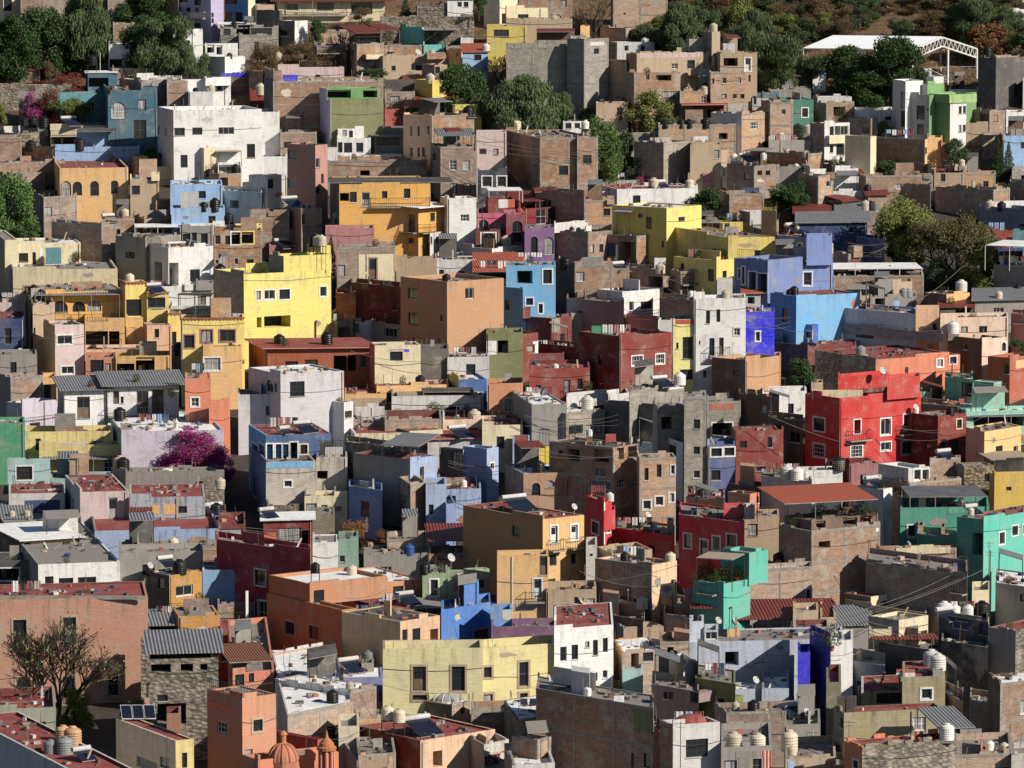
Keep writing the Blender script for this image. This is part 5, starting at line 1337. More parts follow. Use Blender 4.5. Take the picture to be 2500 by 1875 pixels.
W 1705 1425 60 85 g, 1818 1425 60 85 g, 1710 1620 60 80 g, 1825 1620 60 80 g, 1545 1350 30 60 o
C 1565 1895 1175 corr 5
R 1600 1890 1265 90
H 1895 1900 2160 1140 1760 lgrey lpink rgrey a=8 ;pale pink narrow house with small doors
W 1958 1305 60 50 n, 2070 1308 45 55 n, 1960 1380 60 110 d
B 1900 1905 2150 1460 1480 tan tan rtan
H 1905 1910 2165 1480 1900 navy navy rtan a=8 dp=3 ;navy blue ground floor with two cream arched windows
W 1993 1565 80 90 aw, 2118 1565 75 90 aw
X 625 450
H -60 -50 290 240 660 brick brick rgrey a=8 ;brick rooms left of the tall cream tank
B 100 105 290 235 370 brick brick rgrey
K 340 235 110 c
H 290 390 570 210 700 pinkbrick brick rgrey a=20 p=.1 ;brick and pink plaster rooms behind the solar heater
W 422 300 30 90 n
S 290 400 150
H -60 -50 115 380 620 yel lemon rgrey a=6 p=.1 ;lemon yellow framed loggia room end
W 40 455 110 110 oy
T 450 340 110 640 d ;palm like green plant left of the cream tank pair
T 650 440 160 1050 c ;tall narrow dark green cypress beside the lemon house
H 110 115 560 525 680 grey pink rgrey a=8 ;dark pink low roof room behind the lemon house
S 230 615 140
H -362 -100 650 775 1600 conc lemon rgrey a=30 p=.3 ;tall lemon yellow apartment block
B 110 238 650 620 780 conc lemon rgrey dp=5
B 440 555 645 530 625 yel lemon rgrey
W 293 720 85 80 nw, 505 708 85 80 o, 602 702 55 80 nw, 45 955 40 75 nw, 140 952 90 80 nw, 268 947 90 85 nw, 598 925 55 85 nw, 205 1183 225 100 o, 50 1190 40 90 o
K 510 530 110 b
K 545 530 95 c
K 590 530 95 c
H 640 720 1505 0 760 brown ochre2 rgrey a=8 p=.1 dp=6 ;golden two storey balcony front with climbing plants
W 750 110 80 70 o, 855 110 60 90 n, 1122 88 45 60 n, 1313 78 55 85 n, 960 130 70 120 d, 1265 150 60 140 d
R 1000 1500 190 75
C 630 1700 -10 rdark 8
T 880 60 260 380 d ;climbing green vine on the golden balcony house
H 960 1400 1650 200 760 ochre2 ochre2 rwhite a=75 dp=10 eave=1 ;lower golden gallery with white scalloped eave
W 1083 298 95 75 n, 1340 340 80 160 d, 1530 280 40 70 n, 1340 485 60 60 n
R 970 1400 400 70
R 1410 1580 410 70
H 1400 1500 1590 420 760 brown lgrey rgrey a=60 ;grey lower rooms under the golden gallery
W 1515 480 15 60 n, 1568 480 20 60 n
R 1360 1500 600 100
H 1590 1650 1900 120 720 white white rgrey a=14 p=.3 ;tall white tower house with one small window
W 1803 290 75 60 g
B 1580 1582 1650 120 240 white white rgrey
K 1690 120 30 b
H 1590 1592 1655 440 760 brick brick rgrey a=8 dp=3 ;slim exposed brick strip under the white tower
H 580 600 1030 370 700 dred pink rgrey a=8 p=.1 ;dusty pink roof house with dark awning
W 950 480 160 50 o
K 725 370 100 b
K 700 545 150 c
N 820 525 90 25 white
C 870 1030 460 rdark 3
H 590 600 1020 380 900 pink pink rgrey a=8 ;pink rear wall hidden behind brick cream house
T 1120 420 200 640 r ;reddish brown creeper bush on the gallery terrace
T 1290 500 200 660 d2 ;tangled vines over the stone wall by the white tower
H 1200 1210 1560 640 1020 tan tan rgrey a=6 dp=3 ;plain tan stone retaining wall with triangular shadow
H 690 700 1200 545 1150 brick brick rgrey a=14 p=.3 ;brick house half plastered cream with tall narrow door
N 1050 730 300 250 cream
W 1020 730 62 180 d, 735 745 65 100 n
H 820 870 1250 865 1400 dred dred rgrey a=60 dp=6 ;dark maroon wall block left of the orange brown house
W 1210 1050 40 75 n
K 1090 880 45 b
H 690 860 880 950 1450 rbrick dred rgrey a=60 ;maroon sloped ruin wall left of the maroon block
H 1000 1005 1250 1200 1500 brick grey rgrey a=60 ;old grey wall with metal window below the maroon block
W 1170 1278 110 80 n
H 830 840 1000 1190 1420 lgrey lgrey rgrey a=10 ;faded grey wall with tiny teal niche
N 880 1240 40 80 dteal
H 1248 1648 2135 840 1750 orgb2 orgb rgrey a=38 ;big orange brown house with three shuttered windows
W 1360 940 80 95 n, 1362 1157 80 105 n, 1608 1155 25 55 n, 1845 940 75 95 n, 1405 1365 90 80 n, 1605 1375 50 90 n
K 1640 845 75 b
H 1505 1510 1890 650 1000 pink lgrey rgrey a=6 p=.1 ;faded lilac pink low wall behind the orange brown house
B 1505 1510 1670 650 745 pink pink rgrey
H 1560 1565 1780 590 800 grey white rred a=8 ;white parapet roof with red floor under the white tower
R 1680 1800 740 50
H 1780 2035 2300 555 900 lgrey white rgrey a=60 p=.3 ;white annex house with black tank on its corner
W 1868 655 50 75 n, 2122 635 50 75 n
K 2020 560 110 b
K 2145 535 95 c
H 1880 1895 2300 750 1100 grey blue2 tile a=8 dp=8 p=.1 eave=.4 ;blue house with terracotta tiled pitched roof
W 2060 820 280 110 o
L 1930 2180 820
H 1895 1900 2300 880 1500 dteal blue2 rgrey a=60 ;blue wall below the laundry terrace
W 2165 1040 40 90 n
H 1980 2000 2230 130 600 crim crim rgrey a=10 ;crimson corner wall beneath the white framed shade
C 2005 2300 60 rwhite 4
N 2130 150 80 110 white
N 2200 150 60 100 org
H 1900 1905 2300 250 700 pink lpink2 rred a=8 dp=6 ;vivid pink house with round arches and red vault
W 1965 345 90 80 a, 2080 365 100 100 a
J 2130 240 70 red
H 1890 1895 2105 400 800 dred dred rred a=8 dp=4 ;maroon arch wall with a white rimmed arch
W 2005 480 120 120 aw
A 1950 530 400
H 610 700 835 1185 1500 brick brick rgrey a=55 ;small brick cistern shed holding two reclining cream tanks
W 775 1290 100 120 o
B 660 665 800 1130 1200 conc conc rgrey
K 695 1160 90 c
K 760 1160 90 c
H 510 520 620 1190 1500 brown adobe rgrey a=50 ;little adobe corner right of the lemon block
W 530 1260 35 80 o
H -60 90 1030 1415 1900 dorg dorg rred a=6 dp=4 eave=.5 ;orange house with wide red roof and salmon fascia
W 325 1560 110 70 n, 495 1550 110 80 n, 740 1540 110 130 o, 840 1540 70 140 o, 940 1530 55 95 n
K 197 1510 100 b
K 617 1545 125 b
H 980 1025 1420 1390 2000 dorg cream rgrey a=10 p=.15 ;cream house with violet blue roof edge and shaded window
W 1220 1480 110 80 n
N 1245 1435 170 22 cobalt
H 1410 1415 1660 1420 1900 dgrey dgrey rgrey a=10 ;dark cluttered yard right of the cream violet house
T 1620 1420 180 1700 r ;dry creeper beneath the orange brown house corner
H 1650 1660 1990 1320 1620 conc brick rgrey a=8 ;broken grey block wall below the orange brown house
B 1780 1785 1835 1340 1480 conc lgrey rgrey
H 1640 1650 2010 1490 1900 grey lgrey rgrey a=8 p=.1 ;white washed yard wall with hanging clothes
L 1700 1900 1500
H 1980 1985 2300 1280 1800 stone olive rgrey a=10 ;olive grey ruin with white stone panel
N 2035 1410 100 120 white
W 2130 1400 90 110 o
K 2155 1480 60 b
R 2110 2170 1275 70
X 625 900
H -60 215 760 50 800 lgrey lilacw rwhite a=28 p=.15 ;large lilac white house with black barred square window
W 375 175 125 130 g, 140 150 60 110 a, 190 165 20 80 n
B 525 528 760 30 60 lilacw lilacw rgrey
H -160 -150 220 225 760 lgrey lilacw rdark a=10 p=.1 ;lower wing of the large lilac white house
H 440 760 840 290 760 white lilacw rgrey a=70 ;stepped white wall at the right of the lilac house
K 500 370 80 w
K 535 440 100 w
H 755 765 1125 220 520 orgr ochre rred a=6 p=.1 ;bright orange parapet strip with maroon roof
N 980 290 280 70 tan
H 840 845 1110 330 560 grey lgrey rgrey a=8 ;grey white wall beneath a beige cloth awning
H 1030 1040 1660 150 480 orgr ochre rred a=12 dp=9 p=.1 ;orange fronted low house with bright maroon roof
K 1425 175 90 b
H 1605 1745 1990 95 460 yel blue3 rwhite a=10 p=.2 ;royal blue house with white parapet and white window
W 1910 225 70 30 nw
H 1985 1995 2300 130 640 tan orgb3 rgrey a=12 ;orange brick house with cream framed balcony window
W 2170 310 55 100 nc
H 1160 1170 1960 240 560 grey lgrey rgrey a=8 ;rooftop workshop crowded with bicycles and cloths
C 1220 1920 240 rtan 5
C 1440 1880 205 rdark 3
P 1850 410 140
P 1650 400 140
P 1540 390 100
T 1220 260 130 420 r ;dry bush under the beige rooftop cloth
H 600 640 900 440 700 grey adobe rred a=8 p=.6 ;low brick wall with white rimmed red roof terrace
H 900 905 1110 470 700 grey grey rwhite a=8 ;small grey flat roof between red roofs
H 1100 1110 1600 440 800 adobe adobe rred a=8 p=.8 ;brick edged deep red roof terrace with diagonal shade
H 1060 1320 1610 540 860 olive cream rred a=25 p=.05 dp=8 ;cream block house under a dark red roof
H 660 850 1320 560 860 white cream rred a=8 p=.05 ;cream and yellow low house with faded red roof
N 800 605 110 60 yel
H 1600 1610 2300 440 760 white lpeach rred a=8 p=.5 ;pale peach roof terrace with brick lattice balustrade
R 1610 1760 470 60
R 1970 2200 450 50
K 1905 575 125 c
H 1930 1950 2300 490 900 cream cream rred a=10 p=.1 ;weathered cream wall right of the peach tank
H 1460 1480 1950 610 900 cream lgrey rred a=10 p=.1 eave=.3 ;cream shed with red roof and solar heater
S 1770 650 170
H -60 90 650 575 1240 blue2 dblue3 rred a=14 dp=8 p=.05 ;white trimmed long upper lounge with six tall glass doors
W 15 725 50 150 ow, 70 725 50 150 ow, 130 725 50 150 ow, 215 725 50 150 ow, 275 725 50 150 ow, 345 710 60 150 ow, 430 695 60 80 nc
S 260 570 90
S 420 555 160
N 640 685 140 110 black
H 470 480 670 470 620 grey grey rgrey a=10 ;grey patchy wall behind the solar panels
H -60 88 520 805 1350 dblue3 peel2 rgrey a=10 p=.3 dp=6 ;blue banded old house with stained whitish wall
W 293 993 65 55 nw, 5 1020 18 160 n
N 300 830 420 60 blue2
H 510 522 790 765 1300 grey peel2 rgrey a=6 p=.3 ;grey topped stained cream wall with brick scars
R 500 770 750 130
T 330 1000 260 1180 s ;triangular heap of rubble against the stained wall
H 400 420 790 1100 1420 stone cream rtan a=6 dp=4 ;low cream wall with pink graffiti
N 560 1220 150 30 pink
N 700 1210 110 45 pink
H 60 100 470 1180 1420 stone stone rtan a=6 dp=3 ;rubble stone strip above the maroon lounge
H 780 800 1250 660 1300 grey stone rgrey a=60 ;stained ruin wall with peeling white plaster patches
N 1090 920 300 90 lgrey
H 840 1330 1560 780 1400 grey lblue3 rred a=68 dp=5 p=.05 ;pale blue old house with a red roof and long grey flank
W 1437 920 35 150 d
S 1270 640 60
C 1080 1400 660 corr 5
H 800 830 1090 1030 1500 lgrey slate2 rgrey a=62 ;faded blue low house with one black doorway
W 950 1210 75 140 d
B 1100 1110 1250 1050 1060 lgrey lgrey rgrey
H 1230 1330 1470 1000 1560 stone brick rgrey a=60 ;brown rubble base wall below the pale blue house
N 1165 1160 70 200 lgrey
H 1460 1465 1640 1000 1560 lblue3 lblue3 rgrey a=10 ;narrow pale blue tower with a lower dark window
W 1515 1215 45 90 n
B 1465 1468 1620 985 1010 lblue lblue rgrey
H 1580 1785 1830 700 1200 dgrey lblue3 rred a=60 ;deep recess porch with iron gate and red floor
W 1740 790 90 150 g
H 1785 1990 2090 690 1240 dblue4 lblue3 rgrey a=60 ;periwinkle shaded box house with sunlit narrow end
W 2035 840 30 50 nw
H 1620 1625 1940 1040 1400 lblue2 lblue3 rred a=8 p=.3 ;low light blue terrace with cream tank and steps
K 1790 1020 65 w
W 1680 1140 90 90 o, 1750 1180 60 100 o
H 1560 1570 1850 960 1280 brick brick rred a=10 ;dark brick back wall behind the low light blue terrace
H 1600 1640 1720 1170 1600 dblue4 slate2 rgrey a=60 ;narrow dark blue passage wall left of the tan house
T 840 1290 360 1640 r3 ;big round rusty dry shrub
T 1100 1380 200 1520 r3 ;small rusty shrub beside the large rusty one
A 955 1610 330
T 1000 1480 260 1760 s ;rocky dark outcrop below the rusty shrubs
H 55 65 490 1310 1720 dred crim2 rwhite a=10 dp=4 p=.1 eave=.3 ;dark crimson lounge house with large black glass front
W 305 1460 200 180 n, 440 1480 60 200 o
N 130 1500 130 160 orgr
S 110 1290 130
H 465 470 680 1260 1600 olive2 olive2 rgrey a=8 p=.1 ;olive grey plaster wall with leaning boards
H 485 490 710 1500 2000 lgrey white rgrey a=8 p=.1 ;tall plain white wall beside the sea green house
H 705 712 885 1470 1960 seag seag rgrey a=10 p=.2 ;sea green small house right of the plain white wall
W 735 1640 50 60 n
H 1120 1130 1480 1470 1800 brick adobe rgrey a=8 ;broken brick walls with sloping top
H 920 930 1480 1610 1900 grey grey rgrey a=8 p=.1 ;grey flat roof with blue drum behind the sage house
K 1300 1650 100 blue
C 1480 1990 1490 redcorr 6
H 1480 1490 1990 1600 1900 grey brick rgrey a=8 ;roof terrace rooms under the terracotta sheet canopy
W 1620 1620 90 60 o, 1780 1610 60 60 o
X 625 1350 3.16
H -300 -290 420 -50 700 crim3 crim3 rgrey a=70 ;wine red house front behind the brown orange corner house
W 50 190 80 120 nw, 70 460 70 180 nw
H 85 665 775 440 1000 orgs orgt2 rtan a=36 p=.3 ;large brown orange corner house with white roof and stone framed windows
B 100 415 1010 240 445 orgs orgt2 rwhite a=36 dp=8 fl=1
W 275 330 75 100 n, 500 335 80 100 n, 960 305 80 90 n
W 275 580 75 100 nk, 463 615 80 105 nk, 460 840 90 120 nk, 280 830 80 150 d
K 460 150 80 b
K 740 170 80 c
H 660 1010 1285 225 700 orgt2 orgt2 rwhite a=30 p=.1 ;orange rear wing with barred window under a white roof
W 1105 305 80 100 g
H 1275 1285 1480 160 700 sage sage rgrey a=8 p=.1 ;sage green house with brown framed white window
W 1380 270 60 130 wk
K 1285 330 95 b
H 1475 1480 1800 200 700 sage sage rgrey a=8 p=.1 ;second sage green house with red slatted panel
W 1735 230 60 80 nk
N 1582 260 100 70 terra
B 1600 1630 1800 130 220 grey sage rgrey
D 1380 100 70
H 400 410 660 400 900 orgs orgs rgrey a=70 dp=2 ;orange brown terrace parapet shard
H 770 775 1240 460 900 grey grey rred a=16 dp=9 p=.1 ;low maroon red roof in front of the orange rear wing
S 1170 400 150
H 665 1115 1420 530 1300 beige2 peach3 rdark a=45 dp=8 p=.05 ;tall beige house with shaded blank side and peach balconies
W 1157 655 40 130 n, 1245 650 60 140 d, 1380 650 60 130 o
H 1230 1240 1520 430 800 grey green2 rgrey a=14 dp=6 eave=.4 ;glazed roof pavilion with grey flat top above the courtyard
W 1340 475 60 70 n, 1465 475 80 70 n
H 1425 1430 1810 440 1000 blue5 blue5 rgrey a=46 dp=5 ;vivid mid blue courtyard walls
W 1740 660 110 140 nm
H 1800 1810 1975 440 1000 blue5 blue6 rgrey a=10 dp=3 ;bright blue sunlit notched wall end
N 1935 480 70 80 lgrey
H 1810 1815 2340 570 1050 purple purple2 rgrey a=6 dp=4 ;dusty purple courtyard wall with a thin ladder
H 975 980 1750 740 1560 olive3 beige3 rtan a=3 dp=4 p=1.1 ;large pale khaki yellow building with tall stone framed windows
W 1268 970 100 190 dk, 1565 970 100 190 dk, 1270 1115 110 40 nk
H 1735 1740 2302 735 1540 khaki khaki rtan a=22 dp=4 p=1.1 ;right wing of the khaki building turning towards the sun
W 1790 920 60 80 nk, 1793 1125 70 70 nk, 2065 935 70 190 nk, 2065 1110 60 60 nk
H 395 410 980 970 1400 lilac3 lilac3 rwhite a=8 dp=9 p=.1 ;periwinkle low house with white roof solar heater and tank
S 740 920 170
B 810 815 910 850 920 conc conc rgrey
K 865 840 90 g
Y 375 1040 110
H 120 640 760 1110 1500 white lgrey rwhite a=8 dp=10 p=.1 ;white roof terrace fenced with fine wire mesh
R 160 640 1160 100
K 580 1050 100 c
H 150 730 930 1065 1700 white brick rwhite a=66 dp=7 p=.05 ;white block with narrow brick end and round tank
W 790 1280 50 90 n
K 770 1065 60 c
H 120 245 750 1250 1900 lgrey adobe rwhite a=62 dp=12 p=.2 ;stepped white roofed house with brick flank and black tank
K 615 1240 105 b
H 625 640 800 1340 1950 lpeach cream3 rgrey a=10 ;stained cream wall below the brick flank
H 920 930 1040 1150 1500 brick brick rred a=10 ;low tiled red slope right of the brick end
H 1000 1010 1320 1150 1500 brick brick rgrey a=8 ;dark brick wall before the khaki building
H 1310 1510 1650 1175 1600 olive2 adobe rgrey a=50 dp=5 ;brick lantern house carrying a glass ribbed dome
W 1598 1220 30 50 n
G 1510 1170 260
H 930 935 1320 1250 1600 stone lgrey rgrey a=8 dp=3 ;mottled white wall under the twin tanks on stands
H 1640 1660 1975 1240 1700 brick brick rgrey a=14 ;brick arched wall right of the glass dome lantern
H 1640 1650 1970 1160 1500 grey grey rwhite a=8 ;light roof strip behind the brick arched wall
H 780 1270 1845 1450 2000 dred peach4 rred a=40 dp=16 p=.15 ;wide maroon roofed peach house with twin tanks on stands
K 1010 1430 220 cs
K 1105 1405 210 cs
S 1280 1400 230
H 1580 1760 1950 1480 2000 grey whitey rgrey a=50 dp=5 ;dirty white box with flaking red lettering
U 1855 1580 180
H 660 780 1020 1600 2100 grey tan rgrey a=10 ;low tan roof clutter at the bottom with dark round tanks
K 850 1640 90 b
K 1215 1650 90 b
K 1380 1640 80 g
H 0 480 520 1440 2000 red2 red2 rgrey a=60 ;red boundary wall behind the ochre church dome
H -100 20 640 1600 2300 terra2 orgr rgrey a=30 dp=8 ;orange church body at the bottom centre
O 210 1600 240
O2 545 1510 150
A 545 1400 60
H -200 -160 130 1330 1900 lgrey white rwhite a=20 dp=8 ;white curved terrace end left of the church dome
H 760 790 1080 1560 2100 grey adobe rgrey a=20 ;grey tan low yard wall behind dark tanks
X 1250 0
T 700 -180 320 330 b ;large dark bare tree standing behind the long grey block building
T 560 0 200 330 b ;smaller bare tree beside the tan sloping wall
H -60 -50 520 -60 200 brick brick rgrey a=8 ;tan upper brick house with small arched window
W 30 10 60 40 o, 440 30 50 60 n, 385 150 70 55 a
K 175 45 70 b
H -60 -50 310 70 240 cream cream rgrey a=20 p=.1 ;cream low house at top with grey shutter
W 95 140 90 35 n
H -60 -50 520 165 520 tan tan rgrey a=6 p=.2 ;wide tan stone wall house with shadow streaks
W 38 285 45 70 n
H 585 590 670 225 420 ochre ochre rgrey a=20 ;narrow ochre wall slice under the bare tree
H 850 870 1340 -60 330 brick adobe rgrey a=8 p=.1 ;big unfinished tan brick building at the top of the hill
W 957 117 20 15 o
H 760 980 1150 240 450 adobe brick rgrey a=60 ;small adobe house with dark patio under the unfinished building
W 1060 300 130 80 o
H 1140 1150 1240 260 440 brick brick rgrey a=10 ;small brick shed at the right of the dark patio
T 1430 20 420 560 p ;big grey green pepper tree left of the brick tower
T 1330 180 240 560 d ;dark shaded tree beside the brick chimney block
T 1650 60 340 460 p ;grey green tree behind the brick tower
T 1980 -80 340 420 y ;yellow green tree crown at the upper right hillside
T 1760 -60 340 320 r ;brown bare scrub crown above the brick tower
T 2100 60 300 640 p ;tall olive tree at right of brick house roof
T 1950 200 360 520 p ;grey olive tree spreading behind the brick house
T 2160 380 220 800 d ;dark tree at the right wall of the brick house
H 835 905 1225 365 620 conc lgrey rwhite a=20 ;white washed grey block house with cream tank
W 975 415 35 45 o, 1115 415 40 60 o
K 1145 455 70 w
H 475 620 830 335 1050 conc conc rgrey a=60 p=.2 ;tall concrete block building casting a triangular shadow
N 722 380 120 30 lgrey
H -60 -50 640 400 1000 dgrey conc rgrey a=6 dp=12 ;long grey block and red brick building with column grid
W 437 505 35 30 n
K 293 395 50 b
B 480 485 640 315 405 conc conc rgrey
T 60 420 280 800 b ;brown bare tree at the left in front of the grey block building
H 820 830 990 525 1000 adobe adobe rgrey a=60 ;tan block wall joining the grey building
H 985 1075 2110 465 1060 brick tan rgrey a=20 dp=14 p=.5 ;big multi level tan brick complex with slim tower
B 1090 1100 1620 460 620 tan lpink rgrey
W 1190 540 50 70 d, 1340 535 90 80 n, 1425 518 12 25 n, 1412 518 10 25 n
B 1520 1610 1670 330 480 brick tan rgrey
H 1640 1720 1790 275 1000 brick tan rgrey a=45 dp=5 ;slim brick stair tower topped by a cream tank
W 1755 515 12 25 n
K 1735 272 75 c
H 1700 1792 2110 460 1050 adobe tan rgrey a=8 ;tan upper apartment with white framed door on the brick complex
W 1860 535 120 70 o, 2005 555 50 110 dw, 2020 675 18 60 n
H 1690 1710 2010 625 1120 adobe adobe rgrey a=10 ;lower brick apartments with rows of small windows
W 1807 695 35 50 n, 1930 695 35 50 n, 1712 700 16 50 n, 1895 830 35 40 n, 1960 830 35 40 n, 1805 830 45 40 n
T 2050 770 100 900 d2 ;little green tree at the corner of the lower brick apartments
K 1520 540 60 b
K 1280 560 60 b
H 1250 1255 1300 560 640 conc white rgrey a=10 ;tiny white plinth with black tank on the complex
H 1440 1605 1700 590 1000 brick lgrey rgrey a=30 ;grey patched block house with sagging sheets
W 1520 745 70 50 o, 1640 740 30 50 n, 1480 690 40 30 o, 1555 685 40 30 o
C 1450 1610 650 rdark 4
H 990 1050 1450 625 1120 brick brick rgrey a=20 ;brown brick house with curtained ribbon window
W 1155 660 30 50 n, 1365 815 150 55 n, 1290 670 130 50 o
B 1075 1080 1225 700 790 brick brick rtan
H 1440 1445 1680 785 1130 brick adobe rgrey a=12 ;tan brick block with cream tank and thin pipes
K 1700 860 80 c
H 1820 1825 1950 885 1060 tan tan rgrey a=10 ;small tan cube left of the white walled house
W 1890 940 25 50 n
H 1480 1500 1825 905 1180 brick dred rred a=12 eave=.6 ;house under a dark red sheet roof beside tan cube
W 1660 980 220 80 o
T 1190 780 340 1180 y ;light yellow green tree in the middle of the brick complex
T 1330 900 240 1200 y ;yellow green feathery tree right of its twin
T 1080 850 220 1160 b ;grey bare tree beside the yellow green tree
T 1560 1000 160 1160 d2 ;dark bush below the dark red sheet roof
H 2060 2070 2300 865 1100 lgrey lgrey rgrey a=8 ;pale grey house cut by the dark green roof
W 2190 935 40 50 n
K 1980 980 70 b
H 2090 2095 2300 800 960 dteal dteal rgrey a=8 ;dark green shaded house at the right
H 720 725 1000 890 1180 lgrey tan rgrey a=10 ;small tan plastered hut with dark door behind trees
W 915 980 45 110 d
B 865 870 950 845 895 brick brick rgrey
T 640 920 200 1140 d2 ;low green bush left of the tan hut
T 1900 1 20 30 d2 ;tiny shrub high on the hill
T 150 640 640 1300 p ;very large grey green pepper tree at centre top
T 420 780 260 1200 p ;side crown of the large pepper tree
H 430 440 650 1045 1260 white white rtan a=8 ;low white house behind the pepper tree with two windows
W 480 1085 50 50 n, 555 1085 50 50 n
H 1715 1975 2300 980 1400 lgrey adobe rgrey a=60 p=.2 ;tall brick house with smooth grey white side wall
H 1255 1260 1930 1075 1450 lgrey adobe rgrey a=6 ;long tan brick wall house with white parapet
K 1700 1200 90 b
K 1120 1210 80 b
K 1480 1240 80 b
K 1525 1240 80 b
N 1605 1210 120 70 white
H 1020 1025 1460 1160 1420 brick conc rgrey a=8 ;rubbish strewn roof of a low grey block house
T 740 1030 420 1700 y2 ;tall bright green tree beside the square brick tower
T 960 1120 300 1600 d2 ;green tree right of the tall bright one
T 1120 1300 260 1620 d2 ;low dark green tree in front of grey block walls
H 1050 1305 1540 1230 1700 conc conc rgrey a=55 ;grey block house with narrow sunlit brick strip
H 1530 1535 1800 1245 1720 brick tan rgrey a=10 ;tan brick house behind a leafless shrub
H 1640 1700 1870 1300 1500 tan tan rgrey a=50 dp=3 slope=1 ;lean to shed with tilted tan sheet
H -60 -50 235 1200 1500 lred salmon rgrey a=6 ;salmon roof terrace with small red domes
K 30 1130 105 c
B -60 -55 80 1130 1205 conc conc rgrey
J 170 1260 85 red
J 365 1170 65 red
H -60 240 740 1190 1860 brick brick rgrey a=8 p=.2 ;large brown brick house with round vent hole
W 438 1470 80 80 n, 197 1430 30 30 r
B 330 340 535 1200 1300 lred terra tile
H 545 560 738 1185 1860 brick brick rgrey a=18 dp=6 ;square brick corner tower with cream tank
W 640 1375 75 75 n
K 635 1110 75 w
B 605 610 680 1115 1190 conc conc rgrey
H -60 -50 600 1640 1800 tan tan rgrey a=5 ;low tan wall strip in front of the brown brick house
H 595 690 1110 1565 1760 tan grey rgrey a=30 ;low grey parapet wall with red lined roof
T 1150 1500 200 1660 m ;purple bougainvillea low between brick walls
T 1320 1480 200 1640 d2 ;spiky green garden shrubs right of the bougainvillea
T 1460 1330 260 1560 b ;small bare tree before the tan brick house
H 1510 1515 1640 1510 1720 tan tan rgrey a=10 ;tan ruin wall below the small bare tree
H 1640 1645 1810 1490 1720 tan pink rgrey a=20 ;pinkish wall left of the cream tank pair
K 1850 1580 90 c
K 1915 1590 80 g
H 1850 2085 2300 1430 1800 brick brick rgrey a=45 ;brown brick house with white tank on a stand
W 2000 1520 50 60 n, 2110 1490 40 40 o, 2180 1490 40 40 o
K 2160 1380 65 w
K 1920 1390 70 w
S 2030 1400 120
C 1990 2190 1300 rgrey 4
H 1000 1010 1600 1600 1800 brick white rred a=5 p=.1 ;long white house front with brick red roof at row bottom
X 1250 450
H 210 215 620 60 560 brick brick rgrey a=75 ;dark brick wall rising behind the maroon roofed pavilion
H 70 110 610 210 560 crim crim rgrey a=40 dp=6 ;crimson pavilion with big glass panels and pillars
C 60 600 150 redcorr 6
W 250 270 90 150 n, 345 270 80 150 n, 440 270 80 150 n, 540 230 80 120 n
H -60 -50 110 260 760 dpink dpink rred a=8 dp=5 ;dark pink arcade wall left of the purple arches
W 45 410 90 190 a
J 60 240 75 red
H 105 108 365 375 900 purple purple rgrey a=8 dp=5 p=.1 ;purple wall with two dark arched openings
W 190 520 60 140 a, 325 530 80 150 a
H 610 620 880 140 620 brick adobe rgrey a=10 ;light tan brick tower behind the rubbish filled roof
B 815 820 880 130 250 brick tan rgrey
N 700 380 100 30 tan
H 720 735 900 60 300 brick white rred a=10 ;white wall end with black tank behind the light brick tower
K 845 120 60 b
H 730 905 1600 42 380 lgrey white rred a=12 p=.1 ;white rough plastered house with red trim and one window
W 1062 130 65 70 n
T 1450 60 160 260 d2 ;small dark tree left of the round dark tree top
T 1680 30 340 420 d ;round dark tree behind cream tank and white wall
K 1220 130 95 c
K 1730 205 85 c
S 1290 190 100
H 1660 1670 1880 225 420 brick brick rgrey a=15 ;brown brick block beneath the round dark tree
H 1780 1870 2170 85 440 brick brick rgrey a=10 ;brown brick house with blue tarp on a frame
N 2080 60 160 60 dblue
H 1960 2050 2260 240 560 brick lgrey rgrey a=18 ;brick topped room with wide barred window band
W 2130 390 150 90 n
H 820 830 1150 325 500 lilac lilac2 rgrey a=6 ;periwinkle low wall in front of the yellow corner house
H 860 1330 1630 205 900 yel yel2 rwhite a=50 p=.15 ;yellow corner house with curved parapet and window
W 1445 300 55 40 n, 1165 330 50 100 d, 1095 270 40 35 n, 1285 515 20 60 n
C 860 1010 230 lilac2 3
H 1400 1410 1860 440 760 yel2 yel2 rgrey a=6 p=.1 dp=7 ;yellow terrace house crowded with potted plants
W 1495 600 60 60 n, 1700 600 40 60 n, 1822 610 60 60 n, 1370 520 60 60 n
P 1580 440 130
P 1700 440 110
C 1410 1800 335 rgrey 6
H 1780 1800 2060 325 560 yel yel2 rgrey a=10 ;yellow rooms with door behind the plant terrace
W 1830 390 50 110 d
H 1240 1860 2260 458 1150 yel2 yel2 rgrey a=10 p=.1 ;large yellow house front right of the plant terrace
W 2090 600 50 60 n
H 1390 1760 1910 655 1200 yel2 yel2 rgrey a=40 p=.2 ;small bright yellow corner block with flower pot ledge
W 1812 785 35 80 n, 1695 780 50 100 n
P 1480 650 60
P 1600 650 80
P 1820 650 70
H 360 655 860 415 900 brick brick rgrey a=50 p=.2 ;brick house with a rubble filled roof and long boards
W 685 555 30 70 n, 762 550 35 70 n
B 360 365 655 350 420 lgrey lgrey rgrey
K 395 405 45 w
K 445 405 60 w
K 515 415 45 b
K 575 420 50 b
H 790 1070 1270 445 900 brick brick rgrey a=50 ;brick shack spilling tarps and scrap from its open side
W 1235 510 25 70 n, 980 590 140 190 o
N 920 600 90 160 white
N 850 560 70 120 dblue
H -60 -50 290 620 800 grey grey rgrey a=5 ;low cluttered roof left under the purple arches
K 175 690 115 c
K 0 690 100 c
H -60 -50 375 700 1450 grey blue2 rgrey a=8 p=.1 ;sky blue house with white framed ornate windows
W 303 795 75 120 gw, 150 1010 60 60 nw, 245 1070 35 80 nw, 30 1040 40 80 n, 110 800 130 110 o
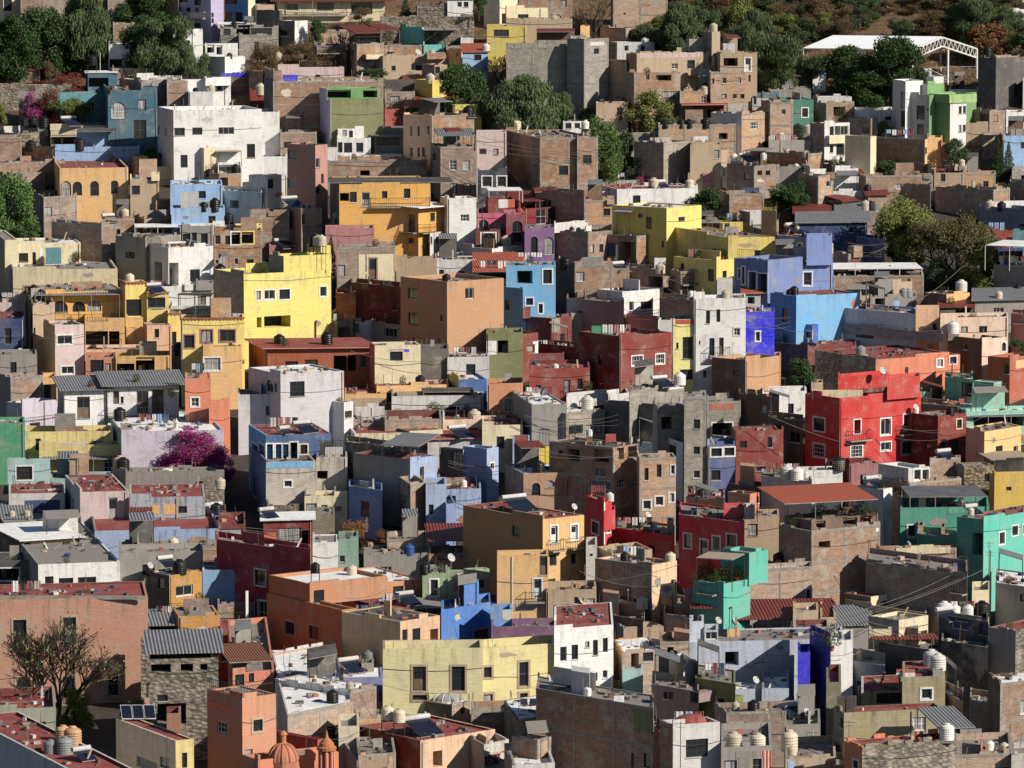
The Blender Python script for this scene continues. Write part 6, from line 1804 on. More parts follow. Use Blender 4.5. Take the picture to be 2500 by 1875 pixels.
H 370 380 540 695 1180 dgrey dgrey rgrey a=70 ;dark gap wall with big black tank right of the blue house
K 450 925 110 b
B 390 395 530 925 1090 grey grey rgrey
H 525 540 865 695 1240 brick brick rgrey a=8 p=.4 ;sunlit brick house wall beside the big black tank
H 840 860 1010 725 1150 brick brick rgrey a=8 ;lower brick wall with a tilted solar panel
S 930 920 130
P 700 960 60
H 1000 1010 1300 725 1150 brick brick rgrey a=70 ;dark brick wall behind the cream tank cluster
W 1235 840 120 90 o
K 1290 790 90 c
K 1370 730 90 c
N 1345 690 100 110 white
H 1365 1450 1640 750 1150 brick brick rgrey a=25 p=.5 ;brick yard walls with a chain link fence on top
R 1290 1640 860 120
K 1480 725 35 b
K 1565 725 40 b
H 470 480 965 1000 1500 lpink dpink2 rgrey a=62 dp=8 ;wide maroon brown wall behind the green tarp roof
H 730 950 1270 925 1330 lgrey white rgrey a=40 p=.2 ;white courtyard house with dark square window
W 1148 1040 100 65 n, 1020 1050 40 80 n
R 990 1260 1150 50
H 970 980 1260 1160 1500 dpink2 dpink2 rgrey a=62 ;mauve brown wall with a brick lattice parapet
H 1270 1285 1565 985 1480 brick brick rgrey a=66 ;dark brick block left of the curved white house
K 1560 975 60 w
H 1370 1560 1565 1110 1300 brick dgrey rgrey a=66 ;small dark roof room beside the white curved house
H 1370 1385 1565 1165 1960 cream lemon2 rgrey a=8 p=.1 ;narrow pale yellow house with brick lattice parapet
W 1515 1410 90 190 n, 1410 1390 20 50 n, 1412 1645 20 40 n, 1510 1640 110 90 n
N 1475 1180 160 50 terra
H 1265 1270 1380 1170 1500 white lgrey rgrey a=10 ;slim white wall with brick lattice left of pale yellow house
H 1560 1568 2010 985 1960 lgrey white rgrey a=8 p=.1 ;tall bright white house with swooping curved parapet
W 1670 1145 35 110 n, 1758 1132 32 110 n, 1917 1270 50 60 gw, 1600 1365 15 35 n, 1705 1400 45 150 d, 1785 1395 40 150 d, 1645 1635 30 60 d
R 1680 1850 1490 90
B 1565 1568 1850 955 990 white white rgrey
K 1855 1400 80 c
H 2000 2003 2260 1100 1780 cobalt cobalt rgrey a=10 p=.1 ;narrow vivid cobalt blue house
W 2097 1310 35 80 nw
H 1985 1990 2140 940 1400 lgrey lgrey tile a=10 eave=.3 ;little white porch with tiled roof above the cobalt house
W 2040 1000 60 60 o
H 1910 2200 2500 655 1400 slate2 slate2 rgrey a=66 dp=9 ;shaded slate blue wing with tall white framed openings
W 1937 770 22 80 nw, 1972 785 22 150 nw, 2050 830 60 150 ow, 2155 850 80 160 ow
R 1920 2200 650 80
H 75 340 515 1155 1500 dred dred rgrey a=50 p=.1 ;dark maroon house with scalloped edge and ladder
W 430 1330 40 90 n
B 70 75 160 1065 1160 dred dred rgrey
N 560 1200 110 120 conc
H 500 510 660 1110 1400 lgrey tan rgrey a=10 ;grey stone wall piece right of the scalloped maroon house
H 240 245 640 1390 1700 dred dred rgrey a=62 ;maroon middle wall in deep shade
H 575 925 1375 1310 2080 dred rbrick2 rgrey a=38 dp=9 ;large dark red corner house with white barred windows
W 1068 1520 90 80 gw, 1262 1505 70 80 gw, 750 1510 40 90 n
N 800 1260 230 80 green
H -60 70 225 1290 1720 olive rbrick2 rgrey a=40 ;small red and olive corner with white door strip
N 200 1420 45 130 white
H 75 80 450 1460 1700 rbrick2 dpink rred a=10 ;pink walled little terrace with a white sheet
N 160 1545 170 40 white
H 140 150 670 1590 2200 dred rbrick2 rred a=10 p=.3 ;low red house with battlement roof and flower balcony
W 225 1780 45 100 n, 470 1740 50 110 n, 580 1720 45 90 n
P 640 1790 90
R 480 740 1800 50
K 375 1600 30 w
H 1720 2010 2300 1515 2100 brown orgb rgrey a=55 ;plain orange brown house with one small window
W 1915 1625 60 45 n
H 1450 1460 1570 1560 1900 dteal dteal rgrey a=10 ;dark green gate wall below the pale yellow house
X 1250 900
H 0 170 470 310 900 grey grey rwhite a=10 p=.1 ;white floored roof yard with grey block walls
H 170 465 800 385 900 conc conc rwhite a=40 p=.1 ;grey block house with three wide glass windows
W 545 525 120 80 n, 700 520 140 80 n
B 465 470 815 240 385 lgrey lgrey rgrey back=1
K 680 345 120 w
H 800 830 1010 230 640 conc lgrey rgrey a=60 dp=6 ;grey retaining wall behind the concrete yard
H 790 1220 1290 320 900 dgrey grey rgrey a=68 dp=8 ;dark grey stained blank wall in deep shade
W 1072 457 30 30 r
H 1000 1010 1480 195 900 conc conc rgrey a=50 p=.1 ;raw concrete roof structure with white tilted slab
N 1400 140 120 90 white
S 1310 300 150
K 1460 290 110 w
H 1210 1250 1480 320 1080 grey conc rgrey a=8 p=.2 ;concrete house part with open balcony loggia
W 1320 470 90 110 o, 1365 440 180 180 o
N 1340 580 180 90 conc
H 1475 1480 1670 250 1200 conc conc rgrey a=8 p=.1 ;slim grey concrete stair tower with three small windows
W 1577 478 55 80 n, 1577 705 55 65 n, 1577 912 55 65 n
H 1665 1675 1970 285 660 conc conc rgrey a=12 p=.2 ;grey block upper storeys with terracotta lattice panel
W 1795 525 170 115 ow
N 1790 325 210 60 terra
K 1835 275 40 b
H 1665 1680 1920 660 1200 lblue dblue5 rgrey a=12 ;blue painted lower storey beneath the terracotta lattice
W 1745 720 90 70 nw, 1855 715 85 70 nw, 1740 920 80 90 n
H 1340 1470 1480 640 1180 white lgrey rgrey a=62 ;shaded white flank left of the grey stair tower
W 1358 697 70 80 n
H 1080 1090 1330 640 1000 grey white rgrey a=62 ;white walled court with small black fountain bowl
K 1130 755 60 b
B 1190 1195 1300 695 775 grey grey rgrey
K 1470 1080 120 b
H 1890 1925 2300 540 1120 brown rbrick2 rred a=10 p=.1 ;dark red brick house with three barred windows right of grey tower
W 1975 653 60 60 n, 2200 635 40 90 n, 1995 870 60 40 n, 2125 865 80 40 n
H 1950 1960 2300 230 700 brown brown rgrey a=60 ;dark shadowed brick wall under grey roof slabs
H 0 5 155 660 1100 lblue3 lblue3 rred a=8 p=.05 ;bright pale blue end wall with tiny white window
W 85 765 30 45 nw
H 5 150 260 545 800 slate2 navy2 rgrey a=8 ;indigo blue wall left of the steel frame
H 225 232 325 670 900 yel yel3 rgrey a=8 ;small bright yellow wall
R 240 400 670 150
H 320 870 1085 680 1500 brick brick rdark a=55 dp=9 p=.1 ;tall four storey brick building with broken top windows
W 528 745 100 100 o, 760 750 130 110 o, 415 720 35 35 o, 755 893 85 60 n, 755 1000 170 80 n, 925 730 60 110 o, 1028 715 75 110 o, 930 990 70 80 ag, 1035 965 75 80 ag
R 420 700 600 50
N 850 590 90 50 redw
K 665 580 60 w
A 1070 630 130
H 1070 1095 1410 770 1540 tan adobe rgrey a=12 p=.1 ;tan brick house with tall narrow windows and rough top
W 1148 910 35 110 n, 1255 880 40 110 n, 1372 870 30 75 nw, 1152 1175 65 75 nw, 1258 1140 65 75 nw, 1365 1110 40 75 nw
B 1095 1098 1315 765 800 conc conc rgrey
H -60 100 640 905 1440 brick tan2 rwhite a=14 p=.15 ;brick house with round window and two tall arches
W 205 1040 75 110 a, 325 995 75 65 r, 505 1000 75 140 a
N 420 1010 60 130 brickc
K 220 1160 110 b
H 630 790 860 1150 1740 redx redx rgrey a=50 p=.1 ;narrow bright red and white stepped house
W 712 1370 60 100 nw, 822 1360 26 100 nw
B 790 792 890 1230 1400 redx redx rgrey out=1
N 788 1330 10 380 white
K 890 1410 80 w
H 820 830 1400 1400 1800 redx redx rgrey a=62 dp=7 p=.2 ;low crimson wall with climbing plants and dish
D 1230 1400 50
D 1160 1320 60
T 1090 1280 220 1560 d2 ;dark climbing vine in front of the crimson wall
T 980 1420 140 1560 d2 ;dark red green creeper left of the climbing vine
K 680 1440 90 b
K 635 1450 80 w
H 1330 1335 1390 1310 1700 white lgrey rgrey a=8 dp=2 ;white corner pillar at the end of the crimson wall
T 1330 1130 200 1340 r ;thin leafless bush against the tan brick house
H 1500 1510 1830 1120 1500 brick brick rred a=62 p=.1 ;low brown house with red floor roof and black tank
K 1615 1245 85 b
H 1820 1835 2300 1010 1300 white dgrey rgrey a=62 dp=4 ;white edged dark wall slab
H 1860 2050 2130 1080 1360 brick orgr rgrey a=60 ;small orange ended brick cube near the crimson house
W 2125 1130 20 60 n
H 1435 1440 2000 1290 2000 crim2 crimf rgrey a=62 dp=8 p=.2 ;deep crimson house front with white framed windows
W 1500 1485 60 120 nw, 1745 1505 60 120 nw, 1640 1545 60 140 dw, 1875 1480 80 100 nw
B 1820 1825 2000 1200 1300 crimf crimf rgrey
B 2000 2001 2090 1200 1300 lgrey lgrey rgrey
H 1990 2000 2300 1280 1700 tan tan rgrey a=10 p=.3 ;pale tan wall right of the crimson house with white rails
R 2090 2195 1300 70
N 1960 1190 140 40 redw
H 1500 1510 1810 1290 1500 conc tan rgrey a=10 ;small block parapet roof behind the crimson house
X 1250 900
H -420 265 620 1300 2100 ochreb ochre rred a=38 dp=8 p=.1 ;tall golden ochre house with white balcony doors
W 360 1430 55 150 dw, 532 1410 55 130 dw, 350 1650 60 100 n, 530 1640 55 100 n, 30 1400 60 90 n, 340 1890 60 160 d
R 310 420 1560 90
R 480 600 1540 90
S 60 1230 300
D 575 1250 60
X 1250 1350 3.16
H -120 -115 280 20 800 ochre ochre rgrey a=8 dp=3 ;lower orange ochre front with balcony and white door
W 195 270 60 140 dw, 300 90 60 160 d
R 100 240 370 70
N 110 420 210 60 tan
H 560 570 655 -60 460 lgrey whitey rgrey a=10 ;narrow stained white end wall right of the golden house
W 605 15 25 20 n
H 650 770 1080 10 420 tan tan rgrey a=40 ;ruined tan roofs with leaning walls behind the peach block
H 640 1078 1270 95 760 brick peach4 rgrey a=62 dp=8 p=.2 ;pale peach block with long dark brick flank
K 865 265 80 b
K 1280 405 85 c
A 1240 380 70
H 640 650 1070 290 700 brick brick rgrey a=66 dp=5 ;brown brick ruin rooms beneath the dark brick flank
W 1045 360 40 90 n
H 260 265 650 290 800 grey tan rtan a=10 ;grey roofs with two small dark windows under the golden house
W 490 365 30 50 n, 605 370 60 40 n
H 255 335 420 400 800 conc grey rgrey a=30 dp=4 ;concrete water cistern pillar with white tank
K 350 390 130 w
W 440 480 50 60 n
H 410 420 560 400 800 brown brown rgrey a=10 ;little dark hut right of the concrete cistern pillar
W 500 470 90 80 o
P 530 540 100
P 770 530 90
D 680 500 80
H 560 565 1010 480 900 brown brown rgrey a=66 dp=5 ;dark rough yard with tarp and satellite dish
N 640 510 90 50 dblue
H 820 840 1020 380 820 brick brick rgrey a=62 ;narrow brown shed with tilted sheet roofs
K 1060 510 95 c
H 1060 1065 1400 390 800 brick brick rgrey a=66 dp=5 ;long dark brick wall under the turquoise garden house
H 800 860 1170 580 900 grey tan rwhite a=14 dp=8 ;low white roof with speckled front wall
H 1170 1175 1380 490 900 brick adobe rgrey a=66 ;brick yard wall left of the white stepped house
H 320 325 780 590 1500 white white rred a=26 dp=11 p=.1 ;bright white two storey house with five tall windows and red roof
W 393 780 50 115 n, 480 765 50 115 n, 575 705 35 45 n, 637 730 38 120 n, 713 710 38 110 n, 397 1005 45 70 n, 483 990 45 70 n, 577 955 35 35 n, 636 955 35 65 n, 712 935 35 60 n
H 780 848 1130 770 1300 mustard adobe rwhite a=24 dp=8 p=.05 ;patched brick shack with yellow corner and white sheet roof
W 940 820 60 130 o, 1040 780 80 120 n
H 845 850 1010 900 1350 aqua aqua rgrey a=20 ;little aqua base under the patched brick shack
H 1130 1140 1380 690 1100 brick adobe rgrey a=14 ;tan brick yard with square black window
W 1212 755 50 60 o
H 1395 1630 1835 240 900 turq3 turq2 rgrey a=50 dp=8 p=.5 ;turquoise terrace house overflowing with green plants
W 1885 150 60 100 n
B 1610 1830 1975 0 240 turq3 turq2 rgrey back=1
P 1500 300 150
P 1600 260 190
P 1700 250 220
P 1760 220 160
P 1560 230 170
P 1650 200 170
P 1500 250 150
C 1420 1700 40 rtan 3
R 1440 1570 310 70
H 1380 1390 1720 600 900 brick adobe rred a=10 ;small brick house under a long red corrugated canopy
C 1380 1700 430 redcorr 7
C 1620 2560 520 redcorr 7
H 1365 1370 2560 690 1300 lgrey bluew rgrey a=8 dp=6 p=.1 ;long bluish white wall house with chairs on its terrace
B 1365 1370 1480 530 700 bluew bluew rgrey
B 1480 1485 1590 600 700 bluew bluew rgrey
K 1435 530 45 b
D 1650 580 60
D 1690 590 40
W 1520 630 90 80 g
N 1710 620 100 60 ochre
H 1045 1050 1560 820 1200 teal4 grey rgrey a=60 dp=8 ;emerald green side wall of a low flat house
K 1270 920 95 b
K 1300 920 85 b
H 1210 1320 1430 860 1500 grey lgrey rgrey a=50 dp=5 ;narrow rough plaster block with rubble on its roof
H 1440 1450 1730 960 1300 grey whitey rwhite a=10 ;low cream parapet house with sunlit skylight
H 1860 1870 2100 860 1300 grey lgrey rwhite a=10 dp=8 ;white awning house at the alley beside the cobalt wall
H 1410 1420 1720 985 1600 olive olivel rgrey a=62 dp=6 p=.1 ;mossy olive green block with ridged rendering
H 1640 1710 2090 1055 1500 grey bluew2 rwhite a=10 dp=7 p=.1 ;grey blue rough rendered house with white roof and dish
D 1880 1040 60
H 185 1090 1090 1195 2100 brick brick rgrey a=46 dp=5 p=.1 ;huge dark brick wall building at the bottom centre
N 1010 1290 170 180 olive
N 830 1140 80 70 white
W 1030 1600 50 110 d, 920 1600 20 120 n
K 580 1100 70 w
H 185 200 1000 1010 1300 tan tan rtan a=10 dp=9 ;mossy grey roof slope behind the huge dark brick wall
K 1055 975 110 c
H 1075 1080 1440 1040 1600 brown pinkg rgrey a=66 dp=6 p=.1 ;pinkish grey shaded house with twin small windows
W 1175 1100 35 55 n, 1215 1100 35 55 n, 1390 1110 60 90 o
H -60 35 390 1290 1900 olive2 tan rwhite a=40 dp=8 p=.05 ;mossy olive tank house with pale roof and dish
D 215 1270 60
H 0 195 300 1440 2100 brick adobe rgrey a=50 dp=6 ;brick pier house below the mossy olive tank house
H -60 0 330 1640 2200 grey lgrey rwhite a=20 ;bluish sheet roof at the bottom edge
H 1075 1080 1140 1380 1900 dred dred rgrey a=60 ;narrow dark maroon wall beside the huge brick wall
H 1140 1240 1600 1330 2200 brick lgrey rgrey a=22 dp=9 p=.6 ;light grey house with arched red vault and navy grid window
W 1412 1505 170 140 g
J 1380 1310 250 red 50
A 1300 1600 300
H 1560 1650 2300 1230 1700 grey brick rgrey a=10 ;low brick tank rooms with four upper tanks
K 1725 1215 70 c
K 1880 1215 70 c
K 1860 1300 100 b
H 1600 1610 2000 1500 2200 grey grey rgrey a=10 dp=9 ;grey roof platform carrying large cream tanks
K 1712 1510 135 c
K 1895 1520 135 c
N 1650 1600 90 150 redstripe
N 1790 1600 170 140 grey
N 1940 1600 80 150 redstripe
X 1875 0
T 60 230 520 820 p ;very tall hanging pepper tree left of the white court roof
T 360 440 240 760 p ;dark olive tree under the left end of the court roof
T 650 370 400 760 d ;dark broad tree in front of the white court roof
T 640 520 260 900 c ;dark conifer shaped like a cone under the court roof
T 1060 320 540 940 d ;big round dark green tree covering the court roof middle
T 850 600 400 960 d ;low dark trees behind the white green house
T 1300 600 220 800 d2 ;dark shrub crown right of the round tree
T 1560 660 180 800 b ;bare shrub by the basketball frame
T 100 0 300 260 r ;brown scrub crown at the hill left
T 420 -40 260 260 r ;grey brown bare scrub next to the grass slope
T 650 40 260 280 r ;dry shrub behind the court roof left half
T 830 100 200 220 r ;spiky agave like shrub clump on the hill
T 1240 30 180 130 r ;dark shrub on the dry grass slope
T 1420 80 300 330 r ;dark brown scrub behind the court truss
T 1320 160 240 320 r ;bare grey scrub on the slope
T 1750 -60 420 360 p ;olive pepper tree on the upper right slope
T 2060 40 360 400 p ;grey green tree under the white terrace wall
T 1900 210 400 540 r2 ;rusty brown leaved tree right of the court truss
T 1700 300 240 520 p ;pale green tree beside the right truss post
T 2180 260 300 600 d2 ;green tree at the right frame edge
H 2060 2070 2300 80 260 grey white rwhite a=10 ;white arched terrace on the far upper right hill
H 1810 1960 2300 500 980 dgrey dgrey rgrey a=60 ;dark grey blue house with green tarp porch
W 1890 415 50 50 o
K 1890 490 90 b
B 1820 1960 2300 500 640 dgrey brick rgrey
W 2080 570 190 90 o
W 2100 780 60 110 o, 2180 800 50 90 o
H 2190 2195 2300 700 950 lgrey lgrey rgrey a=10 ;pale edge house at the right under the green tarp
H 0 5 370 770 900 grey grey rgrey a=6 p=.1 ;long grey retaining wall left of the conifer
H 380 385 500 640 780 white white rgrey a=10 ;white wall glimpsed beneath the court roof trees
K 30 760 60 c
K 290 830 95 b
H -60 -50 65 795 960 dteal dteal rgrey a=10 ;dark teal shed at the left of the teal windowed house
H 5 100 390 860 1220 brick teal2 rgrey a=8 p=.2 ;teal green house with two white framed windows
W 287 970 50 75 nw, 132 960 50 50 nw
H -60 15 215 880 1320 adobe adobe rgrey a=12 ;tan brick terraces in front of the teal green house
B -60 20 100 875 975 adobe adobe rgrey
H 385 425 720 835 1100 brick lgrey rwhite a=10 ;grey white house with white parapet right of the teal house
H 425 500 740 890 1200 brick brick rgrey a=18 ;brick house with open grey porch and plants
W 580 960 100 80 o, 660 960 60 80 o
P 590 1040 90
H 740 745 1070 950 1200 white white rwhite a=8 ;low white garden wall beside the white green house
W 1030 1020 60 40 n
T 1000 1040 160 1240 y ;round bright bush in front of the white garden wall
H 1070 1180 1330 700 1350 lgrey white rwhite a=40 p=.2 ;tall white stair tower of the modern house
W 1147 860 40 140 n, 1147 1025 40 140 n, 1145 1140 35 50 n
H 1180 1385 1790 818 1380 lgrey lgreen rgrey a=60 dp=9 p=.2 ;modern white house with lime green block
W 1270 970 70 120 n, 1270 1115 60 90 n, 1338 945 15 20 n
B 1330 1375 1520 725 825 lgrey lgreen rgrey
H 1385 1565 1705 890 1400 lgreen white rgrey a=40 p=.02 ;lime green wing with white window panel
B 1385 1565 1800 815 890 lgreen lime rgrey out=1 dp=6
W 1607 948 25 65 n, 1650 945 25 65 n, 1607 1108 25 60 n, 1650 1105 25 60 n
H 1690 1700 1800 980 1150 lime lime rgrey a=10 ;small lime green side annex
H 1550 1555 1810 770 880 white white rgrey a=8 ;low white washed wall under the truss post
H 1700 1905 2040 955 1250 brick brick rgrey a=40 ;reddish brick yard house right of the green house
W 1910 1020 40 60 o, 1820 1010 80 70 o
H 1700 1710 1900 950 1060 pink pink rgrey a=8 ;small pink wall with doorway beside green annexe
H 1705 1710 1900 1060 1260 tan tan rgrey a=10 ;crumbling tan hut right of the white window panel
H 2040 2050 2300 965 1200 white white rgrey a=10 p=.2 ;small white house with square barred window
W 2140 1030 60 60 nw
R 2040 2200 1130 40
H 1840 1845 2020 1165 1380 brick brick rgrey a=20 ;shadowed brick house behind the small conifer
H 2020 2030 2300 1170 1500 lgrey lblue rgrey a=6 ;pale blue white wall house at the right edge
H 360 485 700 1065 1450 brick white rgrey a=40 p=.2 ;white balcony house with dark windows
W 515 1130 35 80 n, 565 1130 50 90 o, 625 1125 65 80 n, 515 1285 30 60 n, 590 1290 70 90 n
B 485 530 690 1170 1240 cream cream rgrey out=1
H 690 885 945 1020 1300 brick brick rgrey a=60 ;jagged unfinished brick upper walls
W 800 1120 70 70 n
H 660 880 930 1175 1600 cream cream rgrey a=66 ;cream plaster side wall with terracotta sill strip
T 780 1230 190 1470 d ;bright green young tree against the cream wall
T 530 1320 220 1480 f ;palm with spreading fronds on a roof
H 900 1350 1370 1200 1600 brick ochre rgrey a=75 dp=8 p=.1 ;long brown brick block with ochre edge
W 1350 1300 15 60 n
T 1040 1360 230 1560 d ;cone shaped dark green bush before the brown block
H 970 980 1300 1150 1260 grey grey rgrey a=10 ;domed chapel roof wall between trees
J 1215 1190 100 white 200
J 1415 1190 90 white 180
H 1365 1370 1500 1185 1500 grey ochre rgrey a=10 ;weathered grey and yellow ochre chapel side
H 1480 1490 1570 1230 1500 salmon salmon rgrey a=10 ;narrow orange wall among green trees
T 1620 1180 260 1500 d2 ;loose dark green tree under the white window panel
T 1760 1130 200 1400 b ;bare twiggy tree right of the loose green tree
T 1980 1180 130 1560 c ;left one of two thin dark conifers at right
T 2070 1220 110 1540 c ;right one of two thin dark conifers
H 0 5 370 1210 1440 lpink grey rgrey a=12 ;pink and grey yard with hanging laundry
L 20 240 1260
K 335 1150 80 c
K 120 1200 60 c
T 270 1060 160 1220 d2 ;dark shrub behind the cream tank left
H -60 345 480 1325 1560 brick brick rgrey a=60 ;low wide brick wall with two cream tanks
K 165 1410 65 c
K 322 1410 60 c
H -60 -50 360 1435 1640 white grey rred a=6 ;grey red roof terrace with little cream tank
K 262 1520 55 w
H 200 360 775 1455 1700 lgrey white rred a=10 ;white house with maroon roof behind the brick corner hut
W 700 1545 20 50 n
H 560 580 810 1500 1700 white white redcorr a=8 p=.1 ;white house part under the maroon metal sheet
H 255 430 560 1515 1900 brick adobe rwhite a=45 ;brick corner hut with one window and white eave
W 490 1585 40 50 n
T 260 1570 260 1900 d ;dark green tree bottom left in front of the corner hut
K 800 1480 80 b
H 780 840 1420 1515 1800 brick brick rgrey a=10 ;dark cluttered brick roofs right of the white house
K 1395 1490 80 b
H 1420 1430 1690 1490 1760 tan tan rred a=8 ;tan block house with crimson lined roof
W 1465 1530 40 70 n
B 1510 1610 1750 1430 1480 brick tan rgrey
K 1705 1430 60 c
H 1685 1690 1960 1495 1740 adobe adobe rgrey a=8 ;light tan brick house by the conifers
A 1640 1600 60
H 2090 2100 2300 1470 1700 grey grey rwhite a=8 ;grey house under white plastic sheets
W 2170 1540 80 60 o
H 1940 1950 2080 1610 1800 tan tan rgrey a=10 ;small tan wall corner low at the right
X 1875 450
T 200 -40 440 280 d ;dark dense tree at left above the blue district
H 420 430 830 60 260 lgrey white rwhite a=8 ;white garden wall with metal ring ornament
H 440 640 760 140 330 brick tan redcorr a=40 eave=.5 ;small brick shed with rusty red pitched roof
W 515 190 25 25 nw
H 840 860 1020 90 300 brick brick redcorr a=20 eave=.4 ;brick hut with thin red sheet roof near black tank
K 818 135 80 b
H 860 870 1400 -10 260 brick brick rgrey a=62 ;long dark brick rooms over the big split tree
W 1115 110 50 50 o
H 1210 1215 1450 60 200 grey grey rgrey a=8 ;low wall with cream folding gate
N 1345 110 190 70 cream
H 1440 1940 2080 45 360 brick brick rgrey a=70 dp=8 ;long brown brick wall with sunlit narrow end
K 1640 130 60 b
H 2080 2090 2300 -20 300 brick brick rgrey a=66 ;dark brick house at the right edge with barred opening
W 2200 80 40 50 n
H 790 800 1000 235 460 brick brick rgrey a=10 ;brick cube carrying three round tanks
K 830 225 90 c
K 890 225 85 b
K 930 225 80 g
H 220 230 600 250 420 brown brown redcorr a=6 eave=.3 ;dark open shed with striped red corrugated roof
W 330 280 120 40 o
H 580 590 790 240 420 dgrey dgrey corr a=6 eave=.3 ;dark open stall with bluish sheet roof
W 690 280 150 50 o
H 250 260 850 330 700 dblue dblue corr a=10 eave=.4 ;dark blue house under grey striped corrugated sheets
W 683 390 30 50 n
H 760 780 1000 465 900 dblue dblue rgrey a=62 ;deep blue shaded wall left of the big split tree
T 1180 110 520 780 y ;big half green tree with dense left crown
T 1560 130 680 880 b2 ;huge branching half bare tree right of the green crown
T 1820 540 420 960 y ;yellow green leafy tree below the bare branches
T 1480 620 300 940 d2 ;low dark green bushes at the foot of the split tree
H 1820 1830 2300 200 520 lgrey slate rgrey a=62 ;grey blue shaded wall house with weathered roof block
W 2155 355 90 25 o
B 1900 1930 2300 150 215 lgrey white rgrey
K 1905 385 90 c
K 2035 395 85 b
H 1830 1850 2110 405 640 rbrick rbrick2 rgrey a=12 ;orange red brick low wall behind the white sheet roof
H 2100 2110 2300 410 620 teal teal rgrey a=10 ;small teal fenced terrace at the right edge
H 1940 1960 2300 700 1100 lgrey grey rgrey a=66 ;grey wall house with dark terrace under white sheets
B 1940 1965 2200 560 700 brown dblue rgrey
W 2080 620 200 90 o
C 1870 2300 530 rwhite 6
H -60 70 85 230 800 brick yel2 rgrey a=75 ;brick and yellow wall strip at the tile left
H -60 -50 90 330 700 brick tan rgrey a=6 ;upper brick floor with curtained windows at left of blue house
W 20 390 60 90 n
H 75 320 335 455 900 slate2 slate2 rred a=62 dp=8 p=.3 ;slate blue upper floor with white trimmed small windows
W 128 545 35 60 nw, 180 560 35 120 d, 248 545 35 70 nw, 305 560 50 80 nw
S 250 430 160
K 245 390 45 w
H 20 25 555 690 1250 slate2 peri rgrey a=12 p=.15 ;bright periwinkle blue house with white framed windows
W 88 830 110 110 nw, 313 815 70 115 nw
B 320 335 553 440 700 peri peri rgrey
K 602 595 110 c
H 556 690 820 600 900 brick brick rgrey a=45 ;brown brick base under a square brick chimney block
B 690 740 815 535 700 brick brick rgrey
N 890 665 150 50 dred
H 556 560 1340 790 1120 brick brick rdark a=6 p=.1 ;long open dark roofed terrace over low brick walls
W 740 740 330 80 o
C 556 1340 735 rwhite 7
B 915 918 1070 785 900 brick brick rgrey
H 760 1070 1335 845 1130 brick tan rgrey a=30 ;tan brick wall right under the open dark terrace
K 1215 960 80 b
K 1290 955 60 c
C 560 760 930 corr 5
H 15 240 790 965 1560 blue blue2 rred a=30 p=.15 ;bright blue house with dark red roof and arch ornaments
W 120 1130 50 120 d
K 225 960 85 b
K 185 960 60 b
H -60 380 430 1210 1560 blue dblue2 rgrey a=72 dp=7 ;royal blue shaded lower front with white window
W 330 1295 60 60 nw, 90 1330 60 40 n
H 780 790 870 960 1250 tan tan rgrey a=12 ;slender tan brick pier right of the bright blue house
H 870 880 1280 975 1260 grey grey rgrey a=15 p=.1 ;grey roof sheds with turquoise door cloth
W 930 1020 80 80 o
N 1070 1050 60 90 lblue
K 1150 1085 80 g
K 1195 1085 75 g
H 1250 1270 1470 995 1250 brown brown rgrey a=10 ;small maroon open roof hut beside ochre block
W 1400 1035 90 60 o
S 1410 1040 90
H 1340 1535 1735 950 1300 brown ochre rgrey a=40 p=.1 ;weathered ochre roof block near white tank
K 1675 925 105 w
H 1470 1480 1760 1060 1340 dgrey dgrey redcorr a=10 eave=.3 ;dark porch with rusty red awning below the ochre block
W 1640 1120 130 80 o
H 1770 1780 2300 1000 1300 grey grey corr a=15 eave=.4 ;grey corrugated sheet roof sheds at the right
K 2000 1100 75 c
K 2135 920 60 b
H 2090 2100 2300 1120 1560 brown pink rgrey a=60 ;dark pink grey house at the right edge with black railing
R 2100 2300 1200 100
H 610 1265 1280 1115 1650 lgrey lilac rgrey a=76 dp=7 p=.2 ;long lilac grey house with one broad dark window
W 805 1280 150 90 n, 1155 1255 30 30 n, 605 1270 30 70 d
H 615 625 1020 1090 1300 salmon salmon rtan a=10 p=.1 ;salmon trimmed roof edge behind the lilac grey house
H 1262 1268 1470 1080 1650 lgrey peach rgrey a=8 ;peach brick front with one dark teal window
W 1400 1232 45 70 n, 1365 1395 50 30 n
H 1470 1480 2065 1150 1680 peach peach2 rgrey a=10 p=.3 ;pale pink house with arched niches and open parapet
H 1550 1840 2050 1335 1780 brown peach2 rred a=40 ;pale pink front house with white arched window
W 2000 1400 35 75 aw, 1660 1400 30 50 n
K 1880 1245 70 b
S 1770 1300 110
B 1845 1850 1910 1245 1310 dred dred rgrey
K 530 1285 110 w
B 480 485 575 1290 1370 conc conc rgrey
H 330 340 760 1395 1680 grey rbrick2 rred a=10 p=.1 ;red roofed low house with a white ruin on top
B 730 910 1025 1395 1480 white white rwhite
H 30 40 400 1375 1660 grey dgrey rgrey a=60 ;grey concrete slab wall under the royal blue front
T 720 1380 240 1760 b ;small reddish bare tree before the orange house
H 400 925 1650 1510 2000 stone orgr rred a=30 dp=14 p=.15 ;long orange red house with wide sealed red roof
W 1445 1540 50 65 nw, 1557 1515 55 60 nw, 1160 1620 30 90 d
K 795 1580 85 g
H -60 -50 110 1490 1800 ochre orgb rgrey a=10 ;orange ochre wall end at left beside the small tree
T 270 1500 300 1980 d ;green tree in front of the grey slab wall
H 1650 1880 2060 1480 1700 grey lgrey rgrey a=40 ;greyish wall with small door below the pale pink front
W 1680 1525 30 70 nw
K 1835 1600 115 b
H 1890 2080 2300 1495 1900 dorg terra rgrey a=50 ;reddish brown house with arched opening and ochre gate
W 2025 1590 40 90 a
N 2150 1555 120 70 ochre
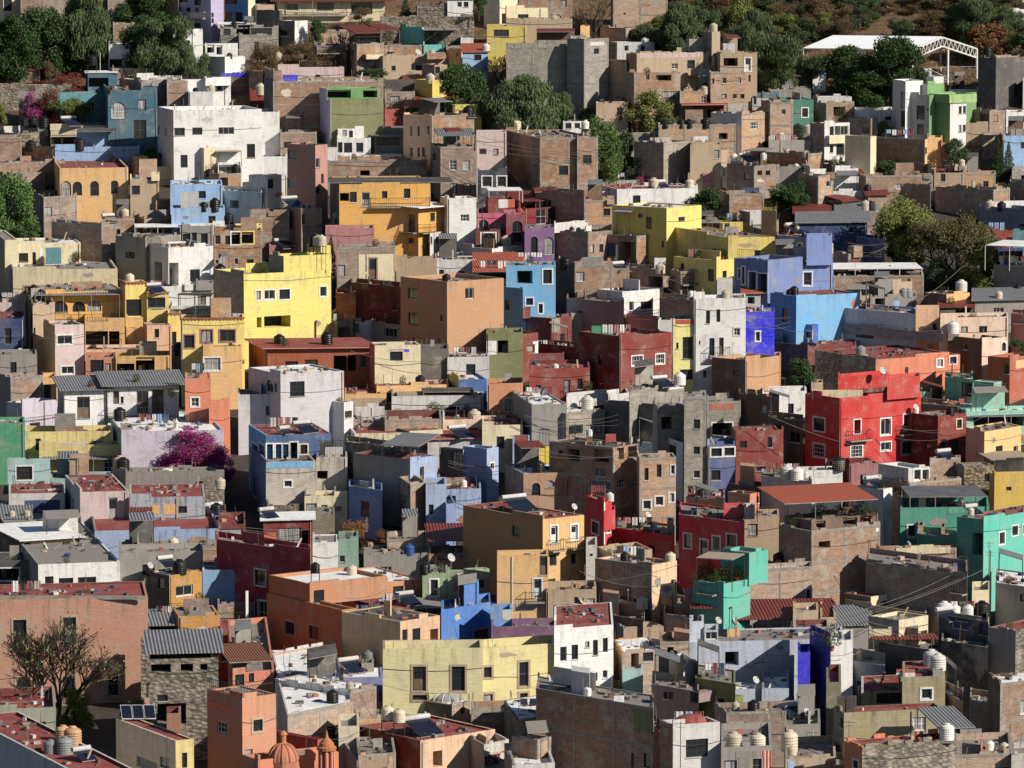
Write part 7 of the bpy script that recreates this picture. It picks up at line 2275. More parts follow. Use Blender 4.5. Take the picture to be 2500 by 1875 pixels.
T 2160 1330 180 1560 d2 ;dark wire arbour shrub at the right edge
X 1875 900
H -60 -50 330 200 560 lgrey white rgrey a=10 ;white house end with chimney block behind the bare tree
B 415 418 475 120 180 adobe adobe rgrey
T 280 100 170 520 b ;leafless dark tree left of the bright red house
T 220 420 200 560 d2 ;dark ivy clump below the leafless tree
H 0 5 300 430 900 brown brown rgrey a=62 ;shadowed brown wall with white drain pipe left of red house
H 315 613 1310 255 1010 redy redy rred a=36 dp=9 p=.5 ;bright red three storey corner house with white framed windows
W 415 480 95 110 gw, 415 705 95 110 gw, 740 500 55 120 ow, 983 500 85 140 aw, 1165 460 60 130 ow, 735 715 95 100 gw, 985 670 85 70 nw, 1170 680 90 110 nk, 560 820 80 40 nw
B 1025 1028 1310 85 270 redy redy rwhite
W 1160 210 60 105 nw
B 600 605 1025 75 240 redy redy rwhite back=1
W 905 200 60 60 n
R 650 830 610 80
R 1080 1220 560 70
N 600 205 440 40 cream
D 990 80 70
H -60 -50 130 530 1000 rbrick2 rbrick2 rgrey a=10 ;dark red brick house end left of the big red house
W 30 635 60 100 n
H 1230 1460 1705 410 960 dred rbrick2 rgrey a=40 p=.1 ;brownish red block house with plain windows right of red house
W 1610 475 40 75 nc, 1345 670 50 45 n, 1480 650 40 90 n, 1565 660 80 90 n
K 1565 700 80 b
K 1170 760 60 w
D 1260 740 60
H 1310 1315 1410 200 420 seag2 mint rgrey a=8 ;tiny mint green piece of wall right of the red roof
W 1385 280 40 45 n
H 1300 1320 1640 310 640 brick brick rgrey a=70 ;brown brick wall with small pink step below the mint terrace
H 1520 1525 1760 80 500 seag2 seag3 rgrey a=62 p=.1 ;mint green upper house with dark glass door
W 1690 180 90 120 n
R 1760 1930 90 60
H 1755 1940 2010 120 520 mint2 mint rwhite a=62 p=.1 ;mint green pavilion with two dark openings
W 1800 220 60 110 o, 1900 230 80 150 o, 1980 195 20 40 n
T 1470 150 160 310 y ;green garden bush by the mint green house
H 1500 1640 1850 310 560 cream white rwhite a=30 p=.2 ;white roof terrace with red lattice balustrade
N 1585 300 120 40 terra
N 1680 280 70 40 terra
H 1640 1700 2300 370 700 seag2 mint rwhite a=14 p=.3 ;long mint green band wall rising to the right
W 1950 450 430 100 o
C 1700 2300 405 rslate 5
H 1700 1860 2175 545 1080 lpeach2 ochre rgrey a=50 p=.1 ;peach and sunny ochre house with grey shuttered window
W 1953 710 60 90 n, 2095 700 40 70 n, 2140 670 25 100 d
H 1900 1940 2300 800 1200 dgrey black rgrey a=20 ;black open shed beneath a pale sheet awning
C 1920 2300 790 rtan 5
H 1900 1945 2300 920 1500 ochre3 yel4 rgrey a=12 ;weathered mustard house with tiny window
W 2035 1035 45 35 n
H 1600 1685 1940 840 1400 grey stone2 rgrey a=16 p=.1 ;tan rubble stone house with one square window
W 1850 940 45 70 n
H 940 1215 1660 985 1500 brick brick rgrey a=35 p=.1 ;brick house base below the white sheet roofed room
B 950 1210 1390 860 985 lgrey lgrey rwhite
W 1255 915 60 90 nw, 1340 915 60 90 nw
B 1390 1395 1660 800 940 grey brick rgrey
W 1465 880 120 100 o
S 1540 790 140
H 600 700 960 820 1200 dred pink rred a=10 ;old reddish roof behind tall twin cream tanks
H 200 240 640 880 1300 grey white rgrey a=10 p=.1 ;cluttered grey roof with dark clutter below the red house
K 640 880 85 b
K 830 935 80 c
K 870 950 120 c
K 800 1030 125 b
N 420 915 100 50 white
H 350 500 640 985 1250 brick adobe rgrey a=50 ;small reddish brick block beneath the dark clutter
H -60 -50 375 945 1400 lgrey lgrey rgrey a=62 p=.1 ;grey white house carrying twin tall tanks
K 180 1055 125 w
K 245 1040 115 w
K 320 940 60 w
H 730 990 1065 1040 1640 lgrey white rgrey a=62 dp=10 p=.1 ;tall bright white slab wall house behind the plant terrace
S 940 1030 160
H 90 370 960 1400 2100 brick brick rgrey a=36 p=.2 dp=9 ;big tan brick house topped by a plant filled terrace
B 135 375 950 1310 1400 brown brown rgrey
W 430 1340 80 80 o, 550 1330 110 80 o, 680 1310 120 80 o, 810 1295 90 80 o, 905 1285 60 80 o, 250 1340 200 80 o
C 140 950 1170 rtile 9
P 450 1350 150
P 650 1330 150
P 820 1310 140
P 250 1380 160
P 900 1290 80
N 910 1390 20 30 white
H 1060 1070 1150 1100 1600 brick brick rgrey a=60 ;narrow dark brick wall between white slab and green house
H 1120 1135 1900 1200 1800 seag3 seag4 rslate a=6 dp=7 ;green house with slate shed roof and net sheeting
N 1700 1170 370 160 seag3
N 1330 1170 60 110 cream
W 1210 1400 70 100 nw, 1280 1170 60 70 o, 1440 1160 60 60 o
C 1220 1890 1110 rslate 8
H 1280 1290 1630 1440 2000 seag3 seag3 rgrey a=62 ;shaded sea green stair wing with brown gate posts
W 1560 1390 120 60 o
B 1290 1293 1320 1350 1430 brick brick rgrey
B 1490 1493 1525 1365 1450 brick brick rgrey
H 1620 1850 2500 1300 2100 seag4 turq2 rred a=48 dp=9 p=.15 ;large turquoise corner house with four white framed windows
W 1800 1510 90 190 do, 1975 1460 45 100 nw, 2085 1395 50 80 nw, 2180 1380 50 80 nw
K 1740 1260 50 w
S 1760 1260 120
A 1905 1659 170
H 930 960 1620 1560 2100 brick brick rgrey a=10 ;brick house with ruined concrete roof frames
B 1100 1105 1570 1550 1700 lgrey cream rgrey
W 1160 1620 80 100 o, 1290 1620 90 100 o, 1420 1620 90 100 o
X 1875 1350 3.16
H -40 -30 130 130 500 lgrey lgrey rgrey a=62 p=.1 ;small white grey house with two slit windows by the brick flank
W 30 210 22 75 n, 78 215 22 75 n
K 80 80 90 b
H -160 -150 335 130 600 brick adobe rgrey a=20 dp=3 ;long tan brick wall with concrete grid and white slit window
W 385 320 35 85 nw
H 750 760 1530 110 900 brick brick rgrey a=70 dp=8 ;shaded brown brick wall below the ruined concrete frames
R 1400 1560 310 130
R 1560 1570 400 180
H 1560 1570 1710 290 700 cream cream rgrey a=12 ;short cream parapet beside the dark pole
H 1750 1760 2100 250 700 grey slate rwhite a=62 p=.1 ;grey blue roof room at the right edge under the turquoise house
W 1940 350 60 60 n
A 1710 400 420
H 580 790 980 340 800 brown cream rred a=45 dp=7 p=.1 ;small cream house with reddish roof and dish
W 872 390 50 45 nw
D 1000 330 60
H 590 600 1220 415 900 brown tan rgrey a=62 dp=6 ;low grey brown house with long parapet
H 180 190 385 460 900 tan tan rgrey a=12 ;tan parapet wall beside the red canopy
H 390 400 520 500 900 tan tan rred a=12 ;tiny tan hut with pink roof left of low walls
H 510 520 780 560 900 grey grey corr a=10 ;grey sheet roofs between canopy and alley wall
H 770 1005 1230 520 1100 grey cream rgrey a=45 dp=7 p=.3 ;cream parapet house with scalloped maroon trim
H 770 775 1010 590 1100 cream cream rgrey a=10 ;pale cream wall left of the scalloped maroon trim
C 810 1310 650 redcorr 5
H 470 480 650 680 1300 lgrey white rgrey a=20 ;sunlit white wall in the alley by the dark pole
A 460 860 300
H 190 195 470 640 1100 tan tan rred a=10 ;orange roofed house above the cobalt alley wall
H 220 225 320 770 1500 cobalt cobalt rgrey a=8 dp=4 ;electric cobalt blue wall with dark lamp shadows
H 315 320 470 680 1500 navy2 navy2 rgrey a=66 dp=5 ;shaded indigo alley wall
P 270 760 150
H 0 10 200 800 1300 grey lgrey rwhite a=10 dp=8 ;whitish awning roof left of the electric blue wall
W 60 940 90 60 r
H -60 -50 160 1050 1500 grey bluew2 rwhite a=10 ;rough bluish white wall at the alley left
H 0 5 110 1180 1500 grey lgrey rgrey a=10 ;small grey room with railing above big cream tank
H 545 555 900 840 1300 slate slate rgrey a=62 dp=6 ;dark slate roof wall with round cream cistern
K 710 830 80 c
H 830 840 1340 720 1200 dgrey dgrey rgrey a=66 dp=6 ;dark cluttered lean to under the slanting red roof
N 1030 870 30 70 white
H 1310 1320 1690 500 1400 dgrey dblue6 rgrey a=66 dp=6 ;dark navy stone house carrying four tanks
W 1445 560 130 70 n, 1625 590 60 90 n, 1550 960 100 180 o
K 1330 485 120 w
K 1440 490 95 w
K 1545 490 95 w
K 1650 490 125 b
S 1400 650 150
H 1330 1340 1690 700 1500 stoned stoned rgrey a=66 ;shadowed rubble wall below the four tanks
H 1690 1900 2200 600 1500 grey stone3 rred a=66 dp=10 p=.1 ;tall dirty grey house with crimson roof at the right edge
H 1890 1895 2200 660 1200 stone2 stone2 rgrey a=14 ;tan rubble stone wall piece at the right edge
H 1690 1780 2100 1010 1900 brown brick rwhite a=30 dp=7 p=.1 ;brick house with white concrete band lower right
H 1550 1560 1780 1150 1800 brick brick rgrey a=62 dp=5 ;slanting brick wall left of the white banded brick house
H 440 445 560 1000 1600 olive2 olive2 rred a=8 dp=8 ;red edged flat roof strip along the alley
H 700 715 1040 1075 1600 lgrey khakim rred a=12 dp=7 p=.1 ;maroon roofed khaki floor with brown shuttered windows
W 920 1115 200 90 nk
H 680 690 780 1080 1500 lgrey lgrey rgrey a=50 dp=3 ;grey column beside the brown shuttered windows
H 1020 1030 1360 960 1700 khakim khakim rred a=10 dp=7 p=.1 ;mossy khaki house with twin cream tanks and small window
W 1192 1088 80 80 nw
K 1260 870 130 w
K 1303 905 135 w
B 1270 1272 1350 905 960 grey grey rgrey
N 630 980 150 60 white
N 810 925 150 50 redw
H 500 580 1360 1235 2100 olive2 khakim rred a=14 dp=6 p=.2 ;broad mossy khaki base with open dark loggia
W 540 1310 20 80 n, 1135 1320 100 110 g
N 610 1150 150 90 black
A 625 1650 360
H 1360 1365 1500 1130 1700 pinkg pinkg rgrey a=66 ;dull mauve block right of the mossy khaki base
H 580 720 1440 1500 2300 orgr stone3 rred a=24 dp=12 p=.2 ;orange flanked ruin with crimson floor roof
W 650 1630 40 60 nw
C 1320 1600 1360 corr 5
K 1440 1440 130 w
H 1440 1450 1600 1430 1800 dblue dblue rgrey a=62 ;dark blue stall under the tilted grey sheet
H 1200 1330 1430 1540 2100 brick brick rgrey a=40 ;low brick yard in front of the crimson floor roof
H 1100 1320 1420 1600 2200 lgrey lgrey rwhite a=45 dp=7 p=.05 ;pale bluish flat roof at the bottom right
H 1420 1430 1870 1560 2200 grey adobe rgrey a=12 dp=8 ;tan brick bottom wall with two round tanks
K 1710 1525 80 w
K 1840 1530 65 c
H 1860 1870 2100 1560 2200 grey whitey rgrey a=12 ;flaking white wall at the lower right corner
H 100 120 400 1330 1900 grey grey rgrey a=14 dp=6 ;grey block hut with ladder beneath the cobalt alley
W 180 1430 50 70 n
S 190 1270 160
D 300 1290 60
A 345 1530 160
H 110 130 520 1590 2200 grey tan rgrey a=14 dp=8 ;dusty tan roof house with sky blue drum and skylight
K 55 1530 170 c
K 180 1560 50 c
N 155 1635 50 60 lblue
H 480 500 640 1640 2200 grey tan rgrey a=20 ;sloping tan wall by the street at bottom
'''
# ------------------------------------------------ ground
def build_ground():
    mb = MB(); xs = [-420 + 12 * i for i in range(71)]; ys = []
    Y = TY[0] - 60
    while Y < TY[-1] + 260: ys.append(Y); Y += 5
    r2 = random.Random(3); g = [[Vector((x, Y, terr(Y) + (r2.uniform(-.35, .35)))) for x in xs] for Y in ys]
    for a, b in zip(g, g[1:]):
        for i in range(len(xs) - 1): mb.face([a[i], a[i + 1], b[i + 1], b[i]], 'ground')
    o = mb.obj('hillside'); o['kind'] = 'structure'
    # dry grass on the upper right slope
    mb = MB()
    for i in range(22000):
        x = r2.uniform(15, 75) ; Y = Dof(0) + r2.uniform(-30, 40); z = terr(Y); h = r2.uniform(.15, .5)
        a = r2.random() * 6.28; d = Vector((math.cos(a), math.sin(a), 0)) * r2.uniform(.04, .12)
        mb.face([Vector((x, Y, z - .2)) - d, Vector((x, Y, z - .2)) + d, Vector((x + r2.uniform(-.3, .3), Y, z + h))], 'leaf_dry')
    o = mb.obj('dry_grass'); o['kind'] = 'stuff'; o['label'] = 'dry tan grass on the upper right slope of the hill'
build_ground()
# ------------------------------------------------ read the survey and build every house
def run():
    ox = oy = 0; s = 3.53; cur = None
    def flush(c):
        if not c: return
        rr = random.Random(int(c['xl'] * 7 + c['yt'] * 3))
        o = c['o']; a = R(float(o['a'])) if 'a' in o else None
        if a is not None and a > R(50) and c['xc'] - c['xl'] < .15 * (c['xr'] - c['xc']): c['yt'] += .5 * .97 * math.sin(PITCH + (c['yt'] - 937) / F) * (c['xr'] - c['xl']); c['xc'] = c['xr']; c['mL'] = c['mR']
        C = at(c['xc'], c['yb']); zt = atY(c['xc'], c['yt'], C.y).z; zb = min(terr(C.y), zt - 2) - 6; nm, cat = kind_of(c['label'])
        e = empty(nm, (C.x, C.y, terr(C.y)), c['label'], cat, {'house': 'houses on the hillside', 'wall': 'walls among the houses'}.get(cat))
        bs = []
        for w_ in c['w']:
            tgt = c
            for b in c['b']:
                if w_[5] is b and b['xl'] - 8 < w_[0] < b['xr'] + 8 and w_[1] < b['yb'] + 3: tgt = b
            tgt['ww'].append(w_[:5])
        h = build_box(e, C, zt, zb, a, c['xl'], c['xc'], c['xr'], c['mL'], c['mR'], c['roof'], o, c['ww'], rr)
        h.label = c['label']; h.mR = c['mR']; hl = [h]; HOUSES.append(h)
        for b in c['b']:
            d = ray(b['xc'], b['yb']); Y0 = min(h.C.y, (h.C + h.u * h.tR).y) + .12; Y1 = max((h.C + h.v * h.tL + h.u * h.tR).y, h.C.y + 2) - 1.2
            t = (h.zr - CZ) / d.z; Yb = min(max(t * d.y, Y0), max(Y1, Y0))
            if b['o'].get('fl'): Yb = (h.C + h.v * solve(h.C, h.v, b['xc'])).y + .03
            if b['o'].get('back'): Yb = max(Y1 - 1.2, Y0)
            if b['o'].get('out'): Yb = min(h.C.y, (h.C + h.u * h.tR).y) - .35
            xc = min(max(b['xc'], c['xl'] - 12), c['xr'] + 12); xr = b['xr']; xl = b['xl']
            Cb = atY(xc, b['yt'], Yb); zt2 = Cb.z; zb2 = h.zr + .003 if not b['o'].get('out') else atY(xc, b['yb'], Yb).z
            if zt2 < zb2 + .35: continue
            o2 = dict(b['o']); o2.setdefault('dp', str(max(1., min(3.2, h.tL * .6))))
            hb = build_box(e, Cb, zt2, zb2, R(float(b['o']['a'])) if 'a' in b['o'] else (math.atan2(h.u.y, h.u.x) if (h.xr - h.xc) > 3 and (h.xc - h.xl) > 3 else None), xl, xc, xr, b['mL'], b['mR'], b['roof'], o2, b['ww'], rr, isB=True)
            hb.label = c['label']; hb.mR = b['mR']; hl.append(hb)
        wpx = c['xr'] - c['xl']
        if wpx > 30 and 40 < c['yt'] < 1800 and rr.random() < .16 and not any(o_[0] == 'P' for o_ in c['ops']):
            put_plant(hl, c['xl'] + wpx * rr.uniform(.2, .8), ypix(Vector((h.C.x, h.C.y, h.zr))) - 3, 60, 3.4, rr)
        if wpx > 60 and 300 < c['yt'] < 1800 and rr.random() < .1 and not any(o_[0] == 'L' for o_ in c['ops']):
            xx = c['xl'] + wpx * .25; put_laundry(hl, xx, xx + min(wpx * .5, 70), c['yt'] - 22, 3.4, rr)
        for op in c['ops']:
            k, a_ = op[0], op[1]
            try:
                if k == 'K': put_tank(hl, a_[0], a_[1], a_[2] * s_of(op), op[2], s_of(op), rr)
                elif k == 'S': put_solar(hl, a_[0], a_[1], a_[2] * s_of(op), s_of(op), rr)
                elif k == 'D': put_dish(hl, a_[0], a_[1], a_[2] * s_of(op), s_of(op), rr)
                elif k == 'A': put_pole(hl, a_[0], a_[1], a_[2] * s_of(op), s_of(op), rr)
                elif k == 'P': put_plant(hl, a_[0], a_[1], a_[2] * s_of(op), s_of(op), rr)
                elif k == 'N': put_panel(hl, a_[0], a_[1], a_[2], a_[3], op[2], 1)
                elif k == 'C': put_canopy(hl, a_[0], a_[1], a_[2], op[2], op[4], s_of(op), rr)
                elif k == 'R': put_rail(hl, a_[0], a_[1], a_[2], a_[3] * s_of(op), s_of(op), rr)
                elif k == 'L': put_laundry(hl, a_[0], a_[1], a_[2], s_of(op), rr)
                elif k == 'J': put_dome(hl, a_[0], a_[1], a_[2] * s_of(op), op[2], op[4] if len(op) > 4 else 100, s_of(op), rr)
                elif k in SPECIAL: SPECIAL[k](hl, a_, s_of(op), rr)
            except ZeroDivisionError: pass
    def s_of(op): return op[3]
    last = None
    for ln in DATA.strip().split('\n'):
        ln = ln.strip()
        if not ln: continue
        k, rest = ln.split(' ', 1)
        if k == 'X':
            q = rest.split(); ox, oy = float(q[0]), float(q[1]); s = float(q[2]) if len(q) > 2 else 3.53; continue
        X = lambda v: ox + float(v) / s
        Y = lambda v: oy + float(v) / s
        if k in 'HB':
            body, _, lab = rest.partition(';'); q = body.split()
            rec = dict(xl=X(q[0]), xc=X(q[1]), xr=X(q[2]), yt=Y(q[3]), yb=Y(q[4]), mL=q[5], mR=q[6], roof=q[7], o=dict(z.split('=') for z in q[8:]), ww=[])
            if k == 'H': flush(cur); rec.update(label=lab.strip(), w=[], b=[], ops=[]); cur = rec
            else: cur['b'].append(rec)
            last = rec
        elif k == 'W':
            for it in rest.split(','):
                q = it.split()
                if len(q) < 5: continue
                cur['w'].append((X(q[0]), Y(q[1]), float(q[2]) / s, float(q[3]) / s, q[4], last if last is not cur else None))
        elif k == 'T':
            body, _, lab = rest.partition(';'); q = body.split(); put_tree(X(q[0]), Y(q[1]), float(q[2]) / s, Y(q[3]), q[4], lab.strip(), random.Random(int(X(q[0]) + Y(q[1]))))
        elif k in ('K', 'S', 'D', 'A', 'P'):
            q = rest.split(); cur['ops'].append((k, (X(q[0]), Y(q[1]), float(q[2]) / s), q[3] if len(q) > 3 else '', s))
        elif k == 'N': q = rest.split(); cur['ops'].append((k, (X(q[0]), Y(q[1]), float(q[2]) / s, float(q[3]) / s), q[4], s))
        elif k == 'C': q = rest.split(); cur['ops'].append((k, (X(q[0]), X(q[1]), Y(q[2])), q[3], s, float(q[4])))
        elif k == 'R': q = rest.split(); cur['ops'].append((k, (X(q[0]), X(q[1]), Y(q[2]), float(q[3]) / s), '', s))
        elif k == 'L': q = rest.split(); cur['ops'].append((k, (X(q[0]), X(q[1]), Y(q[2])), '', s))
        elif k == 'J': q = rest.split(); cur['ops'].append((k, (X(q[0]), Y(q[1]), float(q[2]) / s), q[3], s, float(q[4]) if len(q) > 4 else 100))
        else:
            q = rest.split(); cur['ops'].append((k, (X(q[0]), Y(q[1]), *[float(v) / s for v in q[2:]]), '', s))
    flush(cur)
# scrub wood on the upper hillside, each tree its own
def scrub():
    r2 = random.Random(11); n = 0
    spots = []
    for i in range(400):
        x, y = r2.uniform(1580, 2520), r2.uniform(-10, 118)
        if 2120 < x < 2330 and y < 75 and r2.random() < .93: continue
        if x > 1960 and y > 84: continue
        if 1620 < x < 1960 and y > 110: continue
        if any(abs(x - a) < 22 and abs(y - b) < 11 for a, b in spots): continue
        spots.append((x, y))
    LB = {'r': ('grey brown dry scrub tree on the upper right hillside', 'brown scrub trees on the upper hillside'), 'p': ('grey green tree in the wood on the upper right hillside', 'green trees in the upper hillside wood'),
          'd2': ('dark green tree in the wood on the upper right hillside', 'dark trees in the upper hillside wood'), 'y': ('olive yellow tree in the wood on the upper right hillside', 'olive trees in the upper hillside wood')}
    for x, y in spots:
        k = r2.choice(['r', 'r', 'p', 'd2', 'd2', 'y', 'r']); h = r2.uniform(40, 80); put_tree(x, y - h * .55, r2.uniform(50, 95), y + h * .35, k, LB[k][0], r2)
    for o in sc.objects:
        for k in LB:
            if o.get('label') == LB[k][0]: o['group'] = LB[k][1]
# specials -------------------------------------------------------------
def sp_panels(hl, a, s, rr):      # M: row of three solar panels on the roof
    x, y = a[0], a[1]; x1 = x + 470 / s
    p, g = roofspot(hl, x, y + 20 / s); A = Vector((p.x, p.y, hl[0].zr + .15)); e = empty('solar_array', (p.x, p.y, hl[0].zr), 'row of three tilted solar panels on the maroon roof of the yellow gabled house', 'solar array')
    t = solve(A, Vector((1, .05, 0)), x1) / 3
    for i in range(3):
        mb = MB(); o = A + Vector((1, .05, 0)) * t * i; w_ = Vector((.94 * t, 0, 0)); d = Vector((-.25, 1.5, .75))
        mb.box(o, w_, d, (0, 0, .04), 'lgrey'); mb.face([o + w_ * .04 + d * .04 + Vector((0, 0, .045)), o + w_ * .96 + d * .04 + Vector((0, 0, .045)), o + w_ * .96 + d * .96 + Vector((0, 0, .045)), o + w_ * .04 + d * .96 + Vector((0, 0, .045))], 'panel')
        for X_ in (.1, .9): mb.tube(o + w_ * X_ + d, (o + w_ * X_ + d).xy.to_3d() + Vector((0, 0, hl[0].zr)), .02, .02, 'steel', 4)
        mb.obj('solar_panel', e, e.location)
def sp_church(hl, a, s, rr):
    x, y, wp = a; h = hl[0]; Yd = h.C.y + 1.5; c = atY(x, y, Yd); mpp = Yd / math.cos(PITCH) / F; r = wp * mpp / 2
    e = empty('church_dome', (c.x, Yd, c.z - 1.6), 'ochre ribbed church dome with a small lantern at the bottom edge', 'dome'); mb = MB()
    mb.lathe((c.x, Yd, c.z - 3), [(r * 1.15, 0), (r * 1.15, 1.9), (r * 1.4, 2.0), (r * 1.42, 2.25), (r * 1.1, 2.5), (r * 1.1, 3)], 'terra2', 8); mb.obj('drum', e, e.location)
    mb = MB(); pr = [(r * math.cos(t * math.pi / 20), r * 1.15 * math.sin(t * math.pi / 20)) for t in range(10)] + [(.1, r * 1.15)]; mb.lathe((c.x, Yd, c.z), pr, 'terra2', 24); mb.obj('dome', e, e.location)
    mb = MB()
    for i in range(12):
        an = i * 6.283 / 12
        for q, w_ in zip(pr, pr[1:]): mb.tube((c.x + q[0] * 1.01 * math.cos(an), Yd + q[0] * 1.01 * math.sin(an), c.z + q[1]), (c.x + w_[0] * 1.01 * math.cos(an), Yd + w_[0] * 1.01 * math.sin(an), c.z + w_[1]), .07, .07, 'orgs', 4)
    mb.obj('rib', e, e.location)
    mb = MB(); mb.lathe((c.x, Yd, c.z + r * 1.12), [(.3, 0), (.22, .1), (.2, .55), (.3, .6), (.28, .68), (.16, .85), (.02, .9)], 'orgs', 10); mb.obj('lantern', e, e.location)
def sp_turret(hl, a, s, rr):
    x, y, wp = a; h = hl[0]; Yd = h.C.y + 1; c = atY(x, y, Yd); mpp = Yd / math.cos(PITCH) / F; r = wp * mpp / 2
    e = empty('church_turret', (c.x, Yd, c.z - 4), 'slender pink church turret with an ochre pointed cap beside the ribbed dome', 'turret'); mb = MB()
    mb.lathe((c.x, Yd, c.z - 4), [(r * .62, 0), (r * .62, 4)], 'terra2', 8); mb.obj('shaft', e, e.location); mb = MB()
    for i in range(8):
        an = i * 6.283 / 8; mb.tube((c.x + r * .75 * math.cos(an), Yd + r * .75 * math.sin(an), c.z - 2.4), (c.x + r * .75 * math.cos(an), Yd + r * .75 * math.sin(an), c.z), .09, .09, 'salmon', 6)
    mb.obj('column', e, e.location); mb = MB()
    mb.lathe((c.x, Yd, c.z), [(r, -.08), (r * 1.03, .12), (r * .8, .2), (r * .75, .4), (r * .45, .62), (r * .2, .8), (.05, 1.15), (.01, 1.3)], 'orgs', 16); mb.obj('cap', e, e.location)
def sp_glassdome(hl, a, s, rr):
    x, y, wp = a; h = hl[0]; p, g = roofspot(hl, x, y); mpp = (p - CAM).dot(FW) / F; r = min(wp * mpp / 2, 1.6)
    e = empty('glass_dome', (p.x, p.y, h.zt), 'low ribbed glass dome skylight on the brick lantern house', 'skylight')
    pr = [(r * math.cos(t * math.pi / 12), r * .5 * math.sin(t * math.pi / 12)) for t in range(6)] + [(.03, r * .5)]
    mb = MB(); mb.lathe((0, 0, 0), pr, 'curtain', 20); mb.obj('glazing', e); mb = MB()
    for i in range(10):
        an = i * 6.283 / 10
        for q, w_ in zip(pr, pr[1:]): mb.tube((q[0] * 1.02 * math.cos(an), q[0] * 1.02 * math.sin(an), q[1]), (w_[0] * 1.02 * math.cos(an), w_[0] * 1.02 * math.sin(an), w_[1]), .035, .035, 'white', 4)
    mb.lathe((0, 0, 0), [(r * 1.05, -.1), (r * 1.05, .05), (r, .05)], 'white', 20); mb.obj('ribs', e)
def sp_graffiti(hl, a, s, rr):
    x, y, wp = a; h = hl[0]; q, z, d, n, s0, T = face_plane(h, x, y, .02); mpp = (Vector((q.x, q.y, z)) - CAM).dot(FW) / F
    cu = bpy.data.curves.new('graffiti', 'FONT'); cu.body = 'BHO'; cu.size = wp * .62 * mpp; cu.extrude = .004; cu.align_x = 'CENTER'; cu.align_y = 'CENTER'
    o = bpy.data.objects.new('graffiti', cu); sc.collection.objects.link(o); o.parent = h.root; o.location = Vector((q.x, q.y, z)) - h.root.location
    o.rotation_euler = (math.pi / 2, 0, math.atan2(d.y, d.x) if d.x > 0 else math.atan2(-d.y, -d.x)); cu.materials.append(M('red2'))
    bpy.context.view_layer.update(); dg = bpy.context.evaluated_depsgraph_get(); me = bpy.data.meshes.new_from_object(o.evaluated_get(dg)); q = bpy.data.objects.new('graffiti', me); sc.collection.objects.link(q); q.parent = o.parent; q.location = o.location; q.rotation_euler = o.rotation_euler; bpy.data.objects.remove(o)
def sp_person(hl, a, s, rr):
    x, y = a[0], a[1]; h = hl[0]; Yp = h.C.y + .5; p = atY(x, y + 60 / s, Yp); base = Vector((p.x, Yp, p.z))
    e = empty('person', base, 'person in a white shirt and dark trousers walking up the shaded alley', 'person')
    H = 1.68; J = dict(pel=(0, 0, .93), ch=(0, 0, 1.28), nk=(0, 0, 1.44), hd=(0, -.02, 1.56), ht=(0, -.01, 1.66), kl=(-.1, -.08, .5), fl=(-.1, .04, .06), tl=(-.1, -.1, .03), kr=(.1, .06, .5), fr=(.11, .2, .08), tr=(.11, .08, .03), sl=(-.18, 0, 1.38), el=(-.22, .04, 1.12), wl=(-.2, -.08, .9), hl=(-.2, -.12, .82), sr=(.18, 0, 1.38), er=(.23, .02, 1.12), wr=(.22, -.06, .9), hr=(.22, -.1, .82))
    names = list(J); ed = [('pel', 'ch'), ('ch', 'nk'), ('nk', 'hd'), ('hd', 'ht'), ('pel', 'kl'), ('kl', 'fl'), ('fl', 'tl'), ('pel', 'kr'), ('kr', 'fr'), ('fr', 'tr'), ('ch', 'sl'), ('sl', 'el'), ('el', 'wl'), ('wl', 'hl'), ('ch', 'sr'), ('sr', 'er'), ('er', 'wr'), ('wr', 'hr')]
    rad = dict(pel=.14, ch=.15, nk=.06, hd=.1, ht=.07, kl=.07, kr=.07, fl=.05, fr=.05, tl=.04, tr=.04, sl=.07, sr=.07, el=.05, er=.05, wl=.035, wr=.035, hl=.04, hr=.04)
    me = bpy.data.meshes.new('body'); me.from_pydata([J[n] for n in names], [(names.index(a_), names.index(b_)) for a_, b_ in ed], []); o = bpy.data.objects.new('body', me); sc.collection.objects.link(o); o.parent = e
    o.modifiers.new('skin', 'SKIN')
    if not me.skin_vertices: me.attributes.new('skin', 'FLOAT', 'POINT')
    try:
        bpy.context.view_layer.objects.active = o
        for n, v in zip(names, me.skin_vertices[0].data): v.radius = (rad[n], rad[n]); v.use_root = n == 'pel'
    except Exception: pass
    o.modifiers.new('sub', 'SUBSURF').levels = 1
    me.materials.append(M('peach3'))
    mb = MB(); mb.lathe((0, 0, 0), [(.19, .86), (.17, 1.0), (.2, 1.25), (.19, 1.38), (.08, 1.45)], 'white', 12, 1.15); mb.obj('shirt', e)
    mb = MB(); mb.tube((-.07, 0, .95), (-.1, -.08, .5), .11, .085, 'dgrey', 8); mb.tube((-.1, -.08, .5), (-.1, .04, .08), .085, .07, 'dgrey', 8); mb.tube((.07, 0, .95), (.1, .06, .5), .11, .085, 'dgrey', 8); mb.tube((.1, .06, .5), (.11, .2, .1), .085, .07, 'dgrey', 8); mb.obj('trousers', e)
    mb = MB(); mb.lathe((0, 0, 1.55), [(.11, 0), (.115, .06), (.08, .13), (.01, .15)], 'black', 10); mb.obj('hair', e)
def sp_stair(hl, a, s, rr):
    h = hl[0]; x0, x1 = a[0], a[0] + a[1] * 0
SPECIAL = {'M': sp_panels, 'O': sp_church, 'O2': sp_turret, 'G': sp_glassdome, 'U': sp_graffiti, 'Y': sp_person}
run(); finish_labels(); scrub()
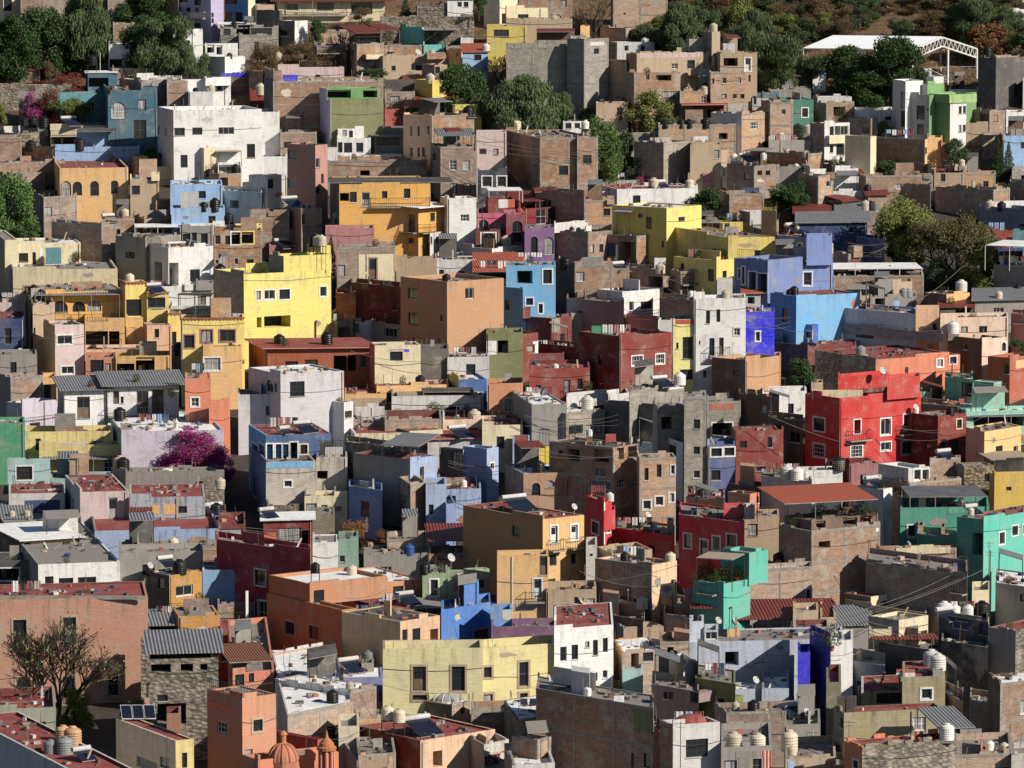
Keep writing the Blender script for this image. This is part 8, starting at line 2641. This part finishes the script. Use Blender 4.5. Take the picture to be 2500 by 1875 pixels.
# ------------------------------------------------ white roofed sports court and hoop
def court():
    T = lambda x, y, yb: atY(1875 + x / 3.53, y / 3.53, at(1875, yb / 3.53).y)
    Yn = at(1875, 790 / 3.53).y; P = lambda x, y, Y_: atY(1875 + x / 3.53, y / 3.53, Y_)
    a = R(30); A = P(1300, 440, Yn); A0 = P(1245, 432, Yn)
    # gable end: eave L at 1245, apex 1500, eave R at 1800, receding to the right
    g = Vector((math.cos(a), math.sin(a), 0)); v = Vector((-math.cos(R(20)), math.sin(R(20)), 0))
    EL = A0; W = solve(EL, g, 1875 + 1800 / 3.53); AP = EL + g * W * .46; ER = EL + g * W; AP.z = P(1500, 322, AP.y).z; ER.z = P(1800, 422, ER.y).z; EL.z = P(1245, 432, EL.y).z
    zav = (EL.z + ER.z) / 2; EL.z = ER.z = zav
    L = solve(EL, v, 1875 + 300 / 3.53); e = empty('sports_court_roof', (EL.x, EL.y, terr(EL.y)), 'long white metal gable roof with open truss end over a sports court', 'court roof')
    B = v * L; up = Vector((0, 0, .12)); mb = MB()
    mb.face([EL + up, AP + up, AP + B + up, EL + B + up], 'tin'); mb.face([AP + up, ER + up, ER + B + up, AP + B + up], 'tin'); mb.face([EL, EL + B, AP + B, AP], 'lgrey'); mb.face([AP, AP + B, ER + B, ER], 'lgrey')
    mb.face([EL, EL + up, EL + B + up, EL + B], 'white'); mb.obj('roof', e, e.location)
    for q in range(2):
        mb = MB(); o = B * (q * .5); dn = Vector((0, 0, -1.1))
        for s_, t_ in ((EL, AP), (AP, ER)):
            mb.tube(s_ + o, t_ + o, .13, .13, 'white', 4); mb.tube(s_ + o + dn, t_ + o + dn, .13, .13, 'white', 4); n = 8
            for i in range(n):
                p0, p1 = s_.lerp(t_, i / n), s_.lerp(t_, (i + .5) / n); p2 = s_.lerp(t_, (i + 1) / n); mb.tube(p0 + o, p1 + o + dn, .07, .07, 'white', 4); mb.tube(p1 + o + dn, p2 + o, .07, .07, 'white', 4)
        mb.obj('truss', e, e.location)
    for s_ in (EL, EL + g * W * .55, ER):
        for f in ((0, .33, .66, 1) if s_ is not EL + g else (0,)):
            if s_ is not EL and s_ is not ER and f > 0: continue
            c = s_ + B * f; mb = MB(); mb.tube((c.x, c.y, terr(c.y) - 1), (c.x, c.y, c.z), .14, .14, 'white', 6); mb.obj('post', e, e.location)
    mb = MB()
    for i in range(7):
        c = EL + g * W * (.3 + .1 * i); mb.tube((c.x, c.y, terr(c.y)), (c.x, c.y, zav - 2.2), .04, .04, 'grey', 4)
    for zz in (2.2, 4.0, 5.6): c, d = EL + g * W * .25, ER; mb.tube((c.x, c.y, zav - zz), (d.x, d.y, zav - zz), .04, .04, 'grey', 4)
    mb.obj('net_frame', e, e.location)
    c = P(1378, 620, EL.y + 2); e = empty('basketball_hoop', (c.x, c.y, terr(c.y)), 'white basketball backboard with orange rim on a steel frame under the court roof', 'basketball hoop')
    mb = MB(); mb.box((c.x - .5, c.y, c.z - .5), (1.0, .1, 0), (0, .06, 0), (0, 0, .95), 'white'); mb.obj('backboard', e, e.location)
    mb = MB(); mb.box((c.x - .16, c.y - .01, c.z - .3), (.36, .03, 0), (0, .02, 0), (0, 0, .28), 'black'); mb.obj('target_square', e, e.location)
    mb = MB()
    for i in range(12): an, a2 = i * .5236, (i + 1) * .5236; mb.tube((c.x + .22 * math.cos(an), c.y - .25 + .22 * math.sin(an), c.z - .35), (c.x + .22 * math.cos(a2), c.y - .25 + .22 * math.sin(a2), c.z - .35), .02, .02, 'org', 4)
    mb.obj('rim', e, e.location)
    mb = MB(); r_ = Vector((2.4, .6, 0))
    for dz in (-.35, .3): mb.tube((c.x + .3, c.y + .1, c.z + dz), (c.x + 2.4, c.y + .7, c.z - .8 + dz * .5), .05, .05, 'white', 4)
    for dx in (1.6, 2.5): mb.tube((c.x + dx, c.y + .7, c.z - .7), (c.x + dx, c.y + .7, terr(c.y)), .07, .07, 'white', 4)
    mb.obj('frame', e, e.location)
court()
# ------------------------------------------------ overhead cables
def cable(pts, label):
    mb = MB(); 
    for (A, B, sag) in pts:
        q = None
        for i in range(15):
            t = i / 14; p = A.lerp(B, t) - Vector((0, 0, sag * 4 * t * (1 - t)))
            if q is not None: mb.tube(q, p, .022, .022, 'grey', 3)
            q = p
    c = pts[0][0]; o = mb.obj('power_cable', None, c); o['label'] = label; o['category'] = 'cable'; o['group'] = 'overhead cables'
def px(x, y, X0, Y0, s, yb): return atY(X0 + x / s, Y0 + y / s, at(0, Y0 + yb / s).y)
for i, (a, b) in enumerate((((505, 495), (1400, 175)), ((505, 515), (1520, 180)), ((560, 530), (1660, 130)))):
    cable([(px(*a, 1875, 1350, 3.16, 1150), px(*b, 1875, 1350, 3.16, 900), .35)], ['upper', 'middle', 'lower'][i] + ' one of three pale cables sloping across the shaded brown brick wall')
for i, (a, b, X0, Y0, s, yb, n) in enumerate((((0, 1185), (310, 1270), 1875, 450, 3.53, 1700, 'royal blue lower house front'), ((0, 400), (860, 690), 1875, 900, 3.53, 1150, 'red corner house side wall'), ((680, 345), (1010, 280), 625, 1350, 3.16, 1300, 'brown orange corner house courtyard'),
        ((760, 130), (1380, 20), 1250, 900, 3.53, 700, 'dark red corner house left of the pale yellow one'), ((1680, 700), (1290, 1000), 1875, 450, 3.53, 1700, 'long lilac grey house window'), ((0, 100), (500, 210), 625, 1350, 3.16, 600, 'wine red house front'), ((930, 1000), (1500, 1080), 625, 1350, 3.16, 1700, 'khaki building long front'))):
    cable([(px(*a, X0, Y0, s, yb), px(*b, X0, Y0, s, yb), .3)], 'thin cable sagging before the ' + n)

r3 = random.Random(21); cand = [h for h in HOUSES if h.C.y < 520 and (h.xr - h.xl) > 45 and 30 < h.xc < 2470]; r3.shuffle(cand)
for h in cand[:34]:
    yt = ypix(Vector((h.C.x, h.C.y, h.zt))); x0, x1 = h.xl - r3.uniform(5, 60), h.xr + r3.uniform(0, 70); Y = min(h.C.y, (h.C + h.u * h.tR).y) - .4; ls = []
    for q in range(r3.choice([1, 2, 2, 3])):
        y0, y1 = yt + r3.uniform(-6, 45), yt + r3.uniform(-6, 45); ls.append((atY(x0, y0 + q * 4, Y), atY(x1, y1 + q * 3, Y), r3.uniform(.2, .8)))
    cable(ls, shorten('thin overhead cables crossing the ' + h.label, 15))
